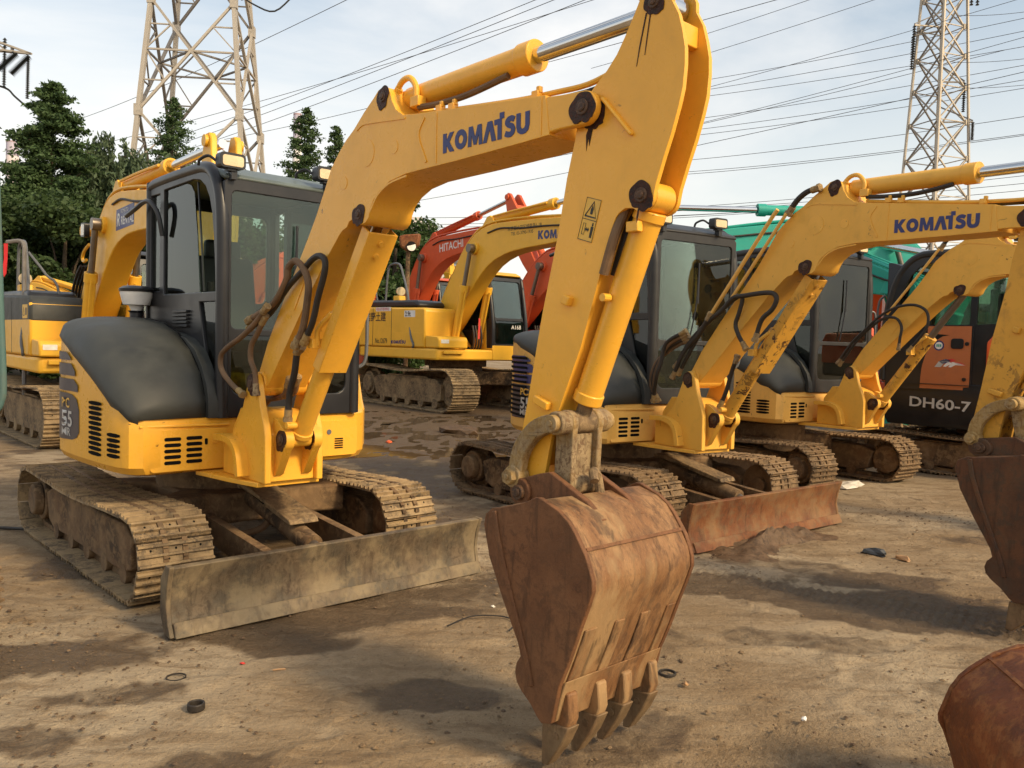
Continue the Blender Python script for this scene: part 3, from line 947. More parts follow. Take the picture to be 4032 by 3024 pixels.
    mb = MB(); mb.box(p0 + d * .62 + Vector((0, -.09, 0)) - n * .02, (.05, .07, .05)); mb.tube([p0 + d * .62 + Vector((0, -.09, 0)), p0 + d * .70 + Vector((0, -.10, 0)) - n * .03, p0 + d * .82 + Vector((0, -.075, 0))], .014, 8)
    put('hose_fitting', mb, yel, bc, UP, bevel=.003)
    # ---- arm cylinder
    sA = opt.get('arm_s', 1.0)
    AR = BM @ rot_about(ARMP, opt.get('arm_a', 0))
    AM = AR @ Matrix.Translation((0, 0, ARMP[1])) @ Matrix.Diagonal((1, 1, sA, 1)) @ Matrix.Translation((0, 0, -ARMP[1]))
    BI = BM.inverted()
    q0, q1 = Vector((2.485, Y0, 2.566)), BI @ (AM @ Vector((3.967, Y0, 2.592)))
    d = (q1 - q0).normalized()
    up = Vector((-d.z, 0, d.x))
    mb = MB(); mb.cyl(q0 + d * .06, q0 + d * .86, .054, n=28); mb.cyl(q0 + d * .79, q0 + d * .87, .062, n=28)
    mb.cyl(q0 + Vector((0, -.05, 0)), q0 + Vector((0, .05, 0)), .046, n=20); mb.bar(q0, q0 + d * .1, .08, .07)
    ac = put('arm_cylinder', mb, yel, t, BM, bevel=.004)
    mb = MB(); mb.cyl(q0 + d * .86, q1, .031, n=24); mb.cyl(q1 + Vector((0, -.045, 0)), q1 + Vector((0, .045, 0)), .05, n=20)
    put('cylinder_rod', mb, 'chrome', ac, BM)
    mb = MB(); k = Vector((0, -.065, 0))
    mb.tube([q0 + d * .02 + k + up * .02, q0 + d * .07 + k + up * .065, q0 + d * .13 + k + up * .068, q0 + d * .175 + k + up * .02, q0 + d * .18 + k - up * .04], .014, 10)
    mb.box(q0 + d * .19 + k - up * .05, (.06, .045, .045)); mb.cyl(q0 + d * .02 + k + up * .01, q0 + d * .05 + k + up * .04, .02, n=8)
    put('hose_fitting', mb, yel, ac, BM, bevel=.003)
    mb = MB(); mb.tube([q0 + d * .20 + k - up * .075, q0 + d * .32 + k * .9 - up * .085, q0 + d * .48 + k * .9 - up * .09, q0 + d * .60 + k * .8 - up * .08, q0 + d * .74 + k * .5 - up * .055], .014, 8)
    put('hydraulic_hose', mb, 'hose_tan' if opt['fresh'] else 'rubber', ac, BM)
    # ---- arm
    ha = .066
    rear = [(3.913, 2.625), (3.898, 2.596), (3.88, 2.563), (3.85, 2.511), (3.816, 2.458), (3.774, 2.414), (3.733, 2.381), (3.695, 2.35), (3.660, 2.31), (3.645, 2.26), (3.635, 2.20), (3.601, 2.069), (3.565, 1.873), (3.496, 1.585), (3.435, 1.273), (3.396, 1.094), (3.379, .997)]
    tip = circ(BKP, .060, 8, rad(185), rad(330), True)
    up_r = [(3.56, 1.12), (3.597, 1.238), (3.693, 1.464), (3.744, 1.626), (3.797, 1.80), (3.818, 1.871), (3.836, 1.911), (3.849, 1.925), (3.875, 1.938), (3.908, 1.935)]
    ear = circ((3.942, 1.974), .052, 6, rad(-110), rad(0), True)
    fr = [(4.0, 2.005), (4.027, 2.085), (4.054, 2.158), (4.079, 2.24), (4.092, 2.295), (4.097, 2.365), (4.095, 2.418), (4.083, 2.473), (4.066, 2.529), (4.037, 2.58)]
    top = circ((3.967, 2.592), .072, 7, rad(-10), rad(160), True)
    outl = rear + tip + up_r + ear + fr + top
    mb = MB()
    for s in (-1, 1):
        mb.prism(outl, Y0 + s * ha - .009, Y0 + s * ha + .009)
    # box between the side plates
    mb.prism([(3.66, 2.33), (3.70, 2.36), (3.90, 2.30), (3.93, 2.10), (3.86, 1.95), (3.79, 1.83), (3.744, 1.64), (3.693, 1.47), (3.597, 1.245), (3.55, 1.12), (3.47, 1.01), (3.40, 1.02), (3.44, 1.27), (3.505, 1.58), (3.575, 1.87), (3.61, 2.07)], Y0 - ha + .004, Y0 + ha - .004)
    ar = put('arm', mb, arm_m, t, AM, bevel=.006)
    mb = MB(); mb.box((4.035, Y0, 2.49), (.03, 2 * ha - .01, .07))
    put('cross_plate', mb, arm_m, ar, AM, bevel=.004)
    mb = MB(); mb.bar((3.764, Y0 - ha - .012, 2.322), (3.900, Y0 - ha - .012, 2.176), .012, .030, (0, 1, 0))
    put('arm_rib', mb, arm_m, ar, AM, bevel=.005)
    for (x, z, w, hh) in ((3.632, 1.633, .035, .035), (3.522, 1.258, .075, .032)):
        mb = MB(); mb.box((x, Y0 - ha - .022, z), (w, .03, hh), Matrix.Rotation(rad(20), 3, 'Y'))
        put('bolt_boss', mb, arm_m, ar, AM, bevel=.005)
    for (x, z, r, sd) in ((3.967, 2.592, .030, 11), (3.942, 1.974, .036, 12)):
        grease_spot(x, z, Y0 - ha - .0095, r * 1.3, ar, AM, sd)
        for s in (-1, 1):
            pin_cap('pin', x, z, Y0 + s * ha, Y0 + s * (ha + .016), r * .8, ar, AM)
    grease_spot(3.725, 2.275, Y0 - ha - .0095, .046, ar, AM, 14)
    for pts in ([(3.935, 2.565), (3.941, 2.565), (3.917, 2.46), (3.905, 2.40), (3.903, 2.40), (3.912, 2.46)], [(3.952, 2.56), (3.957, 2.56), (3.944, 2.47), (3.938, 2.43), (3.936, 2.43), (3.94, 2.47)],
                [(3.70, 2.235), (3.72, 2.23), (3.705, 2.17), (3.70, 2.20), (3.692, 2.155), (3.688, 2.21)], [(3.93, 1.93), (3.937, 1.93), (3.928, 1.885), (3.925, 1.90)]):
        mb = MB(); mb.prism(pts, Y0 - ha - .0105, Y0 - ha - .008); put('grease_run', mb, 'grease', ar, AM)
    if opt.get('sticker', True):
        u = Vector((.068, 0, -.02)); v = Vector((.041, 0, .144))
        st = put('warning_sticker', flat([[(0, 0), (1, 0), (1, 1), (0, 1)]], (3.663, Y0 - ha - .009, 1.851), u, v), 'sticker', ar, AM)
        o2 = Vector((3.663, Y0 - ha - .0105, 1.851))
        tri = [stroke([(.14, .57), (.88, .57), (.55, .92), (.14, .57)], .018)]
        pol = tri + [stroke([(.02, .01), (.98, .01), (.98, .99), (.02, .99), (.02, .01)], .007), stroke([(.02, .5), (.98, .5)], .007),
                     stroke([(.18, .14), (.34, .14), (.34, .40), (.18, .40), (.18, .14)], .007), [(.36, .27), (.45, .32), (.45, .29), (.54, .29), (.54, .32), (.62, .27), (.54, .22), (.54, .25), (.45, .25), (.45, .22)],
                     [(.74, .10), (.78, .10), (.80, .24), (.82, .10), (.87, .10), (.88, .36), (.72, .36)], circ((.80, .41), .045, 8), [(.46, .63), (.6, .63), (.62, .76), (.53, .84), (.45, .74)]]
        put('sticker_print', flat(pol, o2, u, v), 'black_ink', st, AM)
    # hoses running down the arm front
    for k, yy in enumerate((-.03, .03)):
        mb = MB(); mb.tube([(3.80, Y0 + yy, 2.43), (3.90, Y0 + yy, 2.30), (3.93, Y0 + yy, 2.12), (3.85, Y0 - .02 + yy, 1.93), (3.83, Y0 - .045 + yy, 1.84), (3.79, Y0 - .045 + yy, 1.72)], .017, 10, 5)
        put('hydraulic_hose', mb, 'hose_tan' if k == 0 else 'rubber', ar, AM)
    # ---- bucket cylinder, links, bucket
    KM = AR @ Matrix.Translation((0, 0, (ARMP[1] - BKP[1]) * (1 - sA))) @ rot_about(BKP, opt.get('bucket_a', 0)) @ Matrix.Translation((BKP[0], 0, 0)) @ Matrix.Diagonal((opt.get('bucket_sx', 1), 1, 1, 1)) @ Matrix.Translation((-BKP[0], 0, 0))
    c0, c1 = Vector((3.942, Y0, 1.974)), Vector((3.635, Y0, 1.193))
    off = Vector((.012, 0, -.004))
    d = (c1 - c0).normalized()
    L = (c1 - c0).length
    mb = MB(); mb.cyl(c0 + d * .045, c0 + d * (L - .085), .050, n=28); mb.cyl(c0 + d * .045, c0 + d * .08, .056, n=28)
    mb.cyl(c0 + Vector((0, -.052, 0)), c0 + Vector((0, .052, 0)), .050, n=20); mb.cyl(c0 + d * (L - .12), c0 + d * (L - .08), .055, n=28)
    kc = put('bucket_cylinder', mb, arm_m, t, AM, bevel=.004)
    mb = MB(); mb.cyl(c0 + d * (L - .085), c1, .028, n=18); mb.cyl(c1 + Vector((0, -.05, 0)), c1 + Vector((0, .05, 0)), .042, n=20)
    put('cylinder_rod', mb, 'steel_mud', kc, AM)
    mb = MB(); mb.cyl((3.80, Y0 - .055, 1.64), (3.80, Y0 - .09, 1.64), .014, n=10); put('grease_nipple', mb, arm_m, kc, AM); mb = MB(); mb.box((3.905, Y0 - .06, 1.875), (.05, .03, .035))
    put('hose_fitting', mb, arm_m, kc, AM, bevel=.003)
    for s in (-1, 1):
        mb = MB(); y = Y0 + s * .108
        path = [(p.x, p.z) for p in spline([(3.417, 0, .973), (3.440, 0, 1.07), (3.50, 0, 1.145), (3.565, 0, 1.18), (3.635, 0, 1.193)], 4)]
        mb.prism(stroke(path, .034), y - .019, y + .019)
        for x, z in ((3.417, .973), (3.635, 1.193)):
            mb.cyl((x, y - .028, z), (x, y + .028, z), .043, n=20)
        lk = put('side_link', mb, 'link', t, AM, bevel=.005)
        for x, z in ((3.417, .973), (3.635, 1.193)):
            mb = MB(); mb.cyl((x, y + s * .02, z), (x, y + s * .052, z), .031, n=6 if z < 1 else 18); mb.cyl((x, y + s * .052, z), (x, y + s * .056, z), .012, n=10)
            put('pin', mb, 'link', lk, AM, bevel=.004)
    IDL = Vector((3.635, 0, 1.193))
    end = AM.inverted() @ (KM @ Vector((3.628, 0, .965)))
    d = (end - IDL).normalized()
    mb = MB()
    for s in (-1, 1):
        y = Y0 + s * .068
        mb.bar(IDL + Vector((0, y, 0)), end + Vector((0, y, 0)), .026, .085, (-d.z, 0, d.x))
        mb.cyl((IDL.x, y - .016, IDL.z), (IDL.x, y + .016, IDL.z), .046, n=20)
    mb.bar(IDL * .82 + end * .18 + Vector((0, Y0, 0)), end * .95 + IDL * .05 + Vector((0, Y0, 0)), .125, .030, (-d.z, 0, d.x))
    mb.cyl((end.x, Y0 - .075, end.z), (end.x, Y0 + .075, end.z), .042, n=18)
    put('bucket_link', mb, 'link', t, AM, bevel=.005)
    make_bucket(t, KM, opt['bucket_side'], opt['bucket_back'])
    # ---- hoses between machine and boom
    for path, r, mt in opt.get('hoses', []):
        mb = MB(); mb.tube(path, r, 10, 5)
        hz = put('hydraulic_hose', mb, mt, t, UP)
        if r >= .013 and mt in ('rubber', 'hose_tan'):
            for a_, b_ in ((path[0], path[1]), (path[-1], path[-2])):
                a_, b_ = Vector(a_), Vector(b_); d_ = (b_ - a_).normalized()
                m2 = MB(); m2.cyl(a_, a_ + d_ * .055, r * 1.22, n=12); m2.cyl(a_ - d_ * .012, a_ + d_ * .012, r * 1.5, n=6)
                put('hose_sleeve', m2, 'link', hz, UP)


B_BACK = [(3.50, .885), (3.59, .912), (3.676, .934), (3.715, .943), (3.80, .919), (3.845, .892), (3.872, .861), (3.90, .826), (3.922, .794), (3.946, .753), (3.956, .72), (3.958, .685), (3.940, .63), (3.905, .54), (3.866, .434), (3.825, .335), (3.790, .205)]
B_SIDE = [(3.436, .833), (3.441, .853), (3.474, .879), (3.508, .885), (3.60, .912), (3.66, .934), (3.69, .950), (3.715, .953), (3.76, .938), (3.805, .922), (3.848, .895), (3.878, .865), (3.93, .796), (3.962, .722), (3.964, .685), (3.945, .63), (3.91, .54), (3.872, .434), (3.83, .335), (3.80, .20), (3.755, .186), (3.733, .2), (3.696, .237), (3.65, .267), (3.627, .29), (3.617, .321), (3.623, .355), (3.643, .386), (3.629, .427), (3.545, .56), (3.466, .70), (3.432, .812)]


def make_bucket(t, KM, m_side, m_back, y0=-.505, y1=.035, ears=True):
    inner = []
    for i, p in enumerate(B_BACK):
        a = B_BACK[max(0, i - 1)]; b = B_BACK[min(len(B_BACK) - 1, i + 1)]
        dx, dz = b[0] - a[0], b[1] - a[1]; k = math.hypot(dx, dz)
        inner.append((p[0] + dz / k * .022, p[1] - dx / k * .022))
    mb = MB(); mb.prism(B_BACK + inner[::-1], y0 + .006, y1 - .006)
    bk = put('bucket', mb, m_back, t, KM, bevel=.004)
    for y in (y0, y1):
        mb = MB(); mb.prism(B_SIDE, y - .010, y + .010)
        sp = put('side_plate', mb, m_side, bk, KM, bevel=.003)
        s = -1 if y < (y0 + y1) / 2 else 1
        mb = MB(); q = [(3.492, .872), (3.515, .78), (3.56, .66), (3.62, .52), (3.68, .38), (3.705, .30)]
        mb.prism(stroke(q, .010), y + s * .008, y + s * .018)
        put('wear_strip', mb, m_side, sp, KM, bevel=.003)
    mb = MB()       # wear plates and seams on the back sheet
    for (i0, i1, o) in ((12, 15.6, .010),):
        a, b = B_BACK[12], B_BACK[15]
    for yy, w in ((y0 + .055, .06), (y0 + .205, .05), (y0 + .345, .05), (y0 + .495, .05)):
        mb = MB(); mb.prism([(3.912, .54), (3.874, .434), (3.833, .335), (3.800, .21), (3.79, .21), (3.82, .332), (3.862, .43), (3.901, .54)], yy - w / 2, yy + w / 2)
        put('wear_plate', mb, m_back, bk, KM, bevel=.003)
    mb = MB(); mb.prism([(3.911, .815), (3.917, .806), (3.921, .808), (3.915, .818)], y0 + .01, y1 - .01)
    put('weld_seam', mb, m_side, bk, KM)
    mb = MB(); mb.prism([(3.846, .352), (3.826, .30), (3.80, .20), (3.745, .19), (3.76, .21), (3.80, .33)], y0 + .012, y1 - .012)
    put('bucket_lip', mb, m_back, bk, KM, bevel=.004)
    for yy in (y0 + .055, y0 + .205, y0 + .345, y0 + .495):
        mb = MB()
        mb.prism([(3.838, .30), (3.848, .215), (3.83, .172), (3.733, .160), (3.745, .225), (3.80, .31)], yy - .024, yy + .024)
        put('tooth_adapter', mb, m_back, bk, KM, bevel=.006)
        mb = MB()
        w = .029
        mb.rings([[(3.722, yy - w, .175), (3.722, yy + w, .175), (3.848, yy + w, .190), (3.848, yy - w, .190)],
                  [(3.722, yy - w, .12), (3.722, yy + w, .12), (3.815, yy + w, .12), (3.815, yy - w, .12)],
                  [(3.722, yy - w * .9, .02), (3.722, yy + w * .9, .02), (3.748, yy + w * .8, .022), (3.748, yy - w * .8, .022)]])
        tt = put('tooth', mb, 'tooth', bk, KM, bevel=.005)
        mb = MB(); mb.cyl((3.79, yy - w - .004, .145), (3.79, yy + w + .004, .145), .013, n=12)
        put('tooth_pin', mb, 'tooth', tt, KM)
    if ears:
        for s in (-1, 1):
            y = Y0 + s * .105
            mb = MB()
            mb.prism(circ(BKP, .052, 8, rad(250), rad(70), False) + [(3.55, 1.0), (3.60, 1.012), (3.665, .985), (3.78, .935), (3.86, .878), (3.80, .90), (3.55, .875)], y - .014, y + .014)
            e = put('bucket_ear', mb, m_side, bk, KM, bevel=.004)
            mb = MB(); mb.cyl((BKP[0], y - .03, BKP[1]), (BKP[0], y + .03, BKP[1]), .052, n=20)
            put('boss', mb, m_side, e, KM, bevel=.004)
            pin_cap('pin', BKP[0], BKP[1], y + s * .02, y + s * .045, .033, e, KM)
        mb = MB(); mb.tube([(3.71, Y0 + .04, .93), (3.70, Y0 + .03, 1.0), (3.715, Y0 - .01, 1.02), (3.74, Y0 - .03, .99)], .017, 10)
        put('lifting_hook', mb, 'steel_mud', bk, KM)
    return bk


# ------------------------------------------------------------------ body and cab of the small excavators
def ztop(x, y):
    if y < -.3:
        return float(np.interp(x, [-.6, -.2, .07, .27, .48, .70, .86, .95], [1.5, 1.446, 1.366, 1.30, 1.21, 1.095, 1.005, .975]))
    if x > .45: return .978
    return float(np.interp(x, [.1, .45], [1.5, .978]))


def mini_body(t, UP, opt):
    yel = opt['body']
    plan = [(.90, -.84), (.885, -.60), (.88, -.30), (.88, .10), (.88, .45), (.865, .545), (.80, .66)]
    plan += [(1.0 * math.cos(rad(a)), 1.0 * math.sin(rad(a))) for a in range(50, 262, 8)]
    plan += [(-.02, -.99), (.17, -.988), (.40, -.978), (.63, -.962), (.78, -.94), (.86, -.905)]
    def ring(zf, k):
        return [(x * k, y * k, zf(x, y)) for x, y in plan]
    mb = MB()
    mb.rings([ring(lambda x, y: .662, .935), ring(lambda x, y: .675, .975), ring(lambda x, y: .715, 1.0), ring(lambda x, y: .90, 1.0),
              ring(lambda x, y: min(.97, ztop(x, y)), 1.0), ring(lambda x, y: ztop(x, y), .992)])
    bd = put('body', mb, yel, t, UP, bevel=.0, sm=28)
    # lid panel lines on the front skirt
    mb = MB()
    mb.prism([(-.86, .955), (-.34, .950), (-.34, .936), (-.86, .94)], .880, .899, 'x')
    put('panel_ridge', mb, yel, bd, UP, bevel=.004)
    mb = MB(); mb.prism(rrect(.02, .56, .700, .935, .03), .872, .892, 'x')
    put('front_panel', mb, yel, bd, UP, bevel=.006)
    mb = MB(); mb.prism(rrect(-.80, -.352, .684, .925, .02), .872, .894, 'x')
    fp = put('front_panel', mb, yel, bd, UP, bevel=.005)
    # ventilation slots, front skirt: black plates painted as the shade inside
    def slot_x(y0, y1, z, hh=.0105, x=.8945, par=fp):
        m = MB(); m.prism(rrect(y0, y1, z - hh, z + hh, hh * .98, 3), x - .004, x + .0015, 'x'); put('vent_slot', m, 'black', par, UP)
    for k in range(5):
        slot_x(-.723, -.627, .870 - k * .034); slot_x(-.597, -.503, .872 - k * .034)
    m = MB(); m.prism(rrect(-.488, -.470, .828, .866, .008, 3), .892, .896, 'x'); put('vent_slot', m, 'black', fp, UP)
    m = MB(); m.prism(circ((-.425, .850), .020, 14), .892, .898, 'x'); put('panel_latch', m, yel, fp, UP, bevel=.003)
    for k in range(5):
        slot_x(.385, .45, .812 - k * .015, .0045, .8925, bd)
    m = MB(); m.prism(circ((.343, .86), .017, 14), .890, .896, 'x'); put('panel_latch', m, 'grey_rail', bd, UP)
    # ventilation slots, right side: black sheets for the inner shade, following the flank
    def ys(x):
        return float(np.interp(x, [-.02, .17, .40, .63, .78, .86], [-.99, -.988, -.978, -.962, -.94, -.905]))
    def slot_side(x0, x1, z, hh=.0115):
        m = MB()
        n = 4
        top, bot = [], []
        for i in range(n + 1):
            x = x0 + (x1 - x0) * i / n
            k = hh * (1 if 0 < i < n else .55)
            top.append((x, ys(x) - .0025, z + k)); bot.append((x, ys(x) - .0025, z - k))
        vs = top + bot
        m.add(vs, [(i, i + 1, n + 2 + i, n + 1 + i) for i in range(n)])
        put('vent_slot', m, 'black', bd, UP, sm=0)
    for k in range(11):
        slot_side(.395, .585, 1.058 - k * .0295)
    for k in range(5):
        slot_side(.66, .865 if False else .80, .892 - k * .0295)
    # dark model decal wrapped on the tail, with its lettering
    def surf(a, z, lift):
        r_ = 1.0 + lift
        x, y = r_ * math.cos(rad(a)), r_ * math.sin(rad(a))
        if x > -.02: y = ys(x) - lift
        k = .992 if z > ztop(x, y) - .01 else 1.0
        return (x * k, y * k, z)
    def decal(pts, mat, name, lift, par):
        m = MB(); n = len(pts) // 2
        vs = []
        for a, z in pts:
            vs.append(surf(a, z, lift))
        m.add(vs, [(i, i + 1, len(pts) - 2 - i, len(pts) - 1 - i) for i in range(n - 1)])
        return put(name, m, mat, par, UP, sm=60)
    sh = opt.get('decal_shift', 0)
    A = [a + sh for a in (-76.5, -79, -84, -90, -96, -102, -108)]
    def strip(z0s, z1s, nm, mat, lift=.003, par=bd, ang=A):
        pts = [(a, z) for a, z in zip(ang, z1s)] + [(a, z) for a, z in zip(ang[::-1], z0s[::-1])]
        return decal(pts, mat, nm, lift, par)
    dk = strip([.86, .825, .805, .80, .795, .79, .79], [.99, 1.06, 1.085, 1.09, 1.09, 1.09, 1.09], 'model_decal', 'decal_dark')
    for z0, z1, a0, dz in ((1.105, 1.18, -78, .035), (1.20, 1.275, -81, .045), (1.295, 1.345, -86, .035)):
        ang = [a0 + sh - 4.5 * k for k in range(7)]
        strip([z0] * 7, [z1 - dz] + [z1] * 6, 'decal_stripe', opt.get('stripe', 'decal_dark'), ang=ang)
    for s, z, sz, mt, sx in (('PC', 1.00, .085, 'sticker', 1.35), (opt['model'], .885, .135, 'grey_ink', 1.45), ('MR', .825, .07, 'grey_ink', 1.6)):
        tm = text_mb(s, (0, 0, 0), (1, 0, 0), (0, 1, 0), sz, .02, 0, .0015, sx)
        m = MB()
        m.add([surf(-94.5 + sh + math.degrees(p[0]), z + p[1], .0055) for p in tm.v], tm.f)
        put('model_lettering', m, mt, dk, UP, sm=0)
    if opt.get('grille'):  # grille openings as black strips, inner shade given by colour
        for k in range(13):
            z = .82 + k * .042
            pts = [(a, z + .011) for a in range(-122, -87, 5)]
            pts += [(a, z - .011) for a, _ in pts[::-1]]
            decal(pts, 'black', 'grille_slot', .004, bd)
    # ---- charcoal cover over the engine side
    O_ = [(.885, -.865, .982), (.865, -.905, 1.005), (.70, -.955, 1.095), (.48, -.972, 1.21), (.27, -.983, 1.30), (.07, -.985, 1.366), (-.2, -.972, 1.446), (-.42, -.90, 1.49), (-.62, -.77, 1.50)]
    I_ = [(.865, -.46, .985), (.855, -.46, 1.09), (.78, -.46, 1.24), (.63, -.46, 1.37), (.42, -.46, 1.475), (.18, -.46, 1.535), (-.10, -.46, 1.565), (-.38, -.46, 1.57), (-.66, -.46, 1.55)]
    sections = []
    for (o, i) in zip(O_, I_):
        o, i = Vector(o), Vector(i)
        c = Vector(((o.x + i.x) / 2 + .05, o.y + .015, i.z + .012))
        sec = [tuple(o * .965 + Vector((0, 0, -.03)))]
        for k in range(13):
            s = k / 12
            ca = Vector((o.x * .55 + i.x * .45 + .02, o.y + .004, o.z + (i.z - o.z) * .74)); cb = Vector((o.x * .4 + i.x * .6 + .03, i.y + (o.y - i.y) * .72, i.z + .006))
            sec.append(tuple(o * (1 - s) ** 3 + ca * (3 * s * (1 - s) ** 2) + cb * (3 * s * s * (1 - s)) + i * s ** 3))
        sections.append(sec)
    mb = MB(); mb.rings(sections, closed=False, caps=False)
    cv = put('engine_cover', mb, opt['cover'], t, UP, sm=50)
    mo = cv.modifiers.new('solid', 'SOLIDIFY'); mo.thickness = .012; mo.offset = 1
    mb = MB(); mb.tube([tuple(Vector(p) + Vector((.006, -.012, .004))) for p in I_], .007, 6, 3); put('cover_seam', mb, 'black', cv, UP)
    mb = MB(); mb.prism([(-.1, 1.0), (.1, 1.50), (.346, 1.486), (.55, 1.45), (.70, 1.385), (.802, 1.29), (.88, 1.18), (.91, 1.08), (.915, .985), (.8, .985)], -.475, -.405)
    put('cover_trim', mb, opt['cover'], t, UP, bevel=.012)
    # precleaner bowl on its pipe
    mb = MB(); c = (-.23, -.50, 1.55)
    mb.lathe([(.035, -.05), (.035, .08), (.05, .11), (.085, .115), (.105, .19), (.105, .205)], c, 22)
    ap = put('air_precleaner', mb, 'paper' if opt['fresh'] else 'steel_mud', t, UP)
    mb = MB(); mb.lathe([(.110, .203), (.112, .222), (.085, .240), (.055, .244), (.0, .246)], c, 22)
    put('cap', mb, 'cab_dark', ap, UP)
    mb = MB(); mb.lathe([(.040, -.06), (.042, .06), (.055, .075), (.0, .076)], c, 18)
    put('intake_pipe', mb, 'cab_dark', ap, UP)
    mini_cab(t, UP, opt)


def mini_cab(t, UP, opt):
    cb = opt['cab']
    yr, yl = -.41, .545
    side = [(-.28, .98), (-.28, 2.43), (-.255, 2.475), (-.21, 2.495), (.10, 2.505), (.55, 2.508), (.67, 2.495), (.76, 2.455), (.83, 2.385), (.875, 2.27), (.895, 2.12), (.905, 1.6), (.905, .98)]
    w1 = [(0.015, 1.735), (0.015, 2.425), (.50, 2.435), (.60, 2.42), (.68, 2.375), (.74, 2.30), (.78, 2.20), (.805, 2.06), (.825, 1.9), (.835, 1.735)]
    w2 = [(.60, 1.675), (.848, 1.675), (.852, 1.06), (.80, 1.06)]
    w3 = [(-.225, 1.76), (-.06, 1.76), (-.06, 2.41), (-.225, 2.41)]
    mb = MB()
    mb.plate(side, [w1, w2, w3], yr, yr + .04)
    wl_ = [(-.02, 1.20), (-.02, 2.42), (.50, 2.43), (.66, 2.38), (.75, 2.27), (.80, 2.06), (.83, 1.7), (.83, 1.2)]
    mb.plate(side, [wl_, [(-.22, 1.76), (-.08, 1.76), (-.08, 2.40), (-.22, 2.40)]], yl - .04, yl)
    front = [(yr + .02, .98), (yr + .02, 2.38), (yr + .06, 2.42), (yl - .06, 2.42), (yl - .02, 2.38), (yl - .02, .98)]
    wf = rrect(-.340, .475, 1.515, 2.335, .035)
    wf2 = rrect(-.335, .455, 1.115, 1.475, .07)
    mb.plate(front, [wf, wf2], .872, .902, 'x')
    back = [(yr + .03, .98), (yr + .03, 2.46), (yl - .03, 2.46), (yl - .03, .98)]
    wb = rrect(-.33, .46, 1.72, 2.36, .05)
    mb.plate(back, [wb], -.278, -.248, 'x')
    cab = put('cab', mb, cb, t, UP, bevel=.006)
    # rounded corner posts
    for y in (yr + .024, yl - .024):
        m = MB(); m.tube([(.885, y, .985), (.885, y, 1.6), (.880, y, 2.05), (.862, y, 2.25), (.82, y, 2.37), (.75, y, 2.45), (.66, y, 2.488), (.5, y, 2.498), (.1, y, 2.496), (-.2, y, 2.485), (-.25, y, 2.455), (-.262, y, 2.38), (-.262, y, 1.0)], .040, 12, 4)
        put('corner_post', m, cb, cab, UP)
    m = MB(); m.prism([(-.27, 2.44), (-.25, 2.492), (-.1, 2.515), (.58, 2.522), (.72, 2.503), (.80, 2.47), (.905, 2.428), (.912, 2.40), (.88, 2.40), (.75, 2.43)], yr + .025, yl - .025)
    put('roof', m, opt['roof'], cab, UP, bevel=.015)
    m = MB(); m.box((.30, (yr + yl) / 2, 1.04), (1.12, yl - yr - .1, .10))
    put('cab_floor', m, 'interior', cab, UP)
    # panes
    def pane(poly, k, ax, mat='glass'):
        m = MB(); m.prism(poly, k - .003, k + .003, ax); return put('window_pane', m, mat, cab, UP, sm=0)
    pane([(.015, 1.735), (.015, 2.425), (.36, 2.43), (.43, 2.41), (.48, 2.36), (.53, 2.10), (.575, 1.735)], yr + .018, 'y')
    if not opt.get('open_window', False):
        pane([(.575, 1.735), (.53, 2.10), (.48, 2.36), (.45, 2.43), (.50, 2.435), (.60, 2.42), (.68, 2.375), (.74, 2.30), (.78, 2.20), (.805, 2.06), (.825, 1.9), (.835, 1.735)], yr + .026, 'y')
    pane(w2, yr + .02, 'y', 'glass_dark'); pane(w3, yr + .02, 'y')
    pane(wl_, yl - .02, 'y')
    pane(wf, .888, 'x'); pane(wf2, .888, 'x', 'glass_dark'); pane(wb, -.263, 'x')
    m = MB()
    m.box((.575, yr + .022, 2.08), (.010, .012, .69), Matrix.Rotation(rad(-9), 3, 'Y'))
    put('window_bar', m, cb, cab, UP, bevel=.003)
    # louvre box under the side window
    for k in range(5):
        m = MB(); m.prism([(.225, 1.625 - k * .023), (.455, 1.628 - k * .023), (.455, 1.612 - k * .023), (.225, 1.609 - k * .023)], yr - .022, yr + .002)
        put('louvre', m, cb, cab, UP, bevel=.003)
    # seat, console, levers
    m = MB(); m.box((.12, .06, 1.42), (.46, .46, .10)); m.box((-.10, .06, 1.74), (.11, .44, .58), Matrix.Rotation(rad(-10), 3, 'Y')); m.box((-.14, .06, 2.08), (.08, .26, .14)); m.box((.1, .06, 1.22), (.36, .36, .32))
    put('seat', m, 'seat', cab, UP, bevel=.025)
    for y in (-.24, .36):
        m = MB(); m.box((.2, y, 1.36), (.42, .12, .36)); m.cyl((.34, y, 1.52), (.37, y, 1.74), .014, n=8); m.cyl((.37, y, 1.73), (.375, y, 1.82), .024, n=10)
        put('control_console', m, 'interior', cab, UP, bevel=.01)
    for y in (.0, .12):
        m = MB(); m.cyl((.66, y, 1.1), (.60, y, 1.55), .011, n=8); m.box((.66, y, 1.13), (.14, .07, .02))
        put('travel_lever', m, 'interior', cab, UP)
    # lights on the roof edge
    for (y, z) in ((-.365, 2.492), (.265, 2.512)):
        m = MB(); m.prism(rrect(y - .078, y + .078, z - .042, z + .046, .022), .895, .965, 'x')
        l = put('work_light', m, cb, cab, UP, bevel=.006)
        m = MB(); m.prism(rrect(y - .064, y + .064, z - .031, z + .030, .015), .962, .969, 'x'); put('lens', m, 'lens', l, UP, bevel=.002)
        m = MB(); m.box((.915, y + .02, z - .07), (.05, .035, .06)); m.box((.925, y, z - .045), (.05, .05, .02)); m.tube([(.89, y - .07, z), (.85, y - .1, z + .03), (.80, y - .13, z + .01), (.78, y - .13, z - .02)], .009, 6); put('bracket', m, cb, l, UP)
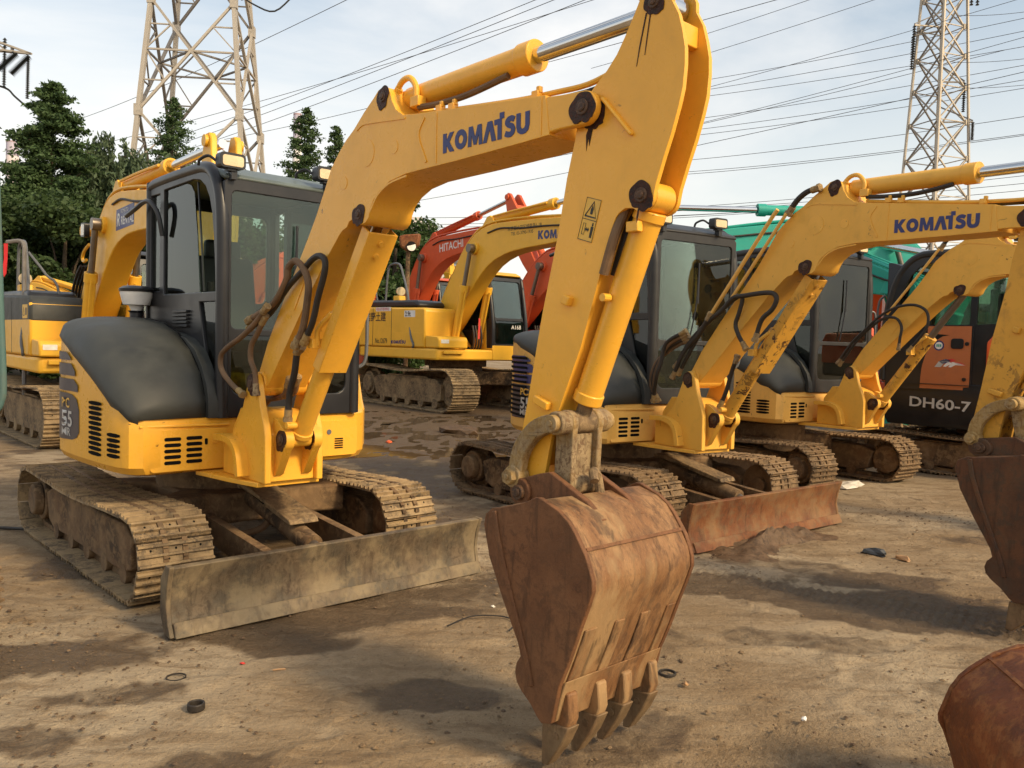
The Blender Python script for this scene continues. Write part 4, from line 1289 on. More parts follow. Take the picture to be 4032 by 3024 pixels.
    # mirror arm / grab rail
    m = MB(); m.tube([(.03, yr - .015, 2.12), (.02, yr - .04, 2.26), (-.06, yr - .06, 2.345), (-.16, yr - .07, 2.355), (-.30, yr - .08, 2.32), (-.47, yr - .08, 2.29)], .016, 8)
    put('mirror_arm', m, 'cab_dark', cab, UP)
    m = MB(); m.tube([(.885, yl + .0, 1.86), (.91, yl + .05, 1.84), (.915, yl + .06, 1.7), (.915, yl + .06, 1.40), (.905, yl + .045, 1.31), (.885, yl, 1.28)], .012, 8)
    put('grab_rail', m, 'grey_rail', cab, UP)
    m = MB(); m.tube([(.91, .0, 1.53), (.912, .06, 1.8), (.912, .08, 2.12)], .006, 6, 3); m.box((.912, .08, 2.0), (.008, .014, .34))
    put('wiper', m, 'cab_dark', cab, UP)


def mini_excavator(label, X, Y, yaw_u, yaw_t, s, opt, group=None):
    t = thing('excavator', label, 'excavator', (X, Y, 0), yaw_u, s, group)
    UP = Matrix.Rotation(yaw_t - yaw_u, 4, 'Z')
    sh = SHOE_MINI if opt['fresh'] else SHOE_MINI_D
    for y in (-.78, .78):
        crawler(t, y, 1.07, opt.get('front_x', 1.0), .245, .405, .135, sh, 'under', .3, phase=.35 if y < 0 else .8)
    mb = MB()
    mb.prism([(-.45, -.62), (-.30, -.30), (-.30, .30), (-.45, .62), (-.25, .62), (-.1, .42), (.3, .42), (.45, .62), (.65, .62), (.55, .3), (.62, .12), (.62, -.22), (.55, -.3), (.65, -.62), (.45, -.62), (.3, -.42), (-.1, -.42), (-.25, -.62)], .27, .46, 'z')
    mb.cyl((0, 0, .40), (0, 0, .60), .42, n=32)
    uc = put('undercarriage_frame', mb, 'under', t, bevel=.02)
    mb = MB(); mb.cyl((0, 0, .56), (0, 0, .665), .36, n=36); mb.cyl((0, 0, .60), (0, 0, .64), .43, n=36)
    put('slew_ring', mb, 'under', uc, bevel=.006)
    mb = MB(); mb.tube([(.50, -.28, .42), (.58, -.30, .30), (.72, -.24, .23), (.86, -.12, .27), (.92, -.06, .36)], .022, 8)
    put('blade_hose', mb, 'hose_tan', uc)
    blade(t, opt['blade'], opt.get('bx', 1.70), opt.get('bt', .345))
    if opt.get('body_fn'):
        opt['body_fn'](t, UP, opt)
    else:
        mini_body(t, UP, opt)
    mini_front(t, UP, opt)
    return t
# ------------------------------------------------------------------ the three small yellow excavators
def P3(l, y):
    return [(a, y, b) for a, b in l]

H1 = [(P3([(1.27, 1.56), (1.40, 1.60), (1.537, 1.64), (1.628, 1.703), (1.701, 1.78), (1.714, 1.833), (1.786, 1.865), (1.872, 1.822), (1.923, 1.744), (1.912, 1.648), (1.875, 1.523), (1.80, 1.43)], -.40), .018, 'hose_tan'),
      (P3([(1.25, 1.52), (1.40, 1.57), (1.507, 1.61), (1.687, 1.738), (1.83, 1.81), (1.926, 1.864), (2.0, 1.88), (2.054, 1.854), (2.049, 1.787), (1.993, 1.674), (1.943, 1.551), (1.86, 1.45)], -.385), .016, 'rubber'),
      (P3([(1.72, 1.42), (1.682, 1.394), (1.656, 1.283), (1.607, 1.169), (1.59, 1.03)], -.325), .018, 'rubber'),
      (P3([(1.56, 1.63), (1.412, 1.538), (1.265, 1.47), (1.077, 1.404), (.996, 1.353), (1.007, 1.275), (1.131, 1.203), (1.28, 1.15)], -.44), .015, 'hose_tan'),
      (P3([(1.50, 1.58), (1.413, 1.488), (1.343, 1.424), (1.337, 1.343), (1.392, 1.271), (1.41, 1.16)], -.42), .015, 'hose_tan'),
      ([(.95, -.16, 1.02), (1.12, -.18, 1.12), (1.28, -.2, 1.13), (1.42, -.2, 1.16), (1.5, -.22, 1.25)], .016, 'hose_tan'),
      ([(.95, -.24, 1.02), (1.12, -.26, 1.11), (1.28, -.26, 1.12), (1.42, -.26, 1.15), (1.5, -.27, 1.24)], .016, 'hose_tan')]
opt1 = dict(yellow='yellow', body='yellow', guard='yellow', cover='charcoal', cab='cab_dark', roof='cab_roof', blade='blade_grey', bucket_side='bucket_side', bucket_back='bucket_back',
            logo='blue', fresh=True, hoses=H1, model='55', open_window=True, bx=1.70, bt=.345)
mini_excavator('freshly painted yellow excavator with grey blade and rusty bucket, standing in front of the others', -2.0526, 5.8722, -.8203, -.8203, 1.0, opt1, 'small yellow excavators parked in a row')

H2 = [(P3([(1.20, 1.30), (1.343, 1.493), (1.505, 1.632), (1.662, 1.733), (1.769, 1.823), (1.876, 1.836), (2.042, 1.85), (2.133, 1.843), (2.165, 1.802), (2.129, 1.732), (2.042, 1.662), (1.99, 1.52)], -.42), .017, 'rubber'),
      (P3([(1.22, 1.25), (1.45, 1.58), (1.595, 1.7), (1.726, 1.79), (1.812, 1.834), (1.845, 1.812), (1.818, 1.714), (1.79, 1.631), (1.827, 1.548), (1.894, 1.46)], -.405), .016, 'rubber'),
      (P3([(1.18, 1.22), (1.30, 1.42), (1.45, 1.56), (1.56, 1.709)], -.43), .016, 'rubber'),
      (P3([(1.56, 1.709), (1.82, 2.03), (2.076, 2.343), (2.141, 2.414)], -.42), .014, 'yellow_old'),
      (P3([(1.70, 1.78), (1.96, 2.09), (2.201, 2.384)], -.40), .012, 'yellow_old'),
      (P3([(2.201, 2.384), (2.264, 2.461), (2.345, 2.51), (2.44, 2.525)], -.38), .019, 'rubber'),
      (P3([(1.75, 1.40), (1.70, 1.28), (1.66, 1.15), (1.60, 1.02)], -.33), .016, 'rubber')]
for k in range(4):
    H2.append(([(1.0, -.40 - .02 * k, 1.02), (.93 + .05 * k, -.43 - .025 * k, 1.16 + .02 * k), (1.0 + .04 * k, -.44 - .02 * k, 1.33), (1.16, -.43 - .02 * k, 1.44 + .015 * k), (1.34, -.42 - .015 * k, 1.52 + .02 * k)], .015, 'rubber' if k % 2 else 'hose_tan'))
opt2 = dict(yellow='yellow_worn', body='yellow_old', guard='yellow_chipped', arm='yellow_chipped', cover='charcoal', cab='cab_old', roof='cab_old', blade='blade_rust', bucket_side='bucket_dark', bucket_back='bucket_dark',
            logo='blue', fresh=False, hoses=H2, model='55', grille=True, decal_shift=-4, stripe='blue', boom_a=-2.4, arm_a=5.1, arm_s=.90, bucket_a=-8, bucket_sx=1.25, sticker=False, bx=1.72, bt=.345, front_x=1.08)
mini_excavator('worn yellow excavator with orange rusted blade, its arm and dark bucket reaching the right edge', 1.0111, 7.9218, -.8903, -1.0068, 1.017, opt2, 'small yellow excavators parked in a row')

H3 = [(P3([(1.2, 1.3), (1.35, 1.50), (1.50, 1.64), (1.64, 1.76), (1.80, 1.84), (1.98, 1.86), (2.1, 1.80), (2.12, 1.68), (2.05, 1.56), (1.95, 1.44)], -.42), .013, 'rubber'),
      (P3([(1.22, 1.28), (1.40, 1.52), (1.55, 1.66), (1.68, 1.74), (1.80, 1.74), (1.86, 1.66), (1.85, 1.55), (1.84, 1.45)], -.41), .013, 'rubber'),
      (P3([(1.70, 1.78), (1.96, 2.09), (2.18, 2.36)], -.40), .012, 'yellow_old'),
      (P3([(2.18, 2.36), (2.25, 2.45), (2.34, 2.50), (2.45, 2.52)], -.38), .018, 'rubber')]
opt3 = dict(yellow='yellow_worn', body='yellow_old', guard='yellow_chipped', arm='yellow_worn', cover='charcoal', cab='cab_old', roof='cab_old', blade='blade_rust', bucket_side='bucket_dark', bucket_back='bucket_dark',
            logo='blue', fresh=False, hoses=H3, model='55', boom_a=-4.0, arm_a=4.5, bucket_a=0, sticker=False, has_guard=False, front_x=1.1)
mini_excavator('yellow excavator with thin uncovered boom rod, parked just before the black machine', 3.1046, 10.0853, -.9522 + math.pi, -.9939, 1.0513, opt3, 'small yellow excavators parked in a row')
# ------------------------------------------------------------------ large excavators standing behind
LFOOT = (-.10, 1.62)
LPIN = (5.05, 3.70)
LB_TOP = [(-.30, 1.70), (-.24, 1.95), (.078, 2.495), (.35, 2.86), (.55, 3.12), (.74, 3.36), (.90, 3.53), (1.10, 3.70), (1.30, 3.83), (1.50, 3.91), (1.80, 3.965), (2.10, 3.985), (2.60, 3.975), (3.40, 3.945), (4.20, 3.90), (5.0, 3.82)]
LB_LOW = [(5.12, 3.72), (5.08, 3.62), (4.95, 3.58), (4.2, 3.47), (3.8, 3.43), (3.01, 3.395), (2.60, 3.36), (2.32, 3.315), (2.05, 3.24), (1.80, 3.13), (1.56, 2.97), (1.315, 2.76), (1.05, 2.48), (.817, 2.22), (.50, 1.90), (.12, 1.58), (-.05, 1.50), (-.22, 1.55)]


def large_excavator(label, X, Y, yaw_u, yaw_t, s, opt, group=None):
    t = thing('excavator', label, 'excavator', (X, Y, 0), yaw_u, s, group)
    UP = Matrix.Rotation(yaw_t - yaw_u, 4, 'Z')
    col, cabm = opt['col'], opt.get('cab', 'cab_dark')
    yb = -.25
    if opt.get('tracks', True):
        for y in (-1.15, 1.15):
            crawler(t, y, 1.72, 1.66, .45, .68, .19, SHOE_BIG, 'steel_mud', .5, drums=opt.get('drums', True), sag=.07, phase=.2)
        mb = MB()
        mb.prism([(-.9, -.85), (-.5, -.5), (-.5, .5), (-.9, .85), (-.4, .85), (-.1, .6), (.3, .6), (.6, .85), (1.1, .85), (.7, .5), (.7, -.5), (1.1, -.85), (.6, -.85), (.3, -.6), (-.1, -.6), (-.4, -.85)], .50, .82, 'z')
        mb.cyl((0, 0, .7), (0, 0, 1.0), .62, n=36)
        uc = put('undercarriage_frame', mb, 'under', t, bevel=.03)
        mb = MB(); mb.cyl((0, 0, .92), (0, 0, 1.09), .72, n=40)
        put('slew_ring', mb, 'under', uc)
    # ---- upper deck and body boxes
    mb = MB(); mb.prism([(1.22, -1.30), (1.25, -1.0), (1.25, 1.05), (1.20, 1.25), (-2.2, 1.33), (-2.2, -1.33), (1.1, -1.35)], 1.08, 1.32, 'z')
    dk = put('upper_deck', mb, col, t, UP, bevel=.04)
    if opt.get('body', True):
        mb = MB(); mb.prism([(-2.25, 1.33), (-2.25, 2.22), (-2.18, 2.26), (.70, 2.20), (.76, 2.15), (.76, 1.33)], -1.352, -.55)
        bd = put('body', mb, opt.get('side_col', col), t, UP, bevel=opt.get('round', .05))
        mb = MB(); mb.prism([(.765, 1.335), (.765, 1.60), (1.25, 1.58), (1.30, 1.52), (1.30, 1.335)], -1.33, -.58)
        put('step_box', mb, col, bd, UP, bevel=.03)
        mb = MB(); mb.prism([(-2.25, 1.33), (-2.25, 2.24), (-.6, 2.24), (-.6, 1.33)], -.54, 1.33)
        put('rear_body', mb, col, bd, UP, bevel=.05)
        # counterweight, round at the back
        pl = [(-2.26, -1.35)] + [(-2.26 - .55 * math.cos(rad(a)), 1.35 * math.sin(rad(a))) for a in range(-80, 81, 16)] + [(-2.26, 1.35)]
        mb = MB(); mb.rings([[(x, y * .96, 1.10) for x, y in pl], [(x, y, 1.2) for x, y in pl], [(x, y, 2.1) for x, y in pl], [(x * .99, y * .97, 2.22) for x, y in pl]])
        put('counterweight', mb, col, bd, UP, bevel=.03)
        mb = MB(); mb.prism([(-2.7, 2.245), (-2.65, 2.36), (-2.5, 2.42), (.25, 2.38), (.38, 2.32), (.40, 2.22)], -1.30, -.58)
        hd = put('engine_hood', mb, 'cab_dark', t, UP, bevel=.05)
        mb = MB(); mb.prism([(-2.7, 2.245), (-2.65, 2.36), (-2.5, 2.42), (-.7, 2.40), (-.66, 2.25)], -.57, 1.28)
        put('rear_hood', mb, 'cab_dark', hd, UP, bevel=.05)
        for x in (-2.2, -1.52, -.66):
            mb = MB(); mb.box((x, -1.353, 1.78), (.012, .006, .86)); put('panel_seam', mb, 'black_ink', bd, UP)
        mb = MB(); mb.prism(rrect(-.62, .68, 1.36, 1.66, .03), -1.358, -1.35); put('hatch', mb, col, bd, UP, bevel=.004)
        mb = MB(); mb.prism(rrect(-1.98, -1.86, 1.62, 1.76, .02), -1.359, -1.35); put('hatch_latch', mb, col, bd, UP, bevel=.004)
        mb = MB(); mb.tube([(-1.30, -1.15, 2.36), (-1.20, -1.15, 3.10), (-1.02, -1.15, 3.24), (-.70, -1.15, 3.22), (-.52, -1.16, 3.0), (-.18, -1.2, 2.40), (.20, -1.36, 1.62), (.34, -1.37, 1.40), (.30, -1.36, 1.33)], .026, 8, 5)
        put('handrail', mb, 'grey_rail', t, UP)
        mb = MB(); mb.prism([(-.78, 2.3), (-.78, 2.50), (-.56, 2.50), (-.52, 2.3)], -1.25, -1.05); hl = put('light_box', mb, col, t, UP, bevel=.02)
        mb = MB(); mb.cyl((-.64, -1.15, 2.60), (-.56, -1.17, 2.60), .10, n=16); put('lamp', mb, 'lens', hl, UP)
        mb = MB(); mb.prism(rrect(-1.28, -1.08, 1.44, 1.52, .01), 1.301, 1.306, 'x'); put('front_lamp', mb, 'lens_clear', bd, UP)
        mb = MB(); mb.box((1.29, -.95, 1.25), (.06, .5, .07)); put('step', mb, col, bd, UP, bevel=.01)
        for k in range(4):
            y = .02 + k * .07 - .2
            mb = MB(); mb.tube([(.55, y, 1.36), (.75, y, 1.28), (.95, y - .02, 1.36), (1.0, y - .03, 1.60), (.95, y - .04, 1.85)], .022, 7)
            put('hydraulic_hose', mb, 'rubber', t, UP)
        for k in range(opt.get('ribbons', 0)):
            mb = MB(); y = -.12 + k * .25
            mb.prism([(y, 1.55), (y + .05, 1.56), (y + .06, 2.0), (y + .01, 2.02)], 1.02, 1.025, 'x'); put('red_ribbon', mb, 'red_ink', t, UP)
    # ---- boom bracket
    mb = MB()
    for sg in (-1, 1):
        y = yb + sg * .29
        mb.prism([(-.45, 1.33), (-.28, 1.75), (-.10, 1.86), (.08, 1.78), (.55, 1.36), (.85, 1.34), (.95, 1.2), (.9, 1.10), (-.45, 1.10)], y - .04, y + .04)
    put('boom_bracket', mb, col, dk, UP, bevel=.02)
    # ---- cab
    if opt.get('has_cab', True):
        y0, y1 = .12, 1.12
        side = [(-.55, 1.33), (-.55, 2.95), (-.45, 3.04), (.75, 3.06), (.95, 3.0), (1.08, 2.75), (1.20, 2.2), (1.24, 1.9), (1.24, 1.33)]
        w1 = [(-.40, 2.0), (-.40, 2.88), (.70, 2.90), (.86, 2.86), (.98, 2.62), (1.08, 2.15), (1.08, 2.0), (.6, 1.75), (.0, 1.75)]
        mb = MB(); mb.plate(side, [w1], y0, y0 + .05); mb.plate(side, [[(-.35, 1.9), (-.35, 2.88), (.70, 2.90), (.86, 2.86), (1.0, 2.6), (1.10, 2.1), (1.10, 1.5), (.4, 1.5)]], y1 - .05, y1)
        mb.plate([(y0 + .02, 1.33), (y0 + .02, 2.96), (y1 - .02, 2.96), (y1 - .02, 1.33)], [rrect(y0 + .10, y1 - .10, 2.04, 2.88, .06), rrect(y0 + .10, y1 - .10, 1.46, 1.98, .05)], 1.17, 1.22, 'x')
        mb.plate([(y0 + .02, 1.33), (y0 + .02, 2.98), (y1 - .02, 2.98), (y1 - .02, 1.33)], [rrect(y0 + .12, y1 - .12, 2.1, 2.85, .06)], -.54, -.49, 'x')
        # front plate leans back with the posts
        for i, v in enumerate(mb.v):
            if v[0] > 1.15 and v[2] > 1.9:
                mb.v[i] = (v[0] - (v[2] - 1.9) * .21, v[1], v[2])
        cab = put('cab', mb, cabm, t, UP, bevel=.015)
        for y in (y0 + .03, y1 - .03):
            mb = MB(); mb.tube([(1.21, y, 1.34), (1.21, y, 1.9), (1.02, y, 2.80), (.94, y, 2.96), (.78, y, 3.02), (.2, y, 3.03), (-.45, y, 3.0)], .045, 10, 4); put('corner_post', mb, cabm, cab, UP)
        mb = MB(); mb.prism([(-.56, 2.98), (-.48, 3.09), (.3, 3.13), (.80, 3.10), (1.0, 3.02), (.9, 2.98)], y0 + .01, y1 - .01); put('roof', mb, opt.get('roof', col), cab, UP, bevel=.03)
        mb = MB(); mb.box((.35, (y0 + y1) / 2, 1.37), (1.6, y1 - y0 - .14, .06)); mb.box((.0, (y0 + y1) / 2, 1.7), (.5, .5, .6)); mb.box((-.25, (y0 + y1) / 2, 2.2), (.14, .5, .8)); put('seat', mb, 'seat', cab, UP, bevel=.03)
        def pane(poly, k, ax, mat='glass'):
            m = MB(); m.prism(poly, k - .004, k + .004, ax)
            if ax == 'x' and k > 0:
                for i, v in enumerate(m.v):
                    m.v[i] = (v[0] - max(0, v[2] - 1.9) * .21, v[1], v[2])
            put('window_pane', m, mat, cab, UP, sm=0)
        pane(w1, y0 + .025, 'y'); pane(rrect(y0 + .10, y1 - .10, 2.04, 2.88, .06), 1.195, 'x'); pane(rrect(y0 + .10, y1 - .10, 1.46, 1.98, .05), 1.195, 'x', 'glass_dark')
        pane([(-.35, 1.9), (-.35, 2.88), (.70, 2.90), (.86, 2.86), (1.0, 2.6), (1.10, 2.1), (1.10, 1.5), (.4, 1.5)], y1 - .025, 'y')
        if opt.get('skirt', True):
            mb = MB(); mb.prism([(.60, 1.325), (.60, 1.55), (.82, 2.0), (1.0, 2.0), (1.05, 1.36), (1.26, 1.36), (1.26, 1.325)], y0 - .02, y0 + .0); put('cab_skirt', mb, col, cab, UP, bevel=.01)
            mb = MB(); mb.prism([(y0, 1.10), (y0, 1.42), (y1, 1.42), (y1, 1.10)], 1.225, 1.262, 'x'); put('cab_skirt', mb, col, cab, UP, bevel=.015)
        if opt.get('pane_mark'):
            mb = text_mb(opt['pane_mark'], (1.212, y0 + .55, 1.80), (0, 1, 0), (0, 0, 1), .13); put('glass_mark', mb, 'white_ink', cab, UP, sm=0)
    # ---- boom, arm and cylinders
    BM = UP @ rot_about(LFOOT, opt.get('boom_a', 0))
    outl = LB_TOP + LB_LOW
    mb = MB(); mb.prism(outl, yb - .20, yb + .20)
    bo = put('boom', mb, opt.get('boom_col', col), t, BM, bevel=.018)
    bcol = opt.get('boom_col', col)
    mb = MB(); mb.cyl((1.30, yb - .26, 3.50), (1.30, yb + .26, 3.50), .13, n=22); mb.cyl((1.30, yb - .36, 3.50), (1.30, yb + .36, 3.50), .075, n=18)
    put('cylinder_boss', mb, bcol, bo, BM, bevel=.01)
    mb = MB()
    for sg in (-1, 1):
        mb.prism([(1.35, 3.86), (1.62, 4.16), (1.74, 4.18), (1.80, 4.10), (1.98, 3.97)], yb + sg * .12 - .03, yb + sg * .12 + .03)
    put('cylinder_lug', mb, bcol, bo, BM, bevel=.01)
    for k, (yy, lift) in enumerate(((-.16, .05), (-.07, .06), (.10, .05))):
        path = [(x, yb + yy, z + lift) for x, z in LB_TOP[1:]]
        mb = MB(); mb.tube(path[:3] + path[4::2], .024, 6, 3); put('boom_pipe', mb, bcol, bo, BM)
    for sg in (-1, 1):
        mb = MB(); mb.tube([(1.75, yb + sg * .215, 3.80), (2.2, yb + sg * .22, 3.86), (2.9, yb + sg * .22, 3.80), (3.6, yb + sg * .22, 3.78), (4.4, yb + sg * .22, 3.74), (4.9, yb + sg * .23, 3.80)], .018, 6, 4); put('side_hose', mb, 'rubber', bo, BM)
        mb = MB(); mb.prism([(4.35, 3.52), (4.45, 3.86), (5.0, 3.80), (5.08, 3.70), (5.0, 3.60)], min(yb + sg * .198, yb + sg * .225), max(yb + sg * .198, yb + sg * .225)); put('boom_end_plate', mb, bcol, bo, BM, bevel=.008)
    if opt.get('boom_hoses'):
        for k in range(4):
            mb = MB(); yy = yb - .26 + k * .05
            mb.tube([(-.75, yy, 1.75), (-.62, yy, 2.0), (-.42, yy, 2.2), (-.25, yy, 2.5), (-.02, yy, 2.72), (.2, yy, 2.85)], .024, 7); put('hydraulic_hose', mb, 'rubber', bo, BM)
        mb = MB(); mb.tube([(.50, yb - .22, 3.2), (.22, yb - .22, 3.1), (.10, yb - .22, 2.98), (.2, yb - .22, 2.92), (.35, yb - .22, 2.95)], .026, 7); put('boom_pipe', mb, bcol, bo, BM)
    if opt.get('boom_lamp'):
        mb = MB(); mb.prism(rrect(.80, 1.02, 3.30, 3.52, .03), yb - .42, yb - .34); l = put('work_light', mb, 'cab_dark', bo, BM, bevel=.01)
        mb = MB(); mb.prism(rrect(.825, .995, 3.325, 3.495, .02), yb - .425, yb - .418); put('lens', mb, 'lens_clear', l, BM)
        mb = MB(); mb.cyl((.72, yb - .2, 3.40), (.72, yb - .40, 3.40), .075, n=14); put('lamp_arm', mb, bcol, l, BM)
    # boom cylinders
    for sg in (-1, 1):
        y = yb + sg * .33
        p0 = Vector((.72, y, 1.24)); p1 = UP.inverted() @ (BM @ Vector((1.30, y, 3.50)))
        d = (p1 - p0).normalized(); L = (p1 - p0).length
        e = min(1.52, L * .66)
        mb = MB(); mb.cyl(p0 + d * .06, p0 + d * e, .085, n=20); mb.cyl(p0 + d * (e - .16), p0 + d * e, .10, n=20); mb.cyl(p0 - Vector((0, .08, 0)), p0 + Vector((0, .08, 0)), .10, n=16)
        cy = put('boom_cylinder', mb, opt.get('cyl_col', col), t, UP, bevel=.006)
        mb = MB(); mb.cyl(p0 + d * e, p1, .048, n=16); mb.cyl(p1 - Vector((0, .06, 0)), p1 + Vector((0, .06, 0)), .095, n=18); put('cylinder_rod', mb, 'old_rod', cy, UP)
        n = Vector((d.z, 0, -d.x)); k = Vector((0, -.02, 0))
        mb = MB(); mb.tube([p0 + d * .25 + n * .10 + k, p0 + d * .8 + n * .11 + k, p0 + d * (e - .1) + n * .12 + k], .02, 6); mb.box(p0 + d * .30 + n * .1, (.1, .09, .1)); put('cylinder_pipe', mb, col, cy, UP)
    # arm cylinder and arm
    AM = BM @ rot_about(LPIN, opt.get('arm_a', 0))
    q0 = Vector((1.70, yb, 4.10)); q1 = BM.inverted() @ (AM @ Vector((5.62, yb, 4.28)))
    d = (q1 - q0).normalized(); L = (q1 - q0).length
    mb = MB(); mb.cyl(q0, q0 + d * 2.0, .095, n=20); mb.cyl(q0 + d * 1.84, q0 + d * 2.0, .115, n=20)
    cy = put('arm_cylinder', mb, opt.get('cyl_col', bcol), t, BM, bevel=.006)
    mb = MB(); mb.cyl(q0 + d * 2.0, q1, .055, n=16); put('cylinder_rod', mb, 'chrome', cy, BM)
    mb = MB(); mb.tube([q0 + d * .1 + Vector((0, -.12, .05)), q0 + d * 1.0 + Vector((0, -.13, .04)), q0 + d * 1.85 + Vector((0, -.12, .02))], .022, 6); put('cylinder_pipe', mb, bcol, cy, BM)
    arm = [(5.70, 4.36), (5.58, 4.38), (5.50, 4.28), (5.35, 4.0), (5.15, 3.88), (4.95, 3.80), (4.90, 3.62), (4.98, 3.40), (4.94, 2.6), (4.98, 1.15), (5.06, 1.08), (5.16, 1.14), (5.36, 2.6), (5.60, 3.30), (5.72, 3.9), (5.74, 4.28)]
    ac = opt.get('arm_col', bcol)
    mb = MB(); mb.prism([(x, z) for x, z in arm if z < 4.1 or x < 0] , yb - .15, yb + .15)
    for sg in (-1, 1):
        mb.prism([(5.70, 4.36), (5.58, 4.38), (5.50, 4.28), (5.36, 4.02), (5.30, 3.80), (5.70, 3.80), (5.74, 4.28)], yb + sg * .15 - .04, yb + sg * .15 + .04)
    ar = put('arm', mb, ac, t, AM, bevel=.015)
    for sg in (-1, 1):
        mb = MB(); mb.cyl((5.62, yb + sg * .19, 4.28), (5.62, yb + sg * .23, 4.28), .07, n=16); put('pin', mb, ac, ar, AM)
    c0, c1 = Vector((5.68, yb, 3.55)), Vector((5.42, yb, 1.75))
    d = (c1 - c0).normalized()
    mb = MB(); mb.cyl(c0, c0 + d * 1.35, .085, n=18); mb.cyl(c0 + d * 1.22, c0 + d * 1.35, .10, n=18); cy = put('bucket_cylinder', mb, ac, t, AM, bevel=.005)
    mb = MB(); mb.cyl(c0 + d * 1.35, c1, .05, n=14); put('cylinder_rod', mb, 'chrome', cy, AM)
    mb = MB()
    for sg in (-1, 1):
        mb.bar((5.42, yb + sg * .17, 1.75), (5.05, yb + sg * .17, 1.55), .05, .12, (0, 0, 1)); mb.bar((5.42, yb + sg * .10, 1.75), (5.50, yb + sg * .10, 1.15), .05, .12, (1, 0, 0))
    put('bucket_link', mb, 'steel_mud', t, AM, bevel=.01)
    if opt.get('bucket', True):
        out = [(4.98, 1.20), (5.06, 1.26), (5.50, 1.22), (5.72, 1.02), (5.80, .74), (5.72, .42), (5.42, .12), (5.30, .06), (5.05, .45), (4.90, .85)]
        mb = MB()
        for sg in (-1, 1):
            mb.prism(out, yb + sg * .52 - .02, yb + sg * .52 + .02)
        bk = put('bucket', mb, 'bucket_side', t, AM, bevel=.008)
        back = out[1:8]
        inn = [(x - .03 if x > 5.2 else x, z - .03) for x, z in back]
        mb = MB(); mb.prism(back + inn[::-1], yb - .5, yb + .5); put('bucket_back', mb, 'bucket_side', bk, AM)
        for k in range(4):
            y = yb - .42 + k * .28
            mb = MB(); mb.prism([(5.45, .14), (5.28, .04), (5.10, -.14), (5.22, -.1), (5.40, .06)], y - .05, y + .05); put('tooth', mb, 'tooth', bk, AM)
    return t, UP, BM, AM, bo


def side_text(t, s, x, z, size, mat, y=-1.3555, bold=0.0, sx=1.0, xf=None, parent=None, name='lettering', shear=0):
    return put(name, text_mb(s, (x, y, z), (1, 0, 0), (0, 0, 1), size, bold, shear, .0015, sx), mat, parent or t, xf, sm=0)


# --- the big yellow one in the middle, lettered side
t5, U5, B5, A5, bo5 = large_excavator('large yellow excavator with Japanese lettering on its side, wet mud before its tracks', -1.33, 19.45, -.9, -.9, 1.0,
    dict(col='yellow_far', cab='cab_dark', roof='yellow_far', boom_a=0, arm_a=8, ribbons=3, pane_mark='A168'), 'large excavators standing behind')
bd5 = [c for c in t5.children if c.name.startswith('body')][0]
side_text(t5, '㈱岩野土建', -2.12, 1.93, .23, 'black_ink', parent=bd5, bold=.012, xf=U5, sx=1.05)
side_text(t5, 'No.12679', -1.40, 1.40, .165, 'black_ink', parent=bd5, bold=.008, xf=U5, sx=.85)
put('lettering', flat(LOGO, (-.64, -1.3595, 1.40), (.63, 0, .005), (0, 0, .075)), 'blue', bd5, U5)
p = put('sticker', flat([rrect(-.10, .36, 2.00, 2.145, .01, 2)], (0, -1.353, 0), (1, 0, 0), (0, 0, 1)), 'paper', bd5, U5)
side_text(t5, '2.9t', -.06, 2.02, .15, 'black_ink', y=-1.356, parent=p, bold=.02, xf=U5)
p = put('sticker', flat([rrect(-1.39, -.70, 2.145, 2.235, .01, 2)], (0, -1.353, 0), (1, 0, 0), (0, 0, 1)), 'paper', bd5, U5)
side_text(t5, '昭島以外使用禁止', -1.36, 2.165, .075, 'red_ink', y=-1.356, parent=p, xf=U5)
p = put('model_decal', flat([rrect(-2.62, -2.24, 1.41, 2.18, .03, 2)], (0, -1.353, 0), (1, 0, 0), (0, 0, 1)), 'black_ink', bd5, U5)
side_text(t5, '30', -2.56, 1.50, .26, 'white_ink', y=-1.3565, parent=p, bold=.02, xf=U5)
put('decal_line', flat([[(-2.60, 1.95), (-2.26, 1.95), (-2.26, 1.97), (-2.60, 1.97)], [(-2.60, 2.02), (-2.26, 2.02), (-2.26, 2.04), (-2.60, 2.04)]], (0, -1.3565, 0), (1, 0, 0), (0, 0, 1)), 'white_ink', p, U5)
side_text(t5, '东京都大田区城南岛1-18', 2.42, 3.785, .10, 'black_ink', y=-.4515, parent=bo5, xf=B5)
side_text(t5, 'TEL 03-3790-1935', 2.54, 3.68, .095, 'black_ink', y=-.4515, parent=bo5, xf=B5)
put('brand_lettering', flat(LOGO, (3.40, -.4505, 3.535), (1.15, 0, -.04), (0, 0, .17)), 'blue', bo5, B5)
mb = MB(); mb.prism(rrect(2.15, 2.32, 3.2, 3.36, .01, 2), -.4515, -.45)

# --- rental machine at the far side of the front one
t7, U7, B7, A7, bo7 = large_excavator('yellow rental excavator with dark hood, its boom rising behind the front cab', -5.95, 12.28, -.835, -.86, .85,
    dict(col='yellow_far', side_col='yellow_far', cab='cab_dark', roof='cab_dark', boom_a=-4, arm_a=14, round=.12, boom_hoses=True, boom_lamp=True), 'large excavators standing behind')
p = put('rental_sticker', flat([[(1.92, 3.40), (2.79, 3.49), (2.79, 3.80), (1.92, 3.71)]], (0, -.4505, 0), (1, 0, 0), (0, 0, 1)), 'blue', bo7, B7)
put('lettering', text_mb('RENTAL', (2.17, -.4525, 3.49), (1, 0, .06), (0, 0, 1), .17, .015), 'white_ink', p, B7, sm=0)
put('lettering', text_mb('KOMATSU', (2.15, -.4525, 3.66), (1, 0, .06), (0, 0, 1), .08, .0), 'white_ink', p, B7, sm=0)
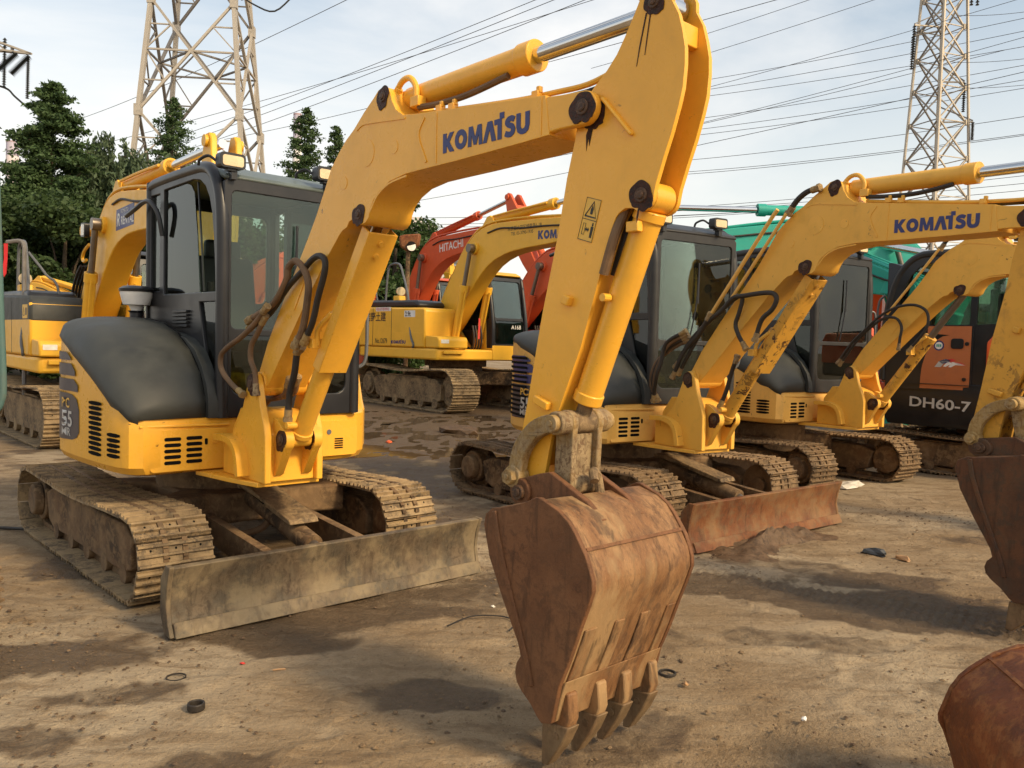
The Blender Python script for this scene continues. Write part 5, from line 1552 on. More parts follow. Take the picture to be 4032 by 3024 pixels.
put('lettering', text_mb('R', (1.95, -.4525, 3.47), (1, 0, .06), (0, 0, 1), .26, .02, .2), 'white_ink', p, B7, sm=0)
bd7 = [c for c in t7.children if c.name.startswith('body')][0]
p = put('warning_sticker', flat([rrect(.22, .60, 1.92, 2.14, .02, 2)], (0, -1.3535, 0), (1, 0, 0), (0, 0, 1)), 'sticker', bd7, U7)
put('sticker_print', flat([stroke([(.27, 1.97), (.40, 1.97), (.335, 2.10), (.27, 1.97)], .008), rrect(.46, .55, 1.97, 2.09, .02, 2)], (0, -1.3555, 0), (1, 0, 0), (0, 0, 1)), 'black_ink', p, U7)
mb = MB(); mb.prism([(-2.26, 1.86), (-2.26, 2.30), (-2.2, 2.36), (.60, 2.28), (.72, 2.2), (.765, 2.12), (.765, 1.86)], -1.3525, -.56)
put('hood_side', mb, 'charcoal', bd7, U7, bevel=.08)

# --- orange pair behind the lettered one
t6, U6, B6, A6, bo6 = large_excavator('orange excavator, boom with white maker lettering raised behind the lettered machine', -3.55, 30.1, -.9, -.9, 1.2,
    dict(col='orange', cab='cab_dark', boom_a=4, arm_a=38, tracks=False, bucket=False), 'large excavators standing behind')
side_text(t6, 'HITACHI', 2.05, 3.56, .30, 'white_ink', y=-.4515, parent=bo6, bold=.015, xf=B6)
large_excavator('orange excavator with orange framed cab, second behind the lettered machine', .15, 24.6, -.9, -.9, 1.08,
    dict(col='orange', cab='orange', boom_a=-6, arm_a=5, tracks=False), 'large excavators standing behind')
large_excavator('teal excavator with dark cab, behind the worn yellow boom', 5.3, 20.2, -1.25, -1.25, 1.15,
    dict(col='teal', cab='cab_dark', roof='cab_dark', boom_a=-16, arm_a=0, tracks=False), 'large excavators standing behind')
# --- teal machine facing the other way
t8, U8, B8, A8, bo8 = large_excavator('teal excavator facing left, its arched boom above the other cabs', 8.77, 16.2, math.pi + .03, math.pi + .03, 1.06,
    dict(col='teal', cab='cab_dark', boom_a=-4, arm_a=8, tracks=False, cyl_col='teal'), 'large excavators standing behind')
put('lettering', text_mb('SU', (1.28, 1.125, 2.62), (-1, 0, 0), (0, 0, 1), .36, .03), 'white_ink', t8, U8, sm=0)
large_excavator('orange excavator half hidden between the black machine and the teal boom', 10.5, 24.0, -1.9, -1.9, 1.1,
    dict(col='orange', cab='cab_dark', roof='orange', boom_a=-10, arm_a=0, tracks=False), 'large excavators standing behind')
# --- farther yellow and orange ones that only show their booms
large_excavator('small far yellow excavator, folded arm beside the handrail of the lettered machine', -9.4, 40, -2.6, -2.6, 1.0, dict(col='yellow_far', boom_a=-22, arm_a=20, tracks=False, body=False, has_cab=False, bucket=False), 'large excavators standing behind')
large_excavator('far yellow excavator glimpsed beside the front arm above the orange cab', .6, 44, -2.2, -2.2, 1.1, dict(col='yellow_far', boom_a=4, arm_a=0, tracks=False, body=False, has_cab=False, bucket=False), 'large excavators standing behind')
large_excavator('far yellow excavator behind the rental machine hood, under the dark trees', -13.6, 22.5, -.5, -.5, .8, dict(col='yellow_far', boom_a=-16, arm_a=20, tracks=False, body=True), 'large excavators standing behind')
large_excavator('orange excavator seen through the front cab glass, person standing on it', -9.16, 25.34, 1.0, 1.0, 1.13, dict(col='orange', boom_a=-12, arm_a=10, tracks=False, has_cab=False), 'large excavators standing behind')
# ------------------------------------------------------------------ black and orange machine seen from its left side
def dh_body(t, UP, opt):
    pl = [(.95, -.80), (.95, .85), (.90, .98), (-.4, 1.03), (-1.05, .98), (-1.30, .75), (-1.45, .3), (-1.45, -.3), (-1.30, -.75), (-1.05, -.98), (.85, -.95)]
    mb = MB(); mb.rings([[(x * .97, y * .97, .56) for x, y in pl], [(x, y, .63) for x, y in pl], [(x, y, 1.05) for x, y in pl], [(x * .99, y * .99, 1.09) for x, y in pl]])
    bd = put('body', mb, 'cab_dark', t, UP, bevel=.01)
    # counterweight and orange engine side
    mb = MB(); mb.prism([(-.62, 1.10), (-.62, 1.62), (-.70, 1.72), (-1.35, 1.70), (-1.45, 1.55), (-1.47, 1.10)], -.93, .93)
    put('engine_housing', mb, 'cab_dark', t, UP, bevel=.05)
    mb = MB(); mb.prism([(-.28, 1.28), (-.28, 1.58), (-.36, 1.68), (-1.30, 1.68), (-1.36, 1.58), (-1.36, 1.28)], 1.002, 1.05)
    op = put('engine_panel', mb, 'orange_bright', t, UP, bevel=.02)
    for z in (1.40, 1.47):
        m = MB(); m.cyl((-.36, 1.05, z - .06), (-.36, 1.06, z - .06), .016, n=12); put('bolt', m, 'chrome', op, UP)
    mb = MB(); mb.prism([(-.62, 1.10), (.2, 1.10), (.2, 1.5), (-.62, 1.55)], -.95, -.25); put('tank', mb, 'orange', t, UP, bevel=.04)
    y1, y0 = 1.0, .02
    side = [(-.60, 1.09), (-.60, 2.55), (-.54, 2.62), (.42, 2.64), (.60, 2.60), (.74, 2.48), (.86, 2.20), (.94, 1.8), (.95, 1.09)]
    w = [(-.50, 1.80), (-.50, 2.50), (-.14, 2.51), (-.14, 1.78)]
    w2 = [(-.07, 1.74), (-.07, 2.51), (.40, 2.52), (.54, 2.48), (.65, 2.37), (.76, 2.12), (.82, 1.8), (.82, 1.25), (.42, 1.25), (.36, 1.72)]
    mb = MB(); mb.plate(side, [w, w2], y1 - .04, y1)
    mb.plate(side, [[(-.4, 1.7), (-.4, 2.5), (.5, 2.5), (.75, 2.1), (.8, 1.7)]], y0, y0 + .04)
    mb.plate([(y0 + .02, 1.09), (y0 + .02, 2.55), (y1 - .02, 2.55), (y1 - .02, 1.09)], [rrect(y0 + .08, y1 - .08, 1.3, 2.45, .05)], .90, .94, 'x')
    for i, v in enumerate(mb.v):
        if v[0] > .88 and v[2] > 1.8 and abs(v[1] - y0) > .03 and abs(v[1] - y1) > .03:
            mb.v[i] = (v[0] - (v[2] - 1.8) * .42, v[1], v[2])
    mb.plate([(y0 + .02, 1.09), (y0 + .02, 2.58), (y1 - .02, 2.58), (y1 - .02, 1.09)], [rrect(y0 + .1, y1 - .1, 1.8, 2.45, .05)], -.59, -.55, 'x')
    cab = put('cab', mb, 'cab_dark', t, UP, bevel=.01)
    mb = MB(); mb.tube([(.945, y1 - .02, 1.1), (.94, y1 - .02, 1.8), (.85, y1 - .02, 2.25), (.74, y1 - .02, 2.47), (.58, y1 - .02, 2.60), (.35, y1 - .02, 2.63), (-.5, y1 - .02, 2.61), (-.58, y1 - .02, 2.54), (-.585, y1 - .02, 1.1)], .045, 10)
    put('corner_post', mb, 'cab_old', cab, UP)
    mb = MB(); mb.prism([(-.60, 2.55), (-.52, 2.66), (.40, 2.68), (.62, 2.62), (.66, 2.55)], y0, y1 - .03); put('roof', mb, 'cab_dark', cab, UP, bevel=.03)
    mb = MB(); mb.box((.15, (y0 + y1) / 2, 1.14), (1.4, .85, .08)); mb.box((-.1, .5, 1.5), (.45, .45, .2)); mb.box((-.3, .5, 1.85), (.12, .45, .6)); put('seat', mb, 'seat', cab, UP, bevel=.03)
    def pane(poly, k, ax, mat='glass'):
        m = MB(); m.prism(poly, k - .003, k + .003, ax); put('window_pane', m, mat, cab, UP, sm=0)
    pane(w, y1 - .02, 'y'); pane(w2, y1 - .02, 'y'); pane([(-.4, 1.7), (-.4, 2.5), (.5, 2.5), (.75, 2.1), (.8, 1.7)], y0 + .02, 'y'); pane(rrect(y0 + .1, y1 - .1, 1.8, 2.45, .05), -.57, 'x')
    # door leaf with the curved orange field
    m = MB(); m.prism(rrect(-.12, .90, 1.0, 1.78, .02), y1 + .001, y1 + .012)
    hole = MB()
    door = put('door', m, 'cab_dark', cab, UP, bevel=.004)
    arc = [(-.10, 1.02), (-.10, 1.765), (.40, 1.765), (.40, 1.68), (.14, 1.66)] + [(.14 + .32 * math.sin(rad(a)), 1.66 - .50 * (1 - math.cos(rad(a)))) for a in range(15, 91, 15)] + [(.465, 1.02)]
    m = MB(); m.prism(arc, y1 + .011, y1 + .016); put('door_panel', m, 'orange_door', door, UP)
    m = MB(); m.prism(rrect(-.02, .12, 1.50, 1.62, .03), y1 + .012, y1 + .030); put('door_handle', m, 'cab_dark', door, UP, bevel=.006)
    for x, z in ((-.06, 1.56), (-.045, 1.145)):
        m = MB(); m.cyl((x, y1 + .012, z), (x, y1 + .03, z), .022, n=14); put('door_stop', m, 'cab_dark', door, UP)
    m = MB(); m.cyl((.26, y1 + .012, 1.535), (.26, y1 + .0175, 1.535), .060, n=24); rd = put('round_sticker', m, 'blue', door, UP)
    m = MB(); m.cyl((.26, y1 + .0175, 1.535), (.26, y1 + .0185, 1.535), .044, n=24); put('sticker_centre', m, 'paper', rd, UP)
    m = flat([rrect(-.028 + k * .021, -.014 + k * .021, -.016, .016, .003, 1) for k in range(3)], (.26, y1 + .0187, 1.535), (-1, 0, 0), (0, 0, 1)); put('sticker_print', m, 'teal', rd, UP)
    # three-coloured mark
    def sw(pts, mat):
        put('mark', flat([pts], (.30, y1 + .0165, 1.28), (-1, 0, 0), (0, 0, 1)), mat, door, UP)
    sw([(.0, .0), (.05, .07), (.12, .095), (.18, .08), (.12, .06), (.07, .0)], 'grey_ink')
    sw([(.05, .07), (.12, .098), (.19, .085), (.15, .055), (.09, .04)], 'blue')
    sw([(.15, .095), (.20, .105), (.25, .085), (.19, .06)], 'red_ink')
    sw([(.10, .01), (.15, .07), (.20, .05), (.17, .03), (.13, .005)], 'paper')
    sw([(.16, .005), (.20, .065), (.27, .055), (.35, .03), (.24, .03), (.19, .002)], 'paper')
    sw([(.22, .068), (.30, .06), (.36, .028), (.26, .04)], 'red_ink')
    put('model_lettering', text_mb('DH60-7', (.58, 1.022, .80), (-1, 0, -.035), (0, 0, 1), .165, .02, 0, .012, 1.32), 'grey_ink', bd, UP, sm=0)
    m = MB(); m.box((.1, 1.025, 1.075), (1.7, .01, .008)); put('panel_seam', m, 'black_ink', bd, UP)
    # grab rails ahead of the cab
    m = MB(); m.tube([(.97, y1, 1.2), (1.05, y1 - .02, 1.3), (1.05, y1 - .02, 2.0), (.97, y1 - .02, 2.15)], .014, 8); put('grab_rail', m, 'grey_rail', cab, UP)


opt4 = dict(yellow='orange', body='cab_dark', guard='orange', arm='orange', cover='charcoal', cab='cab_dark', roof='cab_dark', blade='under', bucket_side='bucket_dark', bucket_back='bucket_dark',
            logo=None, fresh=False, hoses=[], model='60', boom_a=-9, arm_a=10, bucket_a=0, sticker=False, has_guard=False, body_fn=dh_body)
yaw4 = math.atan2(.78, -.62)
mini_excavator('black excavator with orange door panel and white model lettering, facing away', 6.25, 10.75, yaw4, yaw4, 1.04, opt4)
# ------------------------------------------------------------------ lattice pylons, wires
UNIT = {}
for nm in ('galv', 'galv_dark'):
    mb = MB(); mb.box((.5, 0, 0), (1, 1, 1)); me = mb.mesh('lattice_member_' + nm, None, 0); me.materials.append(M[nm]); UNIT[nm] = me


def member(name, p0, p1, w, parent, mat='galv'):
    p0, p1 = Vector(p0), Vector(p1)
    d = p1 - p0; L = d.length
    if L < 1e-6: return
    d.normalize()
    u = Vector((0, 0, 1)) if abs(d.z) < .95 else Vector((1, 0, 0))
    sd = d.cross(u).normalized(); n = sd.cross(d)
    m = Matrix((d * L, sd * w, n * w * .8)).transposed().to_4x4(); m.translation = p0
    o = bpy.data.objects.new(name, UNIT[mat]); COL.objects.link(o); o.parent = parent; o.matrix_local = m
    return o


def pylon(label, X, Y, rz, zs, half, wl_, wb, detail=True):
    t = thing('lattice_pylon', label, 'pylon', (X, Y, 0), rz, 1.0, 'power pylons')
    cr = [(-1, -1), (1, -1), (1, 1), (-1, 1)]
    def C(k, z): return Vector((cr[k % 4][0] * half(z), cr[k % 4][1] * half(z), z))
    for k in range(4):
        member('leg', C(k, zs[0]), C(k, zs[-1]), wl_, t, 'galv')
    for a, b in zip(zs[:-1], zs[1:]):
        for k in range(4):
            mt = 'galv' if k in (0, 1) else 'galv_dark'  # front and right faces pale, others dark: sun and shade set by colour
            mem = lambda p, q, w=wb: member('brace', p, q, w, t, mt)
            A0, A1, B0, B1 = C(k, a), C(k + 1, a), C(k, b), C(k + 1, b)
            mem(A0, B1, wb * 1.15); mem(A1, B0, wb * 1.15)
            # crossing height of the two diagonals
            ha, hb = half(a), half(b); f = ha / (ha + hb); zm = a + (b - a) * f
            X0 = A0 + (B1 - A0) * f
            if detail:
                mem(C(k, zm), C(k + 1, zm), wb * .8)
                for q0, q1, L0, L1 in ((A0, X0, k, a), (A1, X0, k + 1, a), (B0, X0, k, b), (B1, X0, k + 1, b)):
                    mid = (q0 + q1) / 2
                    mem(mid, C(L0, mid.z), wb * .6)
                    mem(mid, C(L0, zm), wb * .6)
            else:
                mem(B0, B1, wb * .8)
        if detail:
            ha, hb = half(a), half(b); zm = a + (b - a) * ha / (ha + hb)
            m4 = [(C(k, zm) + C(k + 1, zm)) / 2 for k in range(4)]
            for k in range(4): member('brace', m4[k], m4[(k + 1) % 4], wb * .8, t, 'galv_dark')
        for k in range(4):
            mb = MB(); c = C(k, b); mb.box(c, (wl_ * 1.35, wl_ * 1.35, wl_ * 2.2)); put('gusset', mb, 'galv', t)
    return t


def insulator(t, p0, p1, r, n=12):
    p0, p1 = Vector(p0), Vector(p1)
    mb = MB(); mb.cyl(p0, p1, r * .35, n=6)
    for k in range(n):
        a = p0 + (p1 - p0) * ((k + .3) / n); b = p0 + (p1 - p0) * ((k + .8) / n)
        mb.cyl(a, b, r * .5, r, 8)
    return put('insulator', mb, 'insul', t)


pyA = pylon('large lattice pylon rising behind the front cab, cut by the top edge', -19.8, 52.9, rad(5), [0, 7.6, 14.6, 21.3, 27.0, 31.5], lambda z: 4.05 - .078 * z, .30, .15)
mb = MB(); mb.tube([(2.4, -1.5, 22.2), (3.4, -1.5, 21.6), (4.6, -1.5, 21.3), (5.8, -1.5, 22.4)], .05, 6); put('jumper_cable', mb, 'insul', pyA)
insulator(pyA, (2.3, -2.3, 22.6), (2.9, -2.2, 21.6), .16, 6)
pyB = pylon('distant lattice pylon standing above the worn yellow boom', 37.6, 76, rad(20), [0, 6.5, 11.5, 15.5, 19.0, 22.2, 25.2, 28.0, 30.6, 33.2, 35.8, 38.5, 42], lambda z: 2.55 - .044 * z if z < 36 else .97, .20, .11, False)
for (dx, dy, z, L) in ((-2.9, -.8, 30.6, 3.0), (-2.2, .9, 30.3, 3.0), (1.6, -1.6, 35.5, 3.4), (2.5, -.9, 35.8, 3.4), (1.9, -.6, 25.8, 2.6), (2.5, -1.2, 22.2, 1.6)):
    q = Matrix.Rotation(-rad(20), 3, 'Z') @ Vector((dx, dy, 0))
    insulator(pyB, (q.x, q.y, z), (q.x, q.y, z - L), .17, 14)
    member('cross_arm', (0, 0, z + .2), (q.x, q.y, z), .14, pyB, 'galv'); member('cross_arm', (0, 0, z + 1.6), (q.x, q.y, z + .1), .12, pyB, 'galv_dark')
pyC = pylon('pylon mostly beyond the picture edge, its cross arm tip above the willow', -33.0, 40.5, 0, [0, 6, 11, 15.5, 19, 22], lambda z: 2.6 - .07 * z, .2, .1, False)
tipl = Vector((9.9, -.5, 14.5))
for a in ((1.6, -.9, 17.2), (1.6, .4, 17.2), (1.6, -.9, 15.2), (1.6, .4, 15.2)):
    member('cross_arm', a, tipl, .10, pyC, 'galv')
for k in range(1, 9):
    f = k / 9; f2 = (k + .7) / 9
    P = lambda y, z, q: Vector((1.6, y, z)).lerp(tipl, q)
    for y in (-.9, .4):
        member('cross_arm', P(y, 17.2, f), P(y, 15.2, min(1, f2)), .06, pyC, 'galv'); member('cross_arm', P(y, 15.2, f), P(y, 17.2, f), .06, pyC, 'galv_dark')
insulator(pyC, (9.8, -.5, 14.4), (9.0, -.6, 13.5), .20, 16)
insulator(pyC, (9.2, -.5, 14.5), (8.4, -.6, 13.7), .20, 16)
insulator(pyC, (8.65, -.5, 15.2), (8.6, -.5, 12.9), .10, 20)
insulator(pyC, (9.75, -.5, 14.4), (9.70, -.5, 12.4), .10, 20)
mb = MB(); mb.tube([(5.0, -.6, 13.3), (7.0, -.6, 13.2), (8.6, -.5, 12.9), (9.1, -.5, 12.5), (9.7, -.5, 12.0)], .05, 6); put('jumper_cable', mb, 'insul', pyC)

WIRES = [(-84.32, 160.0, 40.54, -14.93, 70.0, 29.06), (-76.51, 170.0, 37.82, 1.17, 70.0, 29.76), (-83.03, 170.0, 33.76, 2.54, 66.0, 28.18), (-78.35, 170.0, 33.89, 4.8, 64.0, 27.43), (-92.87, 180.0, 39.63, 7.63, 90.0, 38.01), (-54.46, 160.0, 38.07, 18.6, 62.0, 27.0), (8.56, 95.0, 32.53, 23.55, 70.0, 30.37), (8.63, 95.0, 30.38, 28.87, 70.0, 30.51), (6.48, 100.0, 27.63, 34.85, 75.0, 30.17), (7.25, 110.0, 26.25, 34.82, 75.0, 26.84), (-22.25, 160.0, 26.78, 37.3, 77.0, 25.2), (-17.39, 150.0, 28.97, 33.14, 105.0, 32.1), (33.18, 170.0, 38.72, 54.53, 90.0, 27.23), (33.27, 170.0, 36.41, 54.64, 90.0, 25.38), (34.27, 175.0, 36.96, 57.68, 95.0, 26.56), (-29.79, 220.0, 33.04, 40.01, 200.0, 34.21), (-29.75, 220.0, 31.24, 40.05, 200.0, 33.01), (-29.82, 230.0, 31.75, 40.07, 200.0, 32.58), (37.48, 190.0, 32.77, 73.19, 120.0, 27.51), (37.49, 190.0, 32.35, 73.26, 120.0, 26.4), (39.52, 200.0, 32.56, 79.42, 130.0, 27.42), (34.91, 170.0, 54.48, 65.92, 110.0, 45.56), (34.98, 170.0, 52.56, 66.01, 110.0, 43.92), (37.09, 180.0, 54.3, 72.14, 120.0, 45.6), (32.25, 160.0, 44.27, 60.24, 100.0, 36.1), (32.33, 160.0, 42.28, 60.34, 100.0, 34.39), (31.5, 160.0, 41.13, 60.4, 100.0, 33.42), (38.46, 75.0, 31.35, 35.94, 60.0, 25.84), (38.35, 75.0, 27.3, 36.13, 60.0, 22.6), (38.39, 75.0, 25.08, 36.23, 60.0, 20.77)]
ORD = ['first', 'second', 'third', 'fourth', 'fifth', 'sixth', 'seventh', 'eighth', 'ninth', 'tenth', 'eleventh', 'twelfth', 'thirteenth', 'fourteenth', 'fifteenth']
WLAB = {}
for k, i in enumerate((0, 1, 2, 3, 4, 5, 6, 7)):
    WLAB[i] = 'power line wire, %s from the left to leave the top edge' % ORD[k]
for k, i in enumerate((27, 21, 22, 23, 28, 24, 25, 29, 26, 12, 13, 14, 18, 19, 20)):
    WLAB[i] = 'power line wire, %s from the top to leave the right edge' % ORD[k]
for i, s_ in ((8, 'highest'), (9, 'middle'), (10, 'lowest')):
    WLAB[i] = 'power line wire, %s of three ending at the distant pylon' % s_
WLAB[11] = 'power line wire under the front boom, rising to the right behind the arm'
for i, s_ in ((15, 'highest'), (16, 'middle'), (17, 'lowest')):
    WLAB[i] = 'faint far wire, %s of three nearly level ones under the front boom' % s_
for i, w in enumerate(WIRES):
    a, b = Vector(w[:3]), Vector(w[3:])
    L = (b - a).length
    a2, b2 = a - (b - a) * .04, b + (b - a) * (.35 if L > 20 else .1)
    pts = []
    for k in range(25):
        f = k / 24; p = a2.lerp(b2, f); p.z -= L * .010 * 4 * f * (1 - f) - L * .008
        pts.append(p)
    r0 = .012 + .00016 * min(a.y, b.y)
    mb = MB(); mb.tube(pts, .00030 * a.y, 5, 1, .00030 * b.y)
    tag(put('power_line', mb, 'wire'), WLAB[i], 'wire', 'power line wires across the sky')

# ------------------------------------------------------------------ trees
def leaf_mat(name, c1, c2, c3):
    t = NT(name)
    tc = t.node('ShaderNodeTexCoord'); v = tc.outputs['Object']
    n1 = t.noise(v, 1.1, 4, 0.6); n2 = t.noise(v, 7.0, 3, 0.6)
    c = t.mix(t.ramp(n1, .35, .65), c1, c2); c = t.mix(t.ramp(n2, .5, .7, 0, .7), c, c3)
    t.set('Base Color', c); t.set('Roughness', .6); t.set('Specular IOR Level', .25)
    t.n.remove(t.n['Material Output']) if False else None
    tr = t.node('ShaderNodeBsdfTranslucent'); t.l.new(c, tr.inputs['Color'])
    mx = t.node('ShaderNodeMixShader'); mx.inputs[0].default_value = .28
    t.l.new(t.p.outputs[0], mx.inputs[1]); t.l.new(tr.outputs[0], mx.inputs[2]); t.l.new(mx.outputs[0], t.out.inputs[0])
    return t.m
M['leaf_conifer'] = leaf_mat('redwood_foliage', (.052, .092, .034), (.078, .130, .046), (.11, .165, .06))
M['leaf_willow'] = leaf_mat('willow_foliage', (.075, .110, .058), (.10, .145, .075), (.14, .18, .095))
M['leaf_dark'] = leaf_mat('dark_broadleaf', (.032, .058, .018), (.052, .085, .026), (.085, .125, .042))
M['leaf_mid'] = leaf_mat('mid_green_broadleaf', (.045, .085, .027), (.07, .12, .036), (.10, .155, .052))
M['bark'] = rusty('tree_bark', (.06, .045, .03), (.10, .075, .05), (.04, .03, .02), .9, 6)


def leaf_mesh(name, centers, size, mat, rng, droop=0.0, aspect=1.6):
    n = len(centers)
    c = np.asarray(centers, float)
    d = rng.normal(size=(n, 3)); d[:, 2] = d[:, 2] * .7 - droop; d /= np.linalg.norm(d, axis=1)[:, None]
    r = rng.normal(size=(n, 3)); s = np.cross(d, r); s /= np.linalg.norm(s, axis=1)[:, None] + 1e-9
    sz = size * rng.uniform(.6, 1.4, n)[:, None]
    a = d * sz * aspect * .5; b = s * sz * .5
    v = np.stack([c - a, c + b * .9, c + a, c - b * .9], 1).reshape(-1, 3)
    me = bpy.data.meshes.new(name)
    me.vertices.add(4 * n); me.vertices.foreach_set('co', v.astype(np.float32).ravel())
    me.loops.add(4 * n); me.loops.foreach_set('vertex_index', np.arange(4 * n, dtype=np.int32))
    me.polygons.add(n); me.polygons.foreach_set('loop_start', np.arange(0, 4 * n, 4, dtype=np.int32))
    me.update(); me.validate()
    me.materials.append(M[mat])
    return me


def conifer(label, X, Y, H, R, n, seed, mat='leaf_conifer', z0=.12, lsize=.075, group='tall conifers'):
    rng = np.random.default_rng(seed)
    t = thing('conifer_tree', label, 'tree', (X, Y, 0), 0, 1, group)
    mb = MB(); mb.tube([(0, 0, -.1), (.05, 0, H * .3), (-.04, .03, H * .65), (0, 0, H * .98)], .03 * H ** .75, 8, 4, .02); put('trunk', mb, 'bark', t)
    C_ = []; br = MB()
    nb = int(H * 34)
    for k in range(nb):
        f = (k + rng.uniform(0, 1)) / nb
        z = H * (z0 + (1 - z0) * f)
        rr = R * (1 - f) ** .72 * (1 - .25 * max(0, .15 - f) / .15) * rng.uniform(.45, 1.30) + .12
        az = rng.uniform(0, 2 * math.pi)
        tip = np.array([math.cos(az) * rr, math.sin(az) * rr, z + rr * rng.uniform(-.05, .30)])
        base = np.array([0, 0, z])
        if k % 6 == 0: br.tube([tuple(base), tuple((base + tip) / 2 + np.array([0, 0, .06])), tuple(tip)], .03, 4, 2, .008)
        m = max(6, int(n / nb * (rr / R + .25)))
        u = rng.uniform(.15, 1.0, m) ** .8
        p = base + (tip - base) * u[:, None]
        p[:, 2] -= .25 * rr * u ** 2 * .4
        p += rng.normal(size=(m, 3)) * (.05 + .16 * rr * .5 * (1 - u[:, None] * .5)) * np.array([1, 1, .55])
        C_.append(p)
    put('limb', br, 'bark', t)
    o = put('crown', leaf_mesh('crown', np.concatenate(C_), lsize, mat, rng, .25), None, t)
    return t


def broadleaf(label, X, Y, H, R, n, seed, mat='leaf_dark', zc=.55, lsize=.15, group='leafy trees', name='broadleaf_tree', squash=1.0):
    rng = np.random.default_rng(seed)
    t = thing(name, label, 'tree', (X, Y, 0), 0, 1, group)
    mb = MB(); mb.tube([(0, 0, -.1), (.06, .04, H * .25), (0, 0, H * .5), (.05, 0, H * .75)], .13 + .012 * H, 8, 4, .04); put('trunk', mb, 'bark', t)
    nc = 46
    C_ = []; br = MB()
    for k in range(nc):
        d = rng.normal(size=3); d /= np.linalg.norm(d)
        q = d * rng.uniform(.45, 1.0) ** .6 * np.array([R, R, H * (1 - zc) * .98])
        c = np.array([0, 0, H * zc]) + q * np.array([1, 1, 1 if q[2] > 0 else squash])
        rr = R * rng.uniform(.20, .36)
        m = int(n / nc)
        e = rng.normal(size=(m, 3)); e /= np.linalg.norm(e, axis=1)[:, None]
        C_.append(c + e * (rr * rng.uniform(.35, 1.05, m)[:, None]) * np.array([1, 1, .8]))
        if k % 3 == 0: br.tube([(0, 0, H * .3), tuple(c * np.array([.4, .4, .75])), tuple(c)], .05, 4, 2, .012)
    put('limb', br, 'bark', t)
    P_ = np.concatenate(C_); P_ = P_[P_[:, 2] > .15]
    put('crown', leaf_mesh('crown', P_, lsize, mat, rng, .1), None, t)
    return t


def willow(label, X, Y, H, R, n, seed):
    rng = np.random.default_rng(seed)
    t = thing('willow_tree', label, 'tree', (X, Y, 0), 0, 1, 'willows')
    mb = MB(); mb.tube([(0, 0, -.1), (.1, 0, H * .3), (.0, .1, H * .6)], .25, 8, 4, .1); put('trunk', mb, 'bark', t)
    C_ = []; br = MB()
    ns = 150
    for k in range(ns):
        az = rng.uniform(0, 2 * math.pi); r0 = R * rng.uniform(.1, 1.0); zt = H * (1 - .42 * (r0 / R) ** 2) * rng.uniform(.88, 1.0)
        L = rng.uniform(.3, .62) * H
        m = int(n / ns); u = rng.uniform(0, 1, m)
        ox, oy = math.cos(az), math.sin(az)
        px = ox * (r0 + .5 * np.sqrt(u) * .8); py = oy * (r0 + .5 * np.sqrt(u) * .8); pz = zt - L * u
        p = np.stack([px, py, pz], 1) + rng.normal(size=(m, 3)) * np.array([.07, .07, .05])
        C_.append(p)
        if k % 6 == 0: br.tube([(0, 0, H * .5), (ox * r0 * .5, oy * r0 * .5, zt * .95), (ox * r0, oy * r0, zt)], .05, 4, 3, .012)
    put('limb', br, 'bark', t)
    P_ = np.concatenate(C_); P_ = P_[P_[:, 2] > .2]
    put('crown', leaf_mesh('crown', P_, .085, 'leaf_willow', rng, 1.6, 2.6), None, t)


conifer('tall pointed conifer, tallest of the trees left of the pylon', -15.2, 27.5, 9.5, 2.7, 110000, 1, group=None)
willow('drooping willow between the tall conifer and the pylon', -14.2, 29.6, 8.5, 2.3, 36000, 2)
willow('smaller drooping willow next to the rental boom', -12.6, 31.0, 8.1, 1.9, 26000, 3)
willow('low willow at the picture edge left of the tall conifer', -18.6, 30.5, 6.9, 1.7, 12000, 4)
conifer('pointed conifer in front of the large pylon above the rental boom', -16.4, 40.0, 12.6, 3.0, 46000, 5, group=None)
conifer('small conifer tip beside the pylon foot', -20.6, 44.0, 10.2, 1.9, 7000, 6, group=None)
conifer('taller of two conifers in front of the banded chimney', -9.75, 38.5, 11.9, 2.5, 48000, 7, group=None)
conifer('shorter of two conifers beside the banded chimney', -8.75, 40.5, 11.6, 1.8, 30000, 8, group=None)
broadleaf('round dark tree just behind the front boom', -4.75, 33.0, 7.6, 2.0, 30000, 9, 'leaf_mid', .5, .11, None)
broadleaf('dark bushy tree low under the tall conifer', -13.2, 24.5, 5.6, 2.3, 34000, 10, 'leaf_dark', .5, .10, None)
broadleaf('dark bushy tree behind the red ribbon at the picture edge', -16.6, 25.5, 5.9, 2.5, 34000, 11, 'leaf_dark', .5, .10, None)
broadleaf('dark bushy tree behind the rental boom', -10.5, 26.5, 5.6, 2.1, 30000, 12, 'leaf_dark', .5, .10, None)
broadleaf('dark green tree behind the front cab glass', -11.6, 34.0, 6.8, 2.7, 18000, 13, 'leaf_mid', .5, .15, None)
broadleaf('dark green tree far behind the lettered machine', -7.6, 42.0, 6.6, 2.8, 14000, 14, 'leaf_dark', .5, .18, None)
broadleaf('wide dark tree at the far end of the tree row', -19.5, 27.0, 6.4, 2.6, 18000, 15, 'leaf_dark', .5, .14, None)

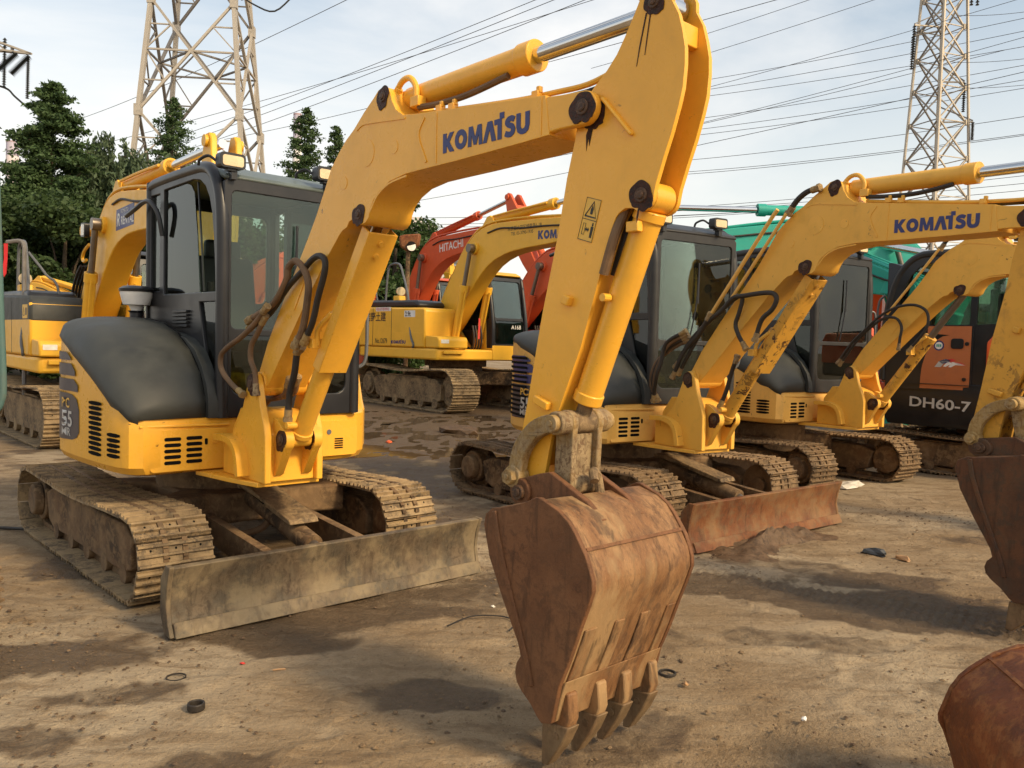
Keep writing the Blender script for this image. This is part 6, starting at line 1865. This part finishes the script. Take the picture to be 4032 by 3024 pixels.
# ------------------------------------------------------------------ far chimneys, buildings
def chimney(label, X, Y, H, r, cols):
    t = thing('chimney_stack', label, 'chimney', (X, Y, 0), 0, 1, 'power plant chimneys')
    z = 0
    for i, (f, m) in enumerate(cols):
        z1 = H * f; rr = lambda q: r * (1.5 - .5 * q / H)
        mb = MB(); mb.cyl((0, 0, z), (0, 0, z1), rr(z), rr(z1), 24); put('chimney_band', mb, m, t); z = z1
    mb = MB(); mb.cyl((0, 0, H), (0, 0, H + .8), r * 1.04, n=24); put('chimney_rim', mb, 'concrete_red', t)
M['haze_violet'] = plain('haze_paled_violet_band', (.46, .42, .50), .9); M['haze_white'] = plain('haze_paled_white_band', (.74, .71, .70), .9); M['haze_pink'] = plain('haze_paled_pink_band', (.66, .58, .58), .9); M['haze_grey'] = plain('haze_paled_concrete', (.60, .61, .62), .9)  # band and wall colours paled so they carry the air haze
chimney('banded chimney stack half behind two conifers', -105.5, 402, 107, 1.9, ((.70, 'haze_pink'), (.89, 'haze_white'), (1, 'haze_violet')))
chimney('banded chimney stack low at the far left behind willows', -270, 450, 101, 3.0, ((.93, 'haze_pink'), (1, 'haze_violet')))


def block(label, X, Y, w, d, H, floors, bays, mat='haze_grey', rz=0.0):
    t = thing('tower_block', label, 'building', (X, Y, 0), rz, 1, 'far buildings')
    mb = MB(); mb.box((0, 0, H / 2), (w, d, H)); put('wall', mb, mat, t)
    mb = MB(); mb.box((0, 0, H + .5), (w * .5, d * .5, 1.6)); put('roof_box', mb, mat, t)
    wm = MB(); wm.box((0, 0, 0), (w / bays * .55, .2, H / floors * .5)); me = wm.mesh('window', None, 0); me.materials.append(M['galv_dark'])
    for f in range(floors):
        for b in range(bays):
            o = bpy.data.objects.new('window', me); COL.objects.link(o); o.parent = t
            o.location = (-w / 2 + w * (b + .5) / bays, -d / 2 - .05, H * (f + .5) / floors)
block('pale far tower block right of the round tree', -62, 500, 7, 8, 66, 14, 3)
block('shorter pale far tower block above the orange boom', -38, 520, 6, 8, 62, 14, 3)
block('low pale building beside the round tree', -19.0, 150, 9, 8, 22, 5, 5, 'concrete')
t = thing('shed', 'low shed with blue grey roof behind the rusty lamp', 'shed', (-12.5, 96, 0), .15, 1)
mb = MB(); mb.box((0, 0, 5), (10, 8, 10)); put('wall', mb, 'concrete', t)
mb = MB(); mb.prism([(-5.6, 9.9), (0, 12.4), (5.6, 9.9), (5.6, 10.3), (0, 12.8), (-5.6, 10.3)], -4.6, 4.6); put('roof', mb, 'grey_rail', t)
# hazy hill line closing the yard far behind
mb = MB(); pts = []
xs = np.linspace(-900, 900, 60)
hh = 5 + 7 * fbm(xs * .008, xs * 0 + 3, 4, 77)
mb.add([(x, 760, -2) for x in xs] + [(x, 800, h_) for x, h_ in zip(xs, hh)] + [(x, 900, -2) for x in xs], [(i, i + 1, 61 + i, 60 + i) for i in range(59)] + [(60 + i, 61 + i, 121 + i, 120 + i) for i in range(59)])
o = put('hills', mb, plain('hazy_far_land', (.34, .36, .36), .95)); o['kind'] = 'structure'

# ------------------------------------------------------------------ lamp on its post, pipes and odd pieces at the edges
t = thing('lamp_post', 'rusty hooded lamp on a thin post behind the lettered machine', 'lamp', (-2.95, 23.0, 0))
mb = MB(); mb.tube([(0, 0, 0), (0, 0, 3.7), (.02, 0, 3.95)], .06, 8, 2); put('post', mb, 'under', t)
mb = MB(); mb.prism([(-.22, 4.05), (-.24, 4.32), (-.10, 4.36), (.34, 4.40), (.30, 4.10), (.12, 3.92), (-.10, 3.95)], -.16, .16); put('lamp_hood', mb, 'bucket_red', t, bevel=.05)
mb = MB(); mb.cyl((.10, -.17, 4.05), (.12, -.24, 4.03), .13, .14, 20); l = put('lamp_shade', mb, 'cab_dark', t)
mb = MB(); mb.cyl((.12, -.24, 4.03), (.122, -.25, 4.03), .12, n=20); put('lens', mb, 'lens_clear', l)

t = thing('handrail_pipe', 'teal painted steel pipe rail at the picture edge beside the front machine', 'pipe', (-2.145, 3.5, 0))
mb = MB(); mb.tube([(-.55, .1, 2.75), (-.30, .05, 2.82), (-.12, 0, 2.76), (-.045, 0, 2.6), (-.026, 0, 2.2), (-.008, 0, 1.6), (.004, 0, 1.25), (-.005, 0, 1.17), (-.03, 0, 1.13), (-.1, .02, 1.115), (-.55, .1, 1.12)], .0145, 12, 5); put('rail', mb, 'teal_pipe', t)
mb = MB(); mb.tube([(-.55, .1, -.02), (-.55, .1, 1.2), (-.55, .1, 2.78)], .022, 10, 1); mb.box((-.55, .1, .006), (.2, .2, .02)); put('post', mb, 'teal_pipe', t)

t = thing('crawler_track_unit', 'mud brown crawler track just entering the picture edge low at the left', 'crawler track', (-3.61, 3.62, 0), 0.06, 1.0)
SHOE_RUST = shoe_mesh('track_shoe_rust', 0.135, 0.405, 0.012, 0.020, 'shoe_dark')
crawler(t, 0.0, 1.0, 1.0, .245, .405, .135, SHOE_RUST, 'under', .3, drums=False, phase=.5)

t = thing('loose_bucket', 'red brown rusted bucket lying close in the bottom right corner', 'bucket', (0, 0, 0))
KM = Matrix.Translation((1.44, 2.66, 0)) @ Matrix.Rotation(rad(-8), 4, 'Z') @ Matrix.Scale(1.02, 4) @ Matrix.Translation((.945, 0, -3.43)) @ Matrix.Rotation(-rad(90), 4, 'Y')
make_bucket(t, KM, 'bucket_red', 'bucket_red', ears=False)

t = thing('ribbon_pole', 'bent grey rod with a red cloth strip beside the rental machine hood', 'rod', (-6.80, 11.6, 0))
mb = MB(); mb.tube([(0, 0, 0), (0, 0, 2.3), (0, 0, 2.62), (-.06, 0, 2.70), (-.24, 0, 2.68)], .03, 8, 4); put('rod', mb, 'galv_dark', t)
mb = MB(); mb.prism([(-.27, 2.66), (-.22, 2.66), (-.225, 2.45), (-.24, 2.25), (-.27, 2.20), (-.29, 2.30), (-.27, 2.45)], -.02, -.008); put('cloth_strip', mb, 'red_cloth', t)
mb = MB(); mb.tube([(.06, 0, 2.55), (.3, 0, 2.25), (.5, 0, 1.9), (.55, 0, .0)], .018, 8, 4); put('brace_rod', mb, 'grey_rail', t)

# ------------------------------------------------------------------ person standing on the orange machine, seen through the glass
def person():
    t = thing('person', 'person in striped shirt and blue jeans leaning over, seen through the front cab glass', 'person', (-8.75, 24.0, 2.74), 0.0, 1.0)
    J = {'pel': (.12, 0, .90), 'sp': (.30, 0, 1.12), 'ch': (.52, 0, 1.34), 'nk': (.66, 0, 1.46), 'hd': (.74, -.01, 1.57), 'hl': (.78, -.01, 1.66),
         'kl': (.06, -.10, .48), 'al': (.0, -.10, .08), 'tl': (.14, -.11, .03), 'kr': (.02, .12, .48), 'ar': (-.10, .12, .08), 'tr': (.04, .13, .03),
         'hpl': (.11, -.09, .86), 'hpr': (.11, .09, .86), 'sl': (.52, -.17, 1.36), 'el': (.60, -.20, 1.10), 'wl': (.76, -.16, .92), 'fl': (.82, -.15, .86), 'sr': (.52, .17, 1.36), 'er': (.62, .22, 1.12), 'wr': (.80, .18, .98), 'fr': (.86, .17, .93)}
    rr = {'pel': .15, 'sp': .14, 'ch': .16, 'nk': .06, 'hd': .095, 'hl': .08, 'kl': .065, 'al': .045, 'tl': .045, 'kr': .065, 'ar': .045, 'tr': .045, 'hpl': .095, 'hpr': .095, 'sl': .065, 'el': .045, 'wl': .032, 'fl': .035, 'sr': .065, 'er': .045, 'wr': .032, 'fr': .035}
    ks = list(J)
    E_ = [('pel', 'sp'), ('sp', 'ch'), ('ch', 'nk'), ('nk', 'hd'), ('hd', 'hl'), ('pel', 'hpl'), ('hpl', 'kl'), ('kl', 'al'), ('al', 'tl'), ('pel', 'hpr'), ('hpr', 'kr'), ('kr', 'ar'), ('ar', 'tr'), ('ch', 'sl'), ('sl', 'el'), ('el', 'wl'), ('wl', 'fl'), ('ch', 'sr'), ('sr', 'er'), ('er', 'wr'), ('wr', 'fr')]
    me = bpy.data.meshes.new('body'); me.from_pydata([J[k] for k in ks], [(ks.index(a), ks.index(b)) for a, b in E_], [])
    o = bpy.data.objects.new('body', me); COL.objects.link(o)
    o.modifiers.new('skin', 'SKIN'); o.modifiers.new('sub', 'SUBSURF').levels = 2
    for i, k in enumerate(ks):
        me.skin_vertices[0].data[i].radius = (rr[k], rr[k]); me.skin_vertices[0].data[i].use_root = (k == 'pel')
    dg = bpy.context.evaluated_depsgraph_get(); dg.update()
    m2 = bpy.data.meshes.new_from_object(o.evaluated_get(dg)); bpy.data.objects.remove(o)
    st = NT('striped_shirt'); tc = st.node('ShaderNodeTexCoord'); wv = st.node('ShaderNodeTexWave'); wv.bands_direction = 'Z'; wv.inputs['Scale'].default_value = 6
    st.l.new(tc.outputs['Object'], wv.inputs['Vector']); st.set('Base Color', st.mix(st.ramp(wv.outputs['Fac'], .45, .55), (.05, .05, .06), (.6, .58, .54)))
    for m in (plain('skin', (.45, .25, .16), .55), st.m, plain('blue_denim', (.035, .06, .12), .8), plain('dark_shoe', (.03, .03, .03), .6)):
        m2.materials.append(m)
    for p in m2.polygons:
        c = p.center; p.use_smooth = True
        arm = abs(c.y) > .155 and c.x > .5
        if c.z < .09: i = 3
        elif c.z < .92 and not (c.x > .55): i = 2
        elif c.z > 1.46 or (arm and c.z < 1.16): i = 0
        else: i = 1
        p.material_index = i
    put('body', m2, None, t)
    mb = MB(); mb.rings([[(.745 + .03 * math.sin(a) * 0 + r * math.cos(b) * 1.0 - .02, -.01 + r * math.sin(b), z) for b in [2 * math.pi * k / 14 for k in range(14)]] for r, z, a in ((.098, 1.60, 0), (.104, 1.65, 0), (.095, 1.70, 0), (.06, 1.735, 0), (.01, 1.745, 0))])
    put('hair', mb, 'black_ink', t)
person()

# ------------------------------------------------------------------ water standing in the mud
t = NT('muddy_water')
t.set('Base Color', (.10, .07, .042)); t.set('Roughness', .05); t.set('Specular IOR Level', .5)
tc = t.node('ShaderNodeTexCoord'); t.bump(t.noise(tc.outputs['Object'], 9, 2), .03, .01)
M['water'] = t.m
def puddle(cx, cy, rx, ry, z, seed, label):
    g = random.Random(seed)
    pts = [(cx + rx * g.uniform(.75, 1.15) * math.cos(a), cy + ry * g.uniform(.75, 1.15) * math.sin(a)) for a in [2 * math.pi * k / 28 for k in range(28)]]
    mb = MB(); mb.prism(pts, z - .05, z, 'z'); o = put('puddle', mb, 'water', None, sm=0); o['kind'] = 'structure'
puddle(-1.6, 12.6, 2.3, 2.2, -.0135, 1, ''); puddle(-.3, 15.6, 2.2, 1.3, -.0130, 2, ''); puddle(-3.0, 16.0, 1.8, 1.6, -.0135, 3, ''); puddle(.4, 12.0, 1.2, 1.0, -.0150, 4, '')

# ------------------------------------------------------------------ loose things on the ground
def ring_thing(label, x, y, R_, r, h, rz=0.0, tilt=0.0):
    mb = MB(); n = 28
    prof = [(R_ - r, 0), (R_, 0), (R_, h), (R_ - r, h)]
    rs = [[(math.cos(2 * math.pi * k / n) * a, math.sin(2 * math.pi * k / n) * a, z) for a, z in prof] for k in range(n)]
    rs.append(rs[0]); mb.rings(rs, True, False)
    o = put('rubber_ring', mb, 'rubber', None, bevel=h * .15); o.location = (x, y, -.004); o.rotation_euler = (tilt, 0, rz)
    tag(o, label, 'ring', 'rubber rings on the ground')
ring_thing('thick black rubber ring lying on the dirt before the grey blade', -1.21, 3.22, .034, .009, .030)
ring_thing('thin dark ring half buried just behind the thick rubber ring', -1.41, 3.52, .042, .005, .007)
ring_thing('thin black ring on the dirt right of the big bucket', .74, 3.71, .040, .008, .012)


def lump(name, label, x, y, s, mat, seed, cat='debris', sub=2, group=None, z=0.0):
    g = random.Random(seed)
    bm = bmesh.new(); bmesh.ops.create_icosphere(bm, subdivisions=sub, radius=1.0)
    for v in bm.verts:
        k = 1 + .35 * math.sin(v.co.x * 3 + seed) * math.cos(v.co.y * 4 + seed * 2) + g.uniform(-.16, .16)
        v.co = Vector((v.co.x * s[0], v.co.y * s[1], max(v.co.z, -.25) * s[2])) * k
    me = bpy.data.meshes.new(name); bm.to_mesh(me); bm.free()
    me.materials.append(M[mat])
    o = bpy.data.objects.new(name, me); COL.objects.link(o); o.location = (x, y, z); o.rotation_euler = (0, 0, g.uniform(0, 6))
    return tag(o, label, cat, group)
M['plastic_white'] = plain('crumpled_white_plastic', (.62, .58, .50), .5); M['plastic_dark'] = plain('dark_plastic_scrap', (.03, .035, .04), .4); M['tan_scrap'] = plain('tan_scrap', (.42, .24, .11), .6); M['clod'] = rusty('dry_mud_clod', (.17, .11, .06), (.25, .17, .095), (.12, .08, .045), .9, 14)
lump('plastic_bag', 'crumpled white plastic bag beyond the end of the rusted blade', 3.75, 9.2, (.26, .12, .05), 'plastic_white', 3, 'bag')
lump('plastic_scrap', 'dark plastic scrap lying on the mud right of the rusted blade', 2.72, 6.1, (.10, .05, .035), 'plastic_dark', 5, 'scrap')
lump('tan_scrap', 'small tan scrap beside the dark plastic scrap', 2.86, 5.95, (.06, .04, .025), 'tan_scrap', 6, 'scrap')
lump('mud_lump', 'dark wet mud lump sitting in the puddle area', -.85, 13.7, (.42, .28, .10), 'mud', 8, 'mud')
lump('brick_piece', 'orange red scrap lying near the puddle edge', -1.76, 12.0, (.06, .04, .03), 'orange_bright', 9, 'scrap')
lump('red_wrapper', 'tiny red and white wrapper on the dirt before the grey blade', -1.18, 3.69, (.014, .010, .006), 'red_ink', 10, 'wrapper', 1)
lump('white_pebble', 'small white stone on the dirt between the blade and the big bucket', -.07, 4.6, (.016, .012, .008), 'plastic_white', 11, 'stone', 1)
lump('white_chip', 'small white chip on the open ground low at the right', 1.21, 3.28, (.02, .012, .010), 'paper', 12, 'chip', 1)
lump('brown_chip', 'small orange brown chip on the dirt behind the thin black ring', .80, 3.60, (.02, .014, .012), 'tan_scrap', 13, 'chip', 1)
mb = MB(); mb.tube([(-1.02, 3.61, .005), (-1.0, 3.615, .007), (-.97, 3.63, .004)], .004, 6, 2); tag(put('stick', mb, 'tan_scrap'), 'pale little stick lying on the dirt before the grey blade', 'stick')
mb = MB(); mb.tube([(-.30, 4.25, .004), (-.18, 4.40, .008), (-.02, 4.42, .006), (.06, 4.32, .008), (.02, 4.2, .004)], .004, 5, 5); tag(put('wire_loop', mb, 'rubber'), 'thin bent wire loop on the dirt between blade and big bucket', 'wire')
mb = MB(); mb.tube([(-5.4, 6.2, .01), (-4.4, 6.12, .012), (-3.67, 6.07, .014), (-3.30, 6.02, .012)], .012, 8, 4); tag(put('ground_hose', mb, 'rubber'), 'black hose on the ground running to the front machine track', 'hose')
# mud pushed up by the rusted blade
g = np.random.default_rng(5)
mb = MB(); nx, ny = 46, 22
ax = Vector((2.50, 6.92, 0)) - Vector((1.52, 5.86, 0)); L = ax.length; ax.normalize(); nrm = Vector((ax.y, -ax.x, 0))
gx, gy = np.meshgrid(np.linspace(0, 1, nx), np.linspace(-1, 1, ny))
hgt = (np.sin(np.pi * gx) ** .7) * np.clip(1 - np.abs(gy) ** 1.6, 0, 1) * (.025 + .11 * np.clip(fbm(gx * 9, gy * 3.4, 4, 41) * 1.7 - .45, 0, 1)) * (1 + .35 * np.exp(-((gx - .6) / .2) ** 2)) - .02
vs = []
for j in range(ny):
    for i in range(nx):
        wv = (.20 + .10 * math.sin(gx[j, i] * 9)) * gy[j, i]
        p = Vector((1.52, 5.86, 0)) + ax * (gx[j, i] * L) + nrm * (wv + .02)
        vs.append((p.x, p.y, float(hgt[j, i])))
mb.add(vs, [(j * nx + i, j * nx + i + 1, (j + 1) * nx + i + 1, (j + 1) * nx + i) for j in range(ny - 1) for i in range(nx - 1)])
o = put('mud_heap', mb, 'mud', sm=60); tag(o, 'low heap of wet brown mud pushed up before the rusted blade', 'mud heap')

# pebbles, clods and crumbs: uncountable, one mesh each
def scatter(name, n, mat, smin, smax, seed, region, flat_=.55, dens=None):
    rng = np.random.default_rng(seed)
    x = rng.uniform(region[0], region[1], n * 3); y = rng.uniform(region[2], region[3], n * 3)
    k = fbm(x * 1.3, y * 1.3, 3, seed) + rng.uniform(-.12, .12, n * 3)
    sel = np.argsort(-k)[:n]; x, y = x[sel], y[sel]
    base = np.array([(1, 0, -.3), (.5, .87, -.3), (-.5, .87, -.3), (-1, 0, -.3), (-.5, -.87, -.3), (.5, -.87, -.3), (.5, .25, .62), (-.3, .5, .55), (-.45, -.3, .68), (.25, -.5, .5)])
    F_ = np.array([(0, 1, 6), (1, 2, 7), (1, 7, 6), (2, 3, 7), (3, 8, 7), (3, 4, 8), (4, 5, 9), (4, 9, 8), (5, 0, 6), (5, 6, 9), (6, 7, 8), (6, 8, 9)])
    s = smin * (smax / smin) ** (rng.uniform(0, 1, n) ** 3.0)
    a = rng.uniform(0, 6.28, n); c, q = np.cos(a), np.sin(a)
    V = base[None] * (1 + rng.uniform(-.3, .3, (n, 10, 3)))
    X_ = (V[..., 0] * c[:, None] - V[..., 1] * q[:, None]) * s[:, None] + x[:, None]
    Y_ = (V[..., 0] * q[:, None] + V[..., 1] * c[:, None]) * s[:, None] + y[:, None]
    Z_ = V[..., 2] * s[:, None] * flat_ - .004
    v = np.stack([X_, Y_, Z_], -1).reshape(-1, 3)
    fidx = (F_[None] + np.arange(n)[:, None, None] * 10).reshape(-1, 3)
    me = bpy.data.meshes.new(name); me.from_pydata(v.tolist(), [], fidx.tolist()); me.materials.append(M[mat])
    o = bpy.data.objects.new(name, me); COL.objects.link(o); o['kind'] = 'stuff'; o['label'] = {'clods': 'small dry mud clods strewn over the yard', 'gravel': 'pale gravel grit on the yard surface'}.get(name, 'dark mud crumbs strewn over the yard'); o['category'] = 'gravel'
scatter('clods', 3800, 'clod', .0025, .013, 3, (-3.4, 4.2, 2.5, 9.0))
scatter('gravel', 1500, 'clod', .0018, .006, 4, (-3.0, 3.6, 2.5, 7.0))
scatter('mud_crumbs', 4500, 'mud', .0025, .013, 8, (-3.0, 4.4, 2.6, 8.0))
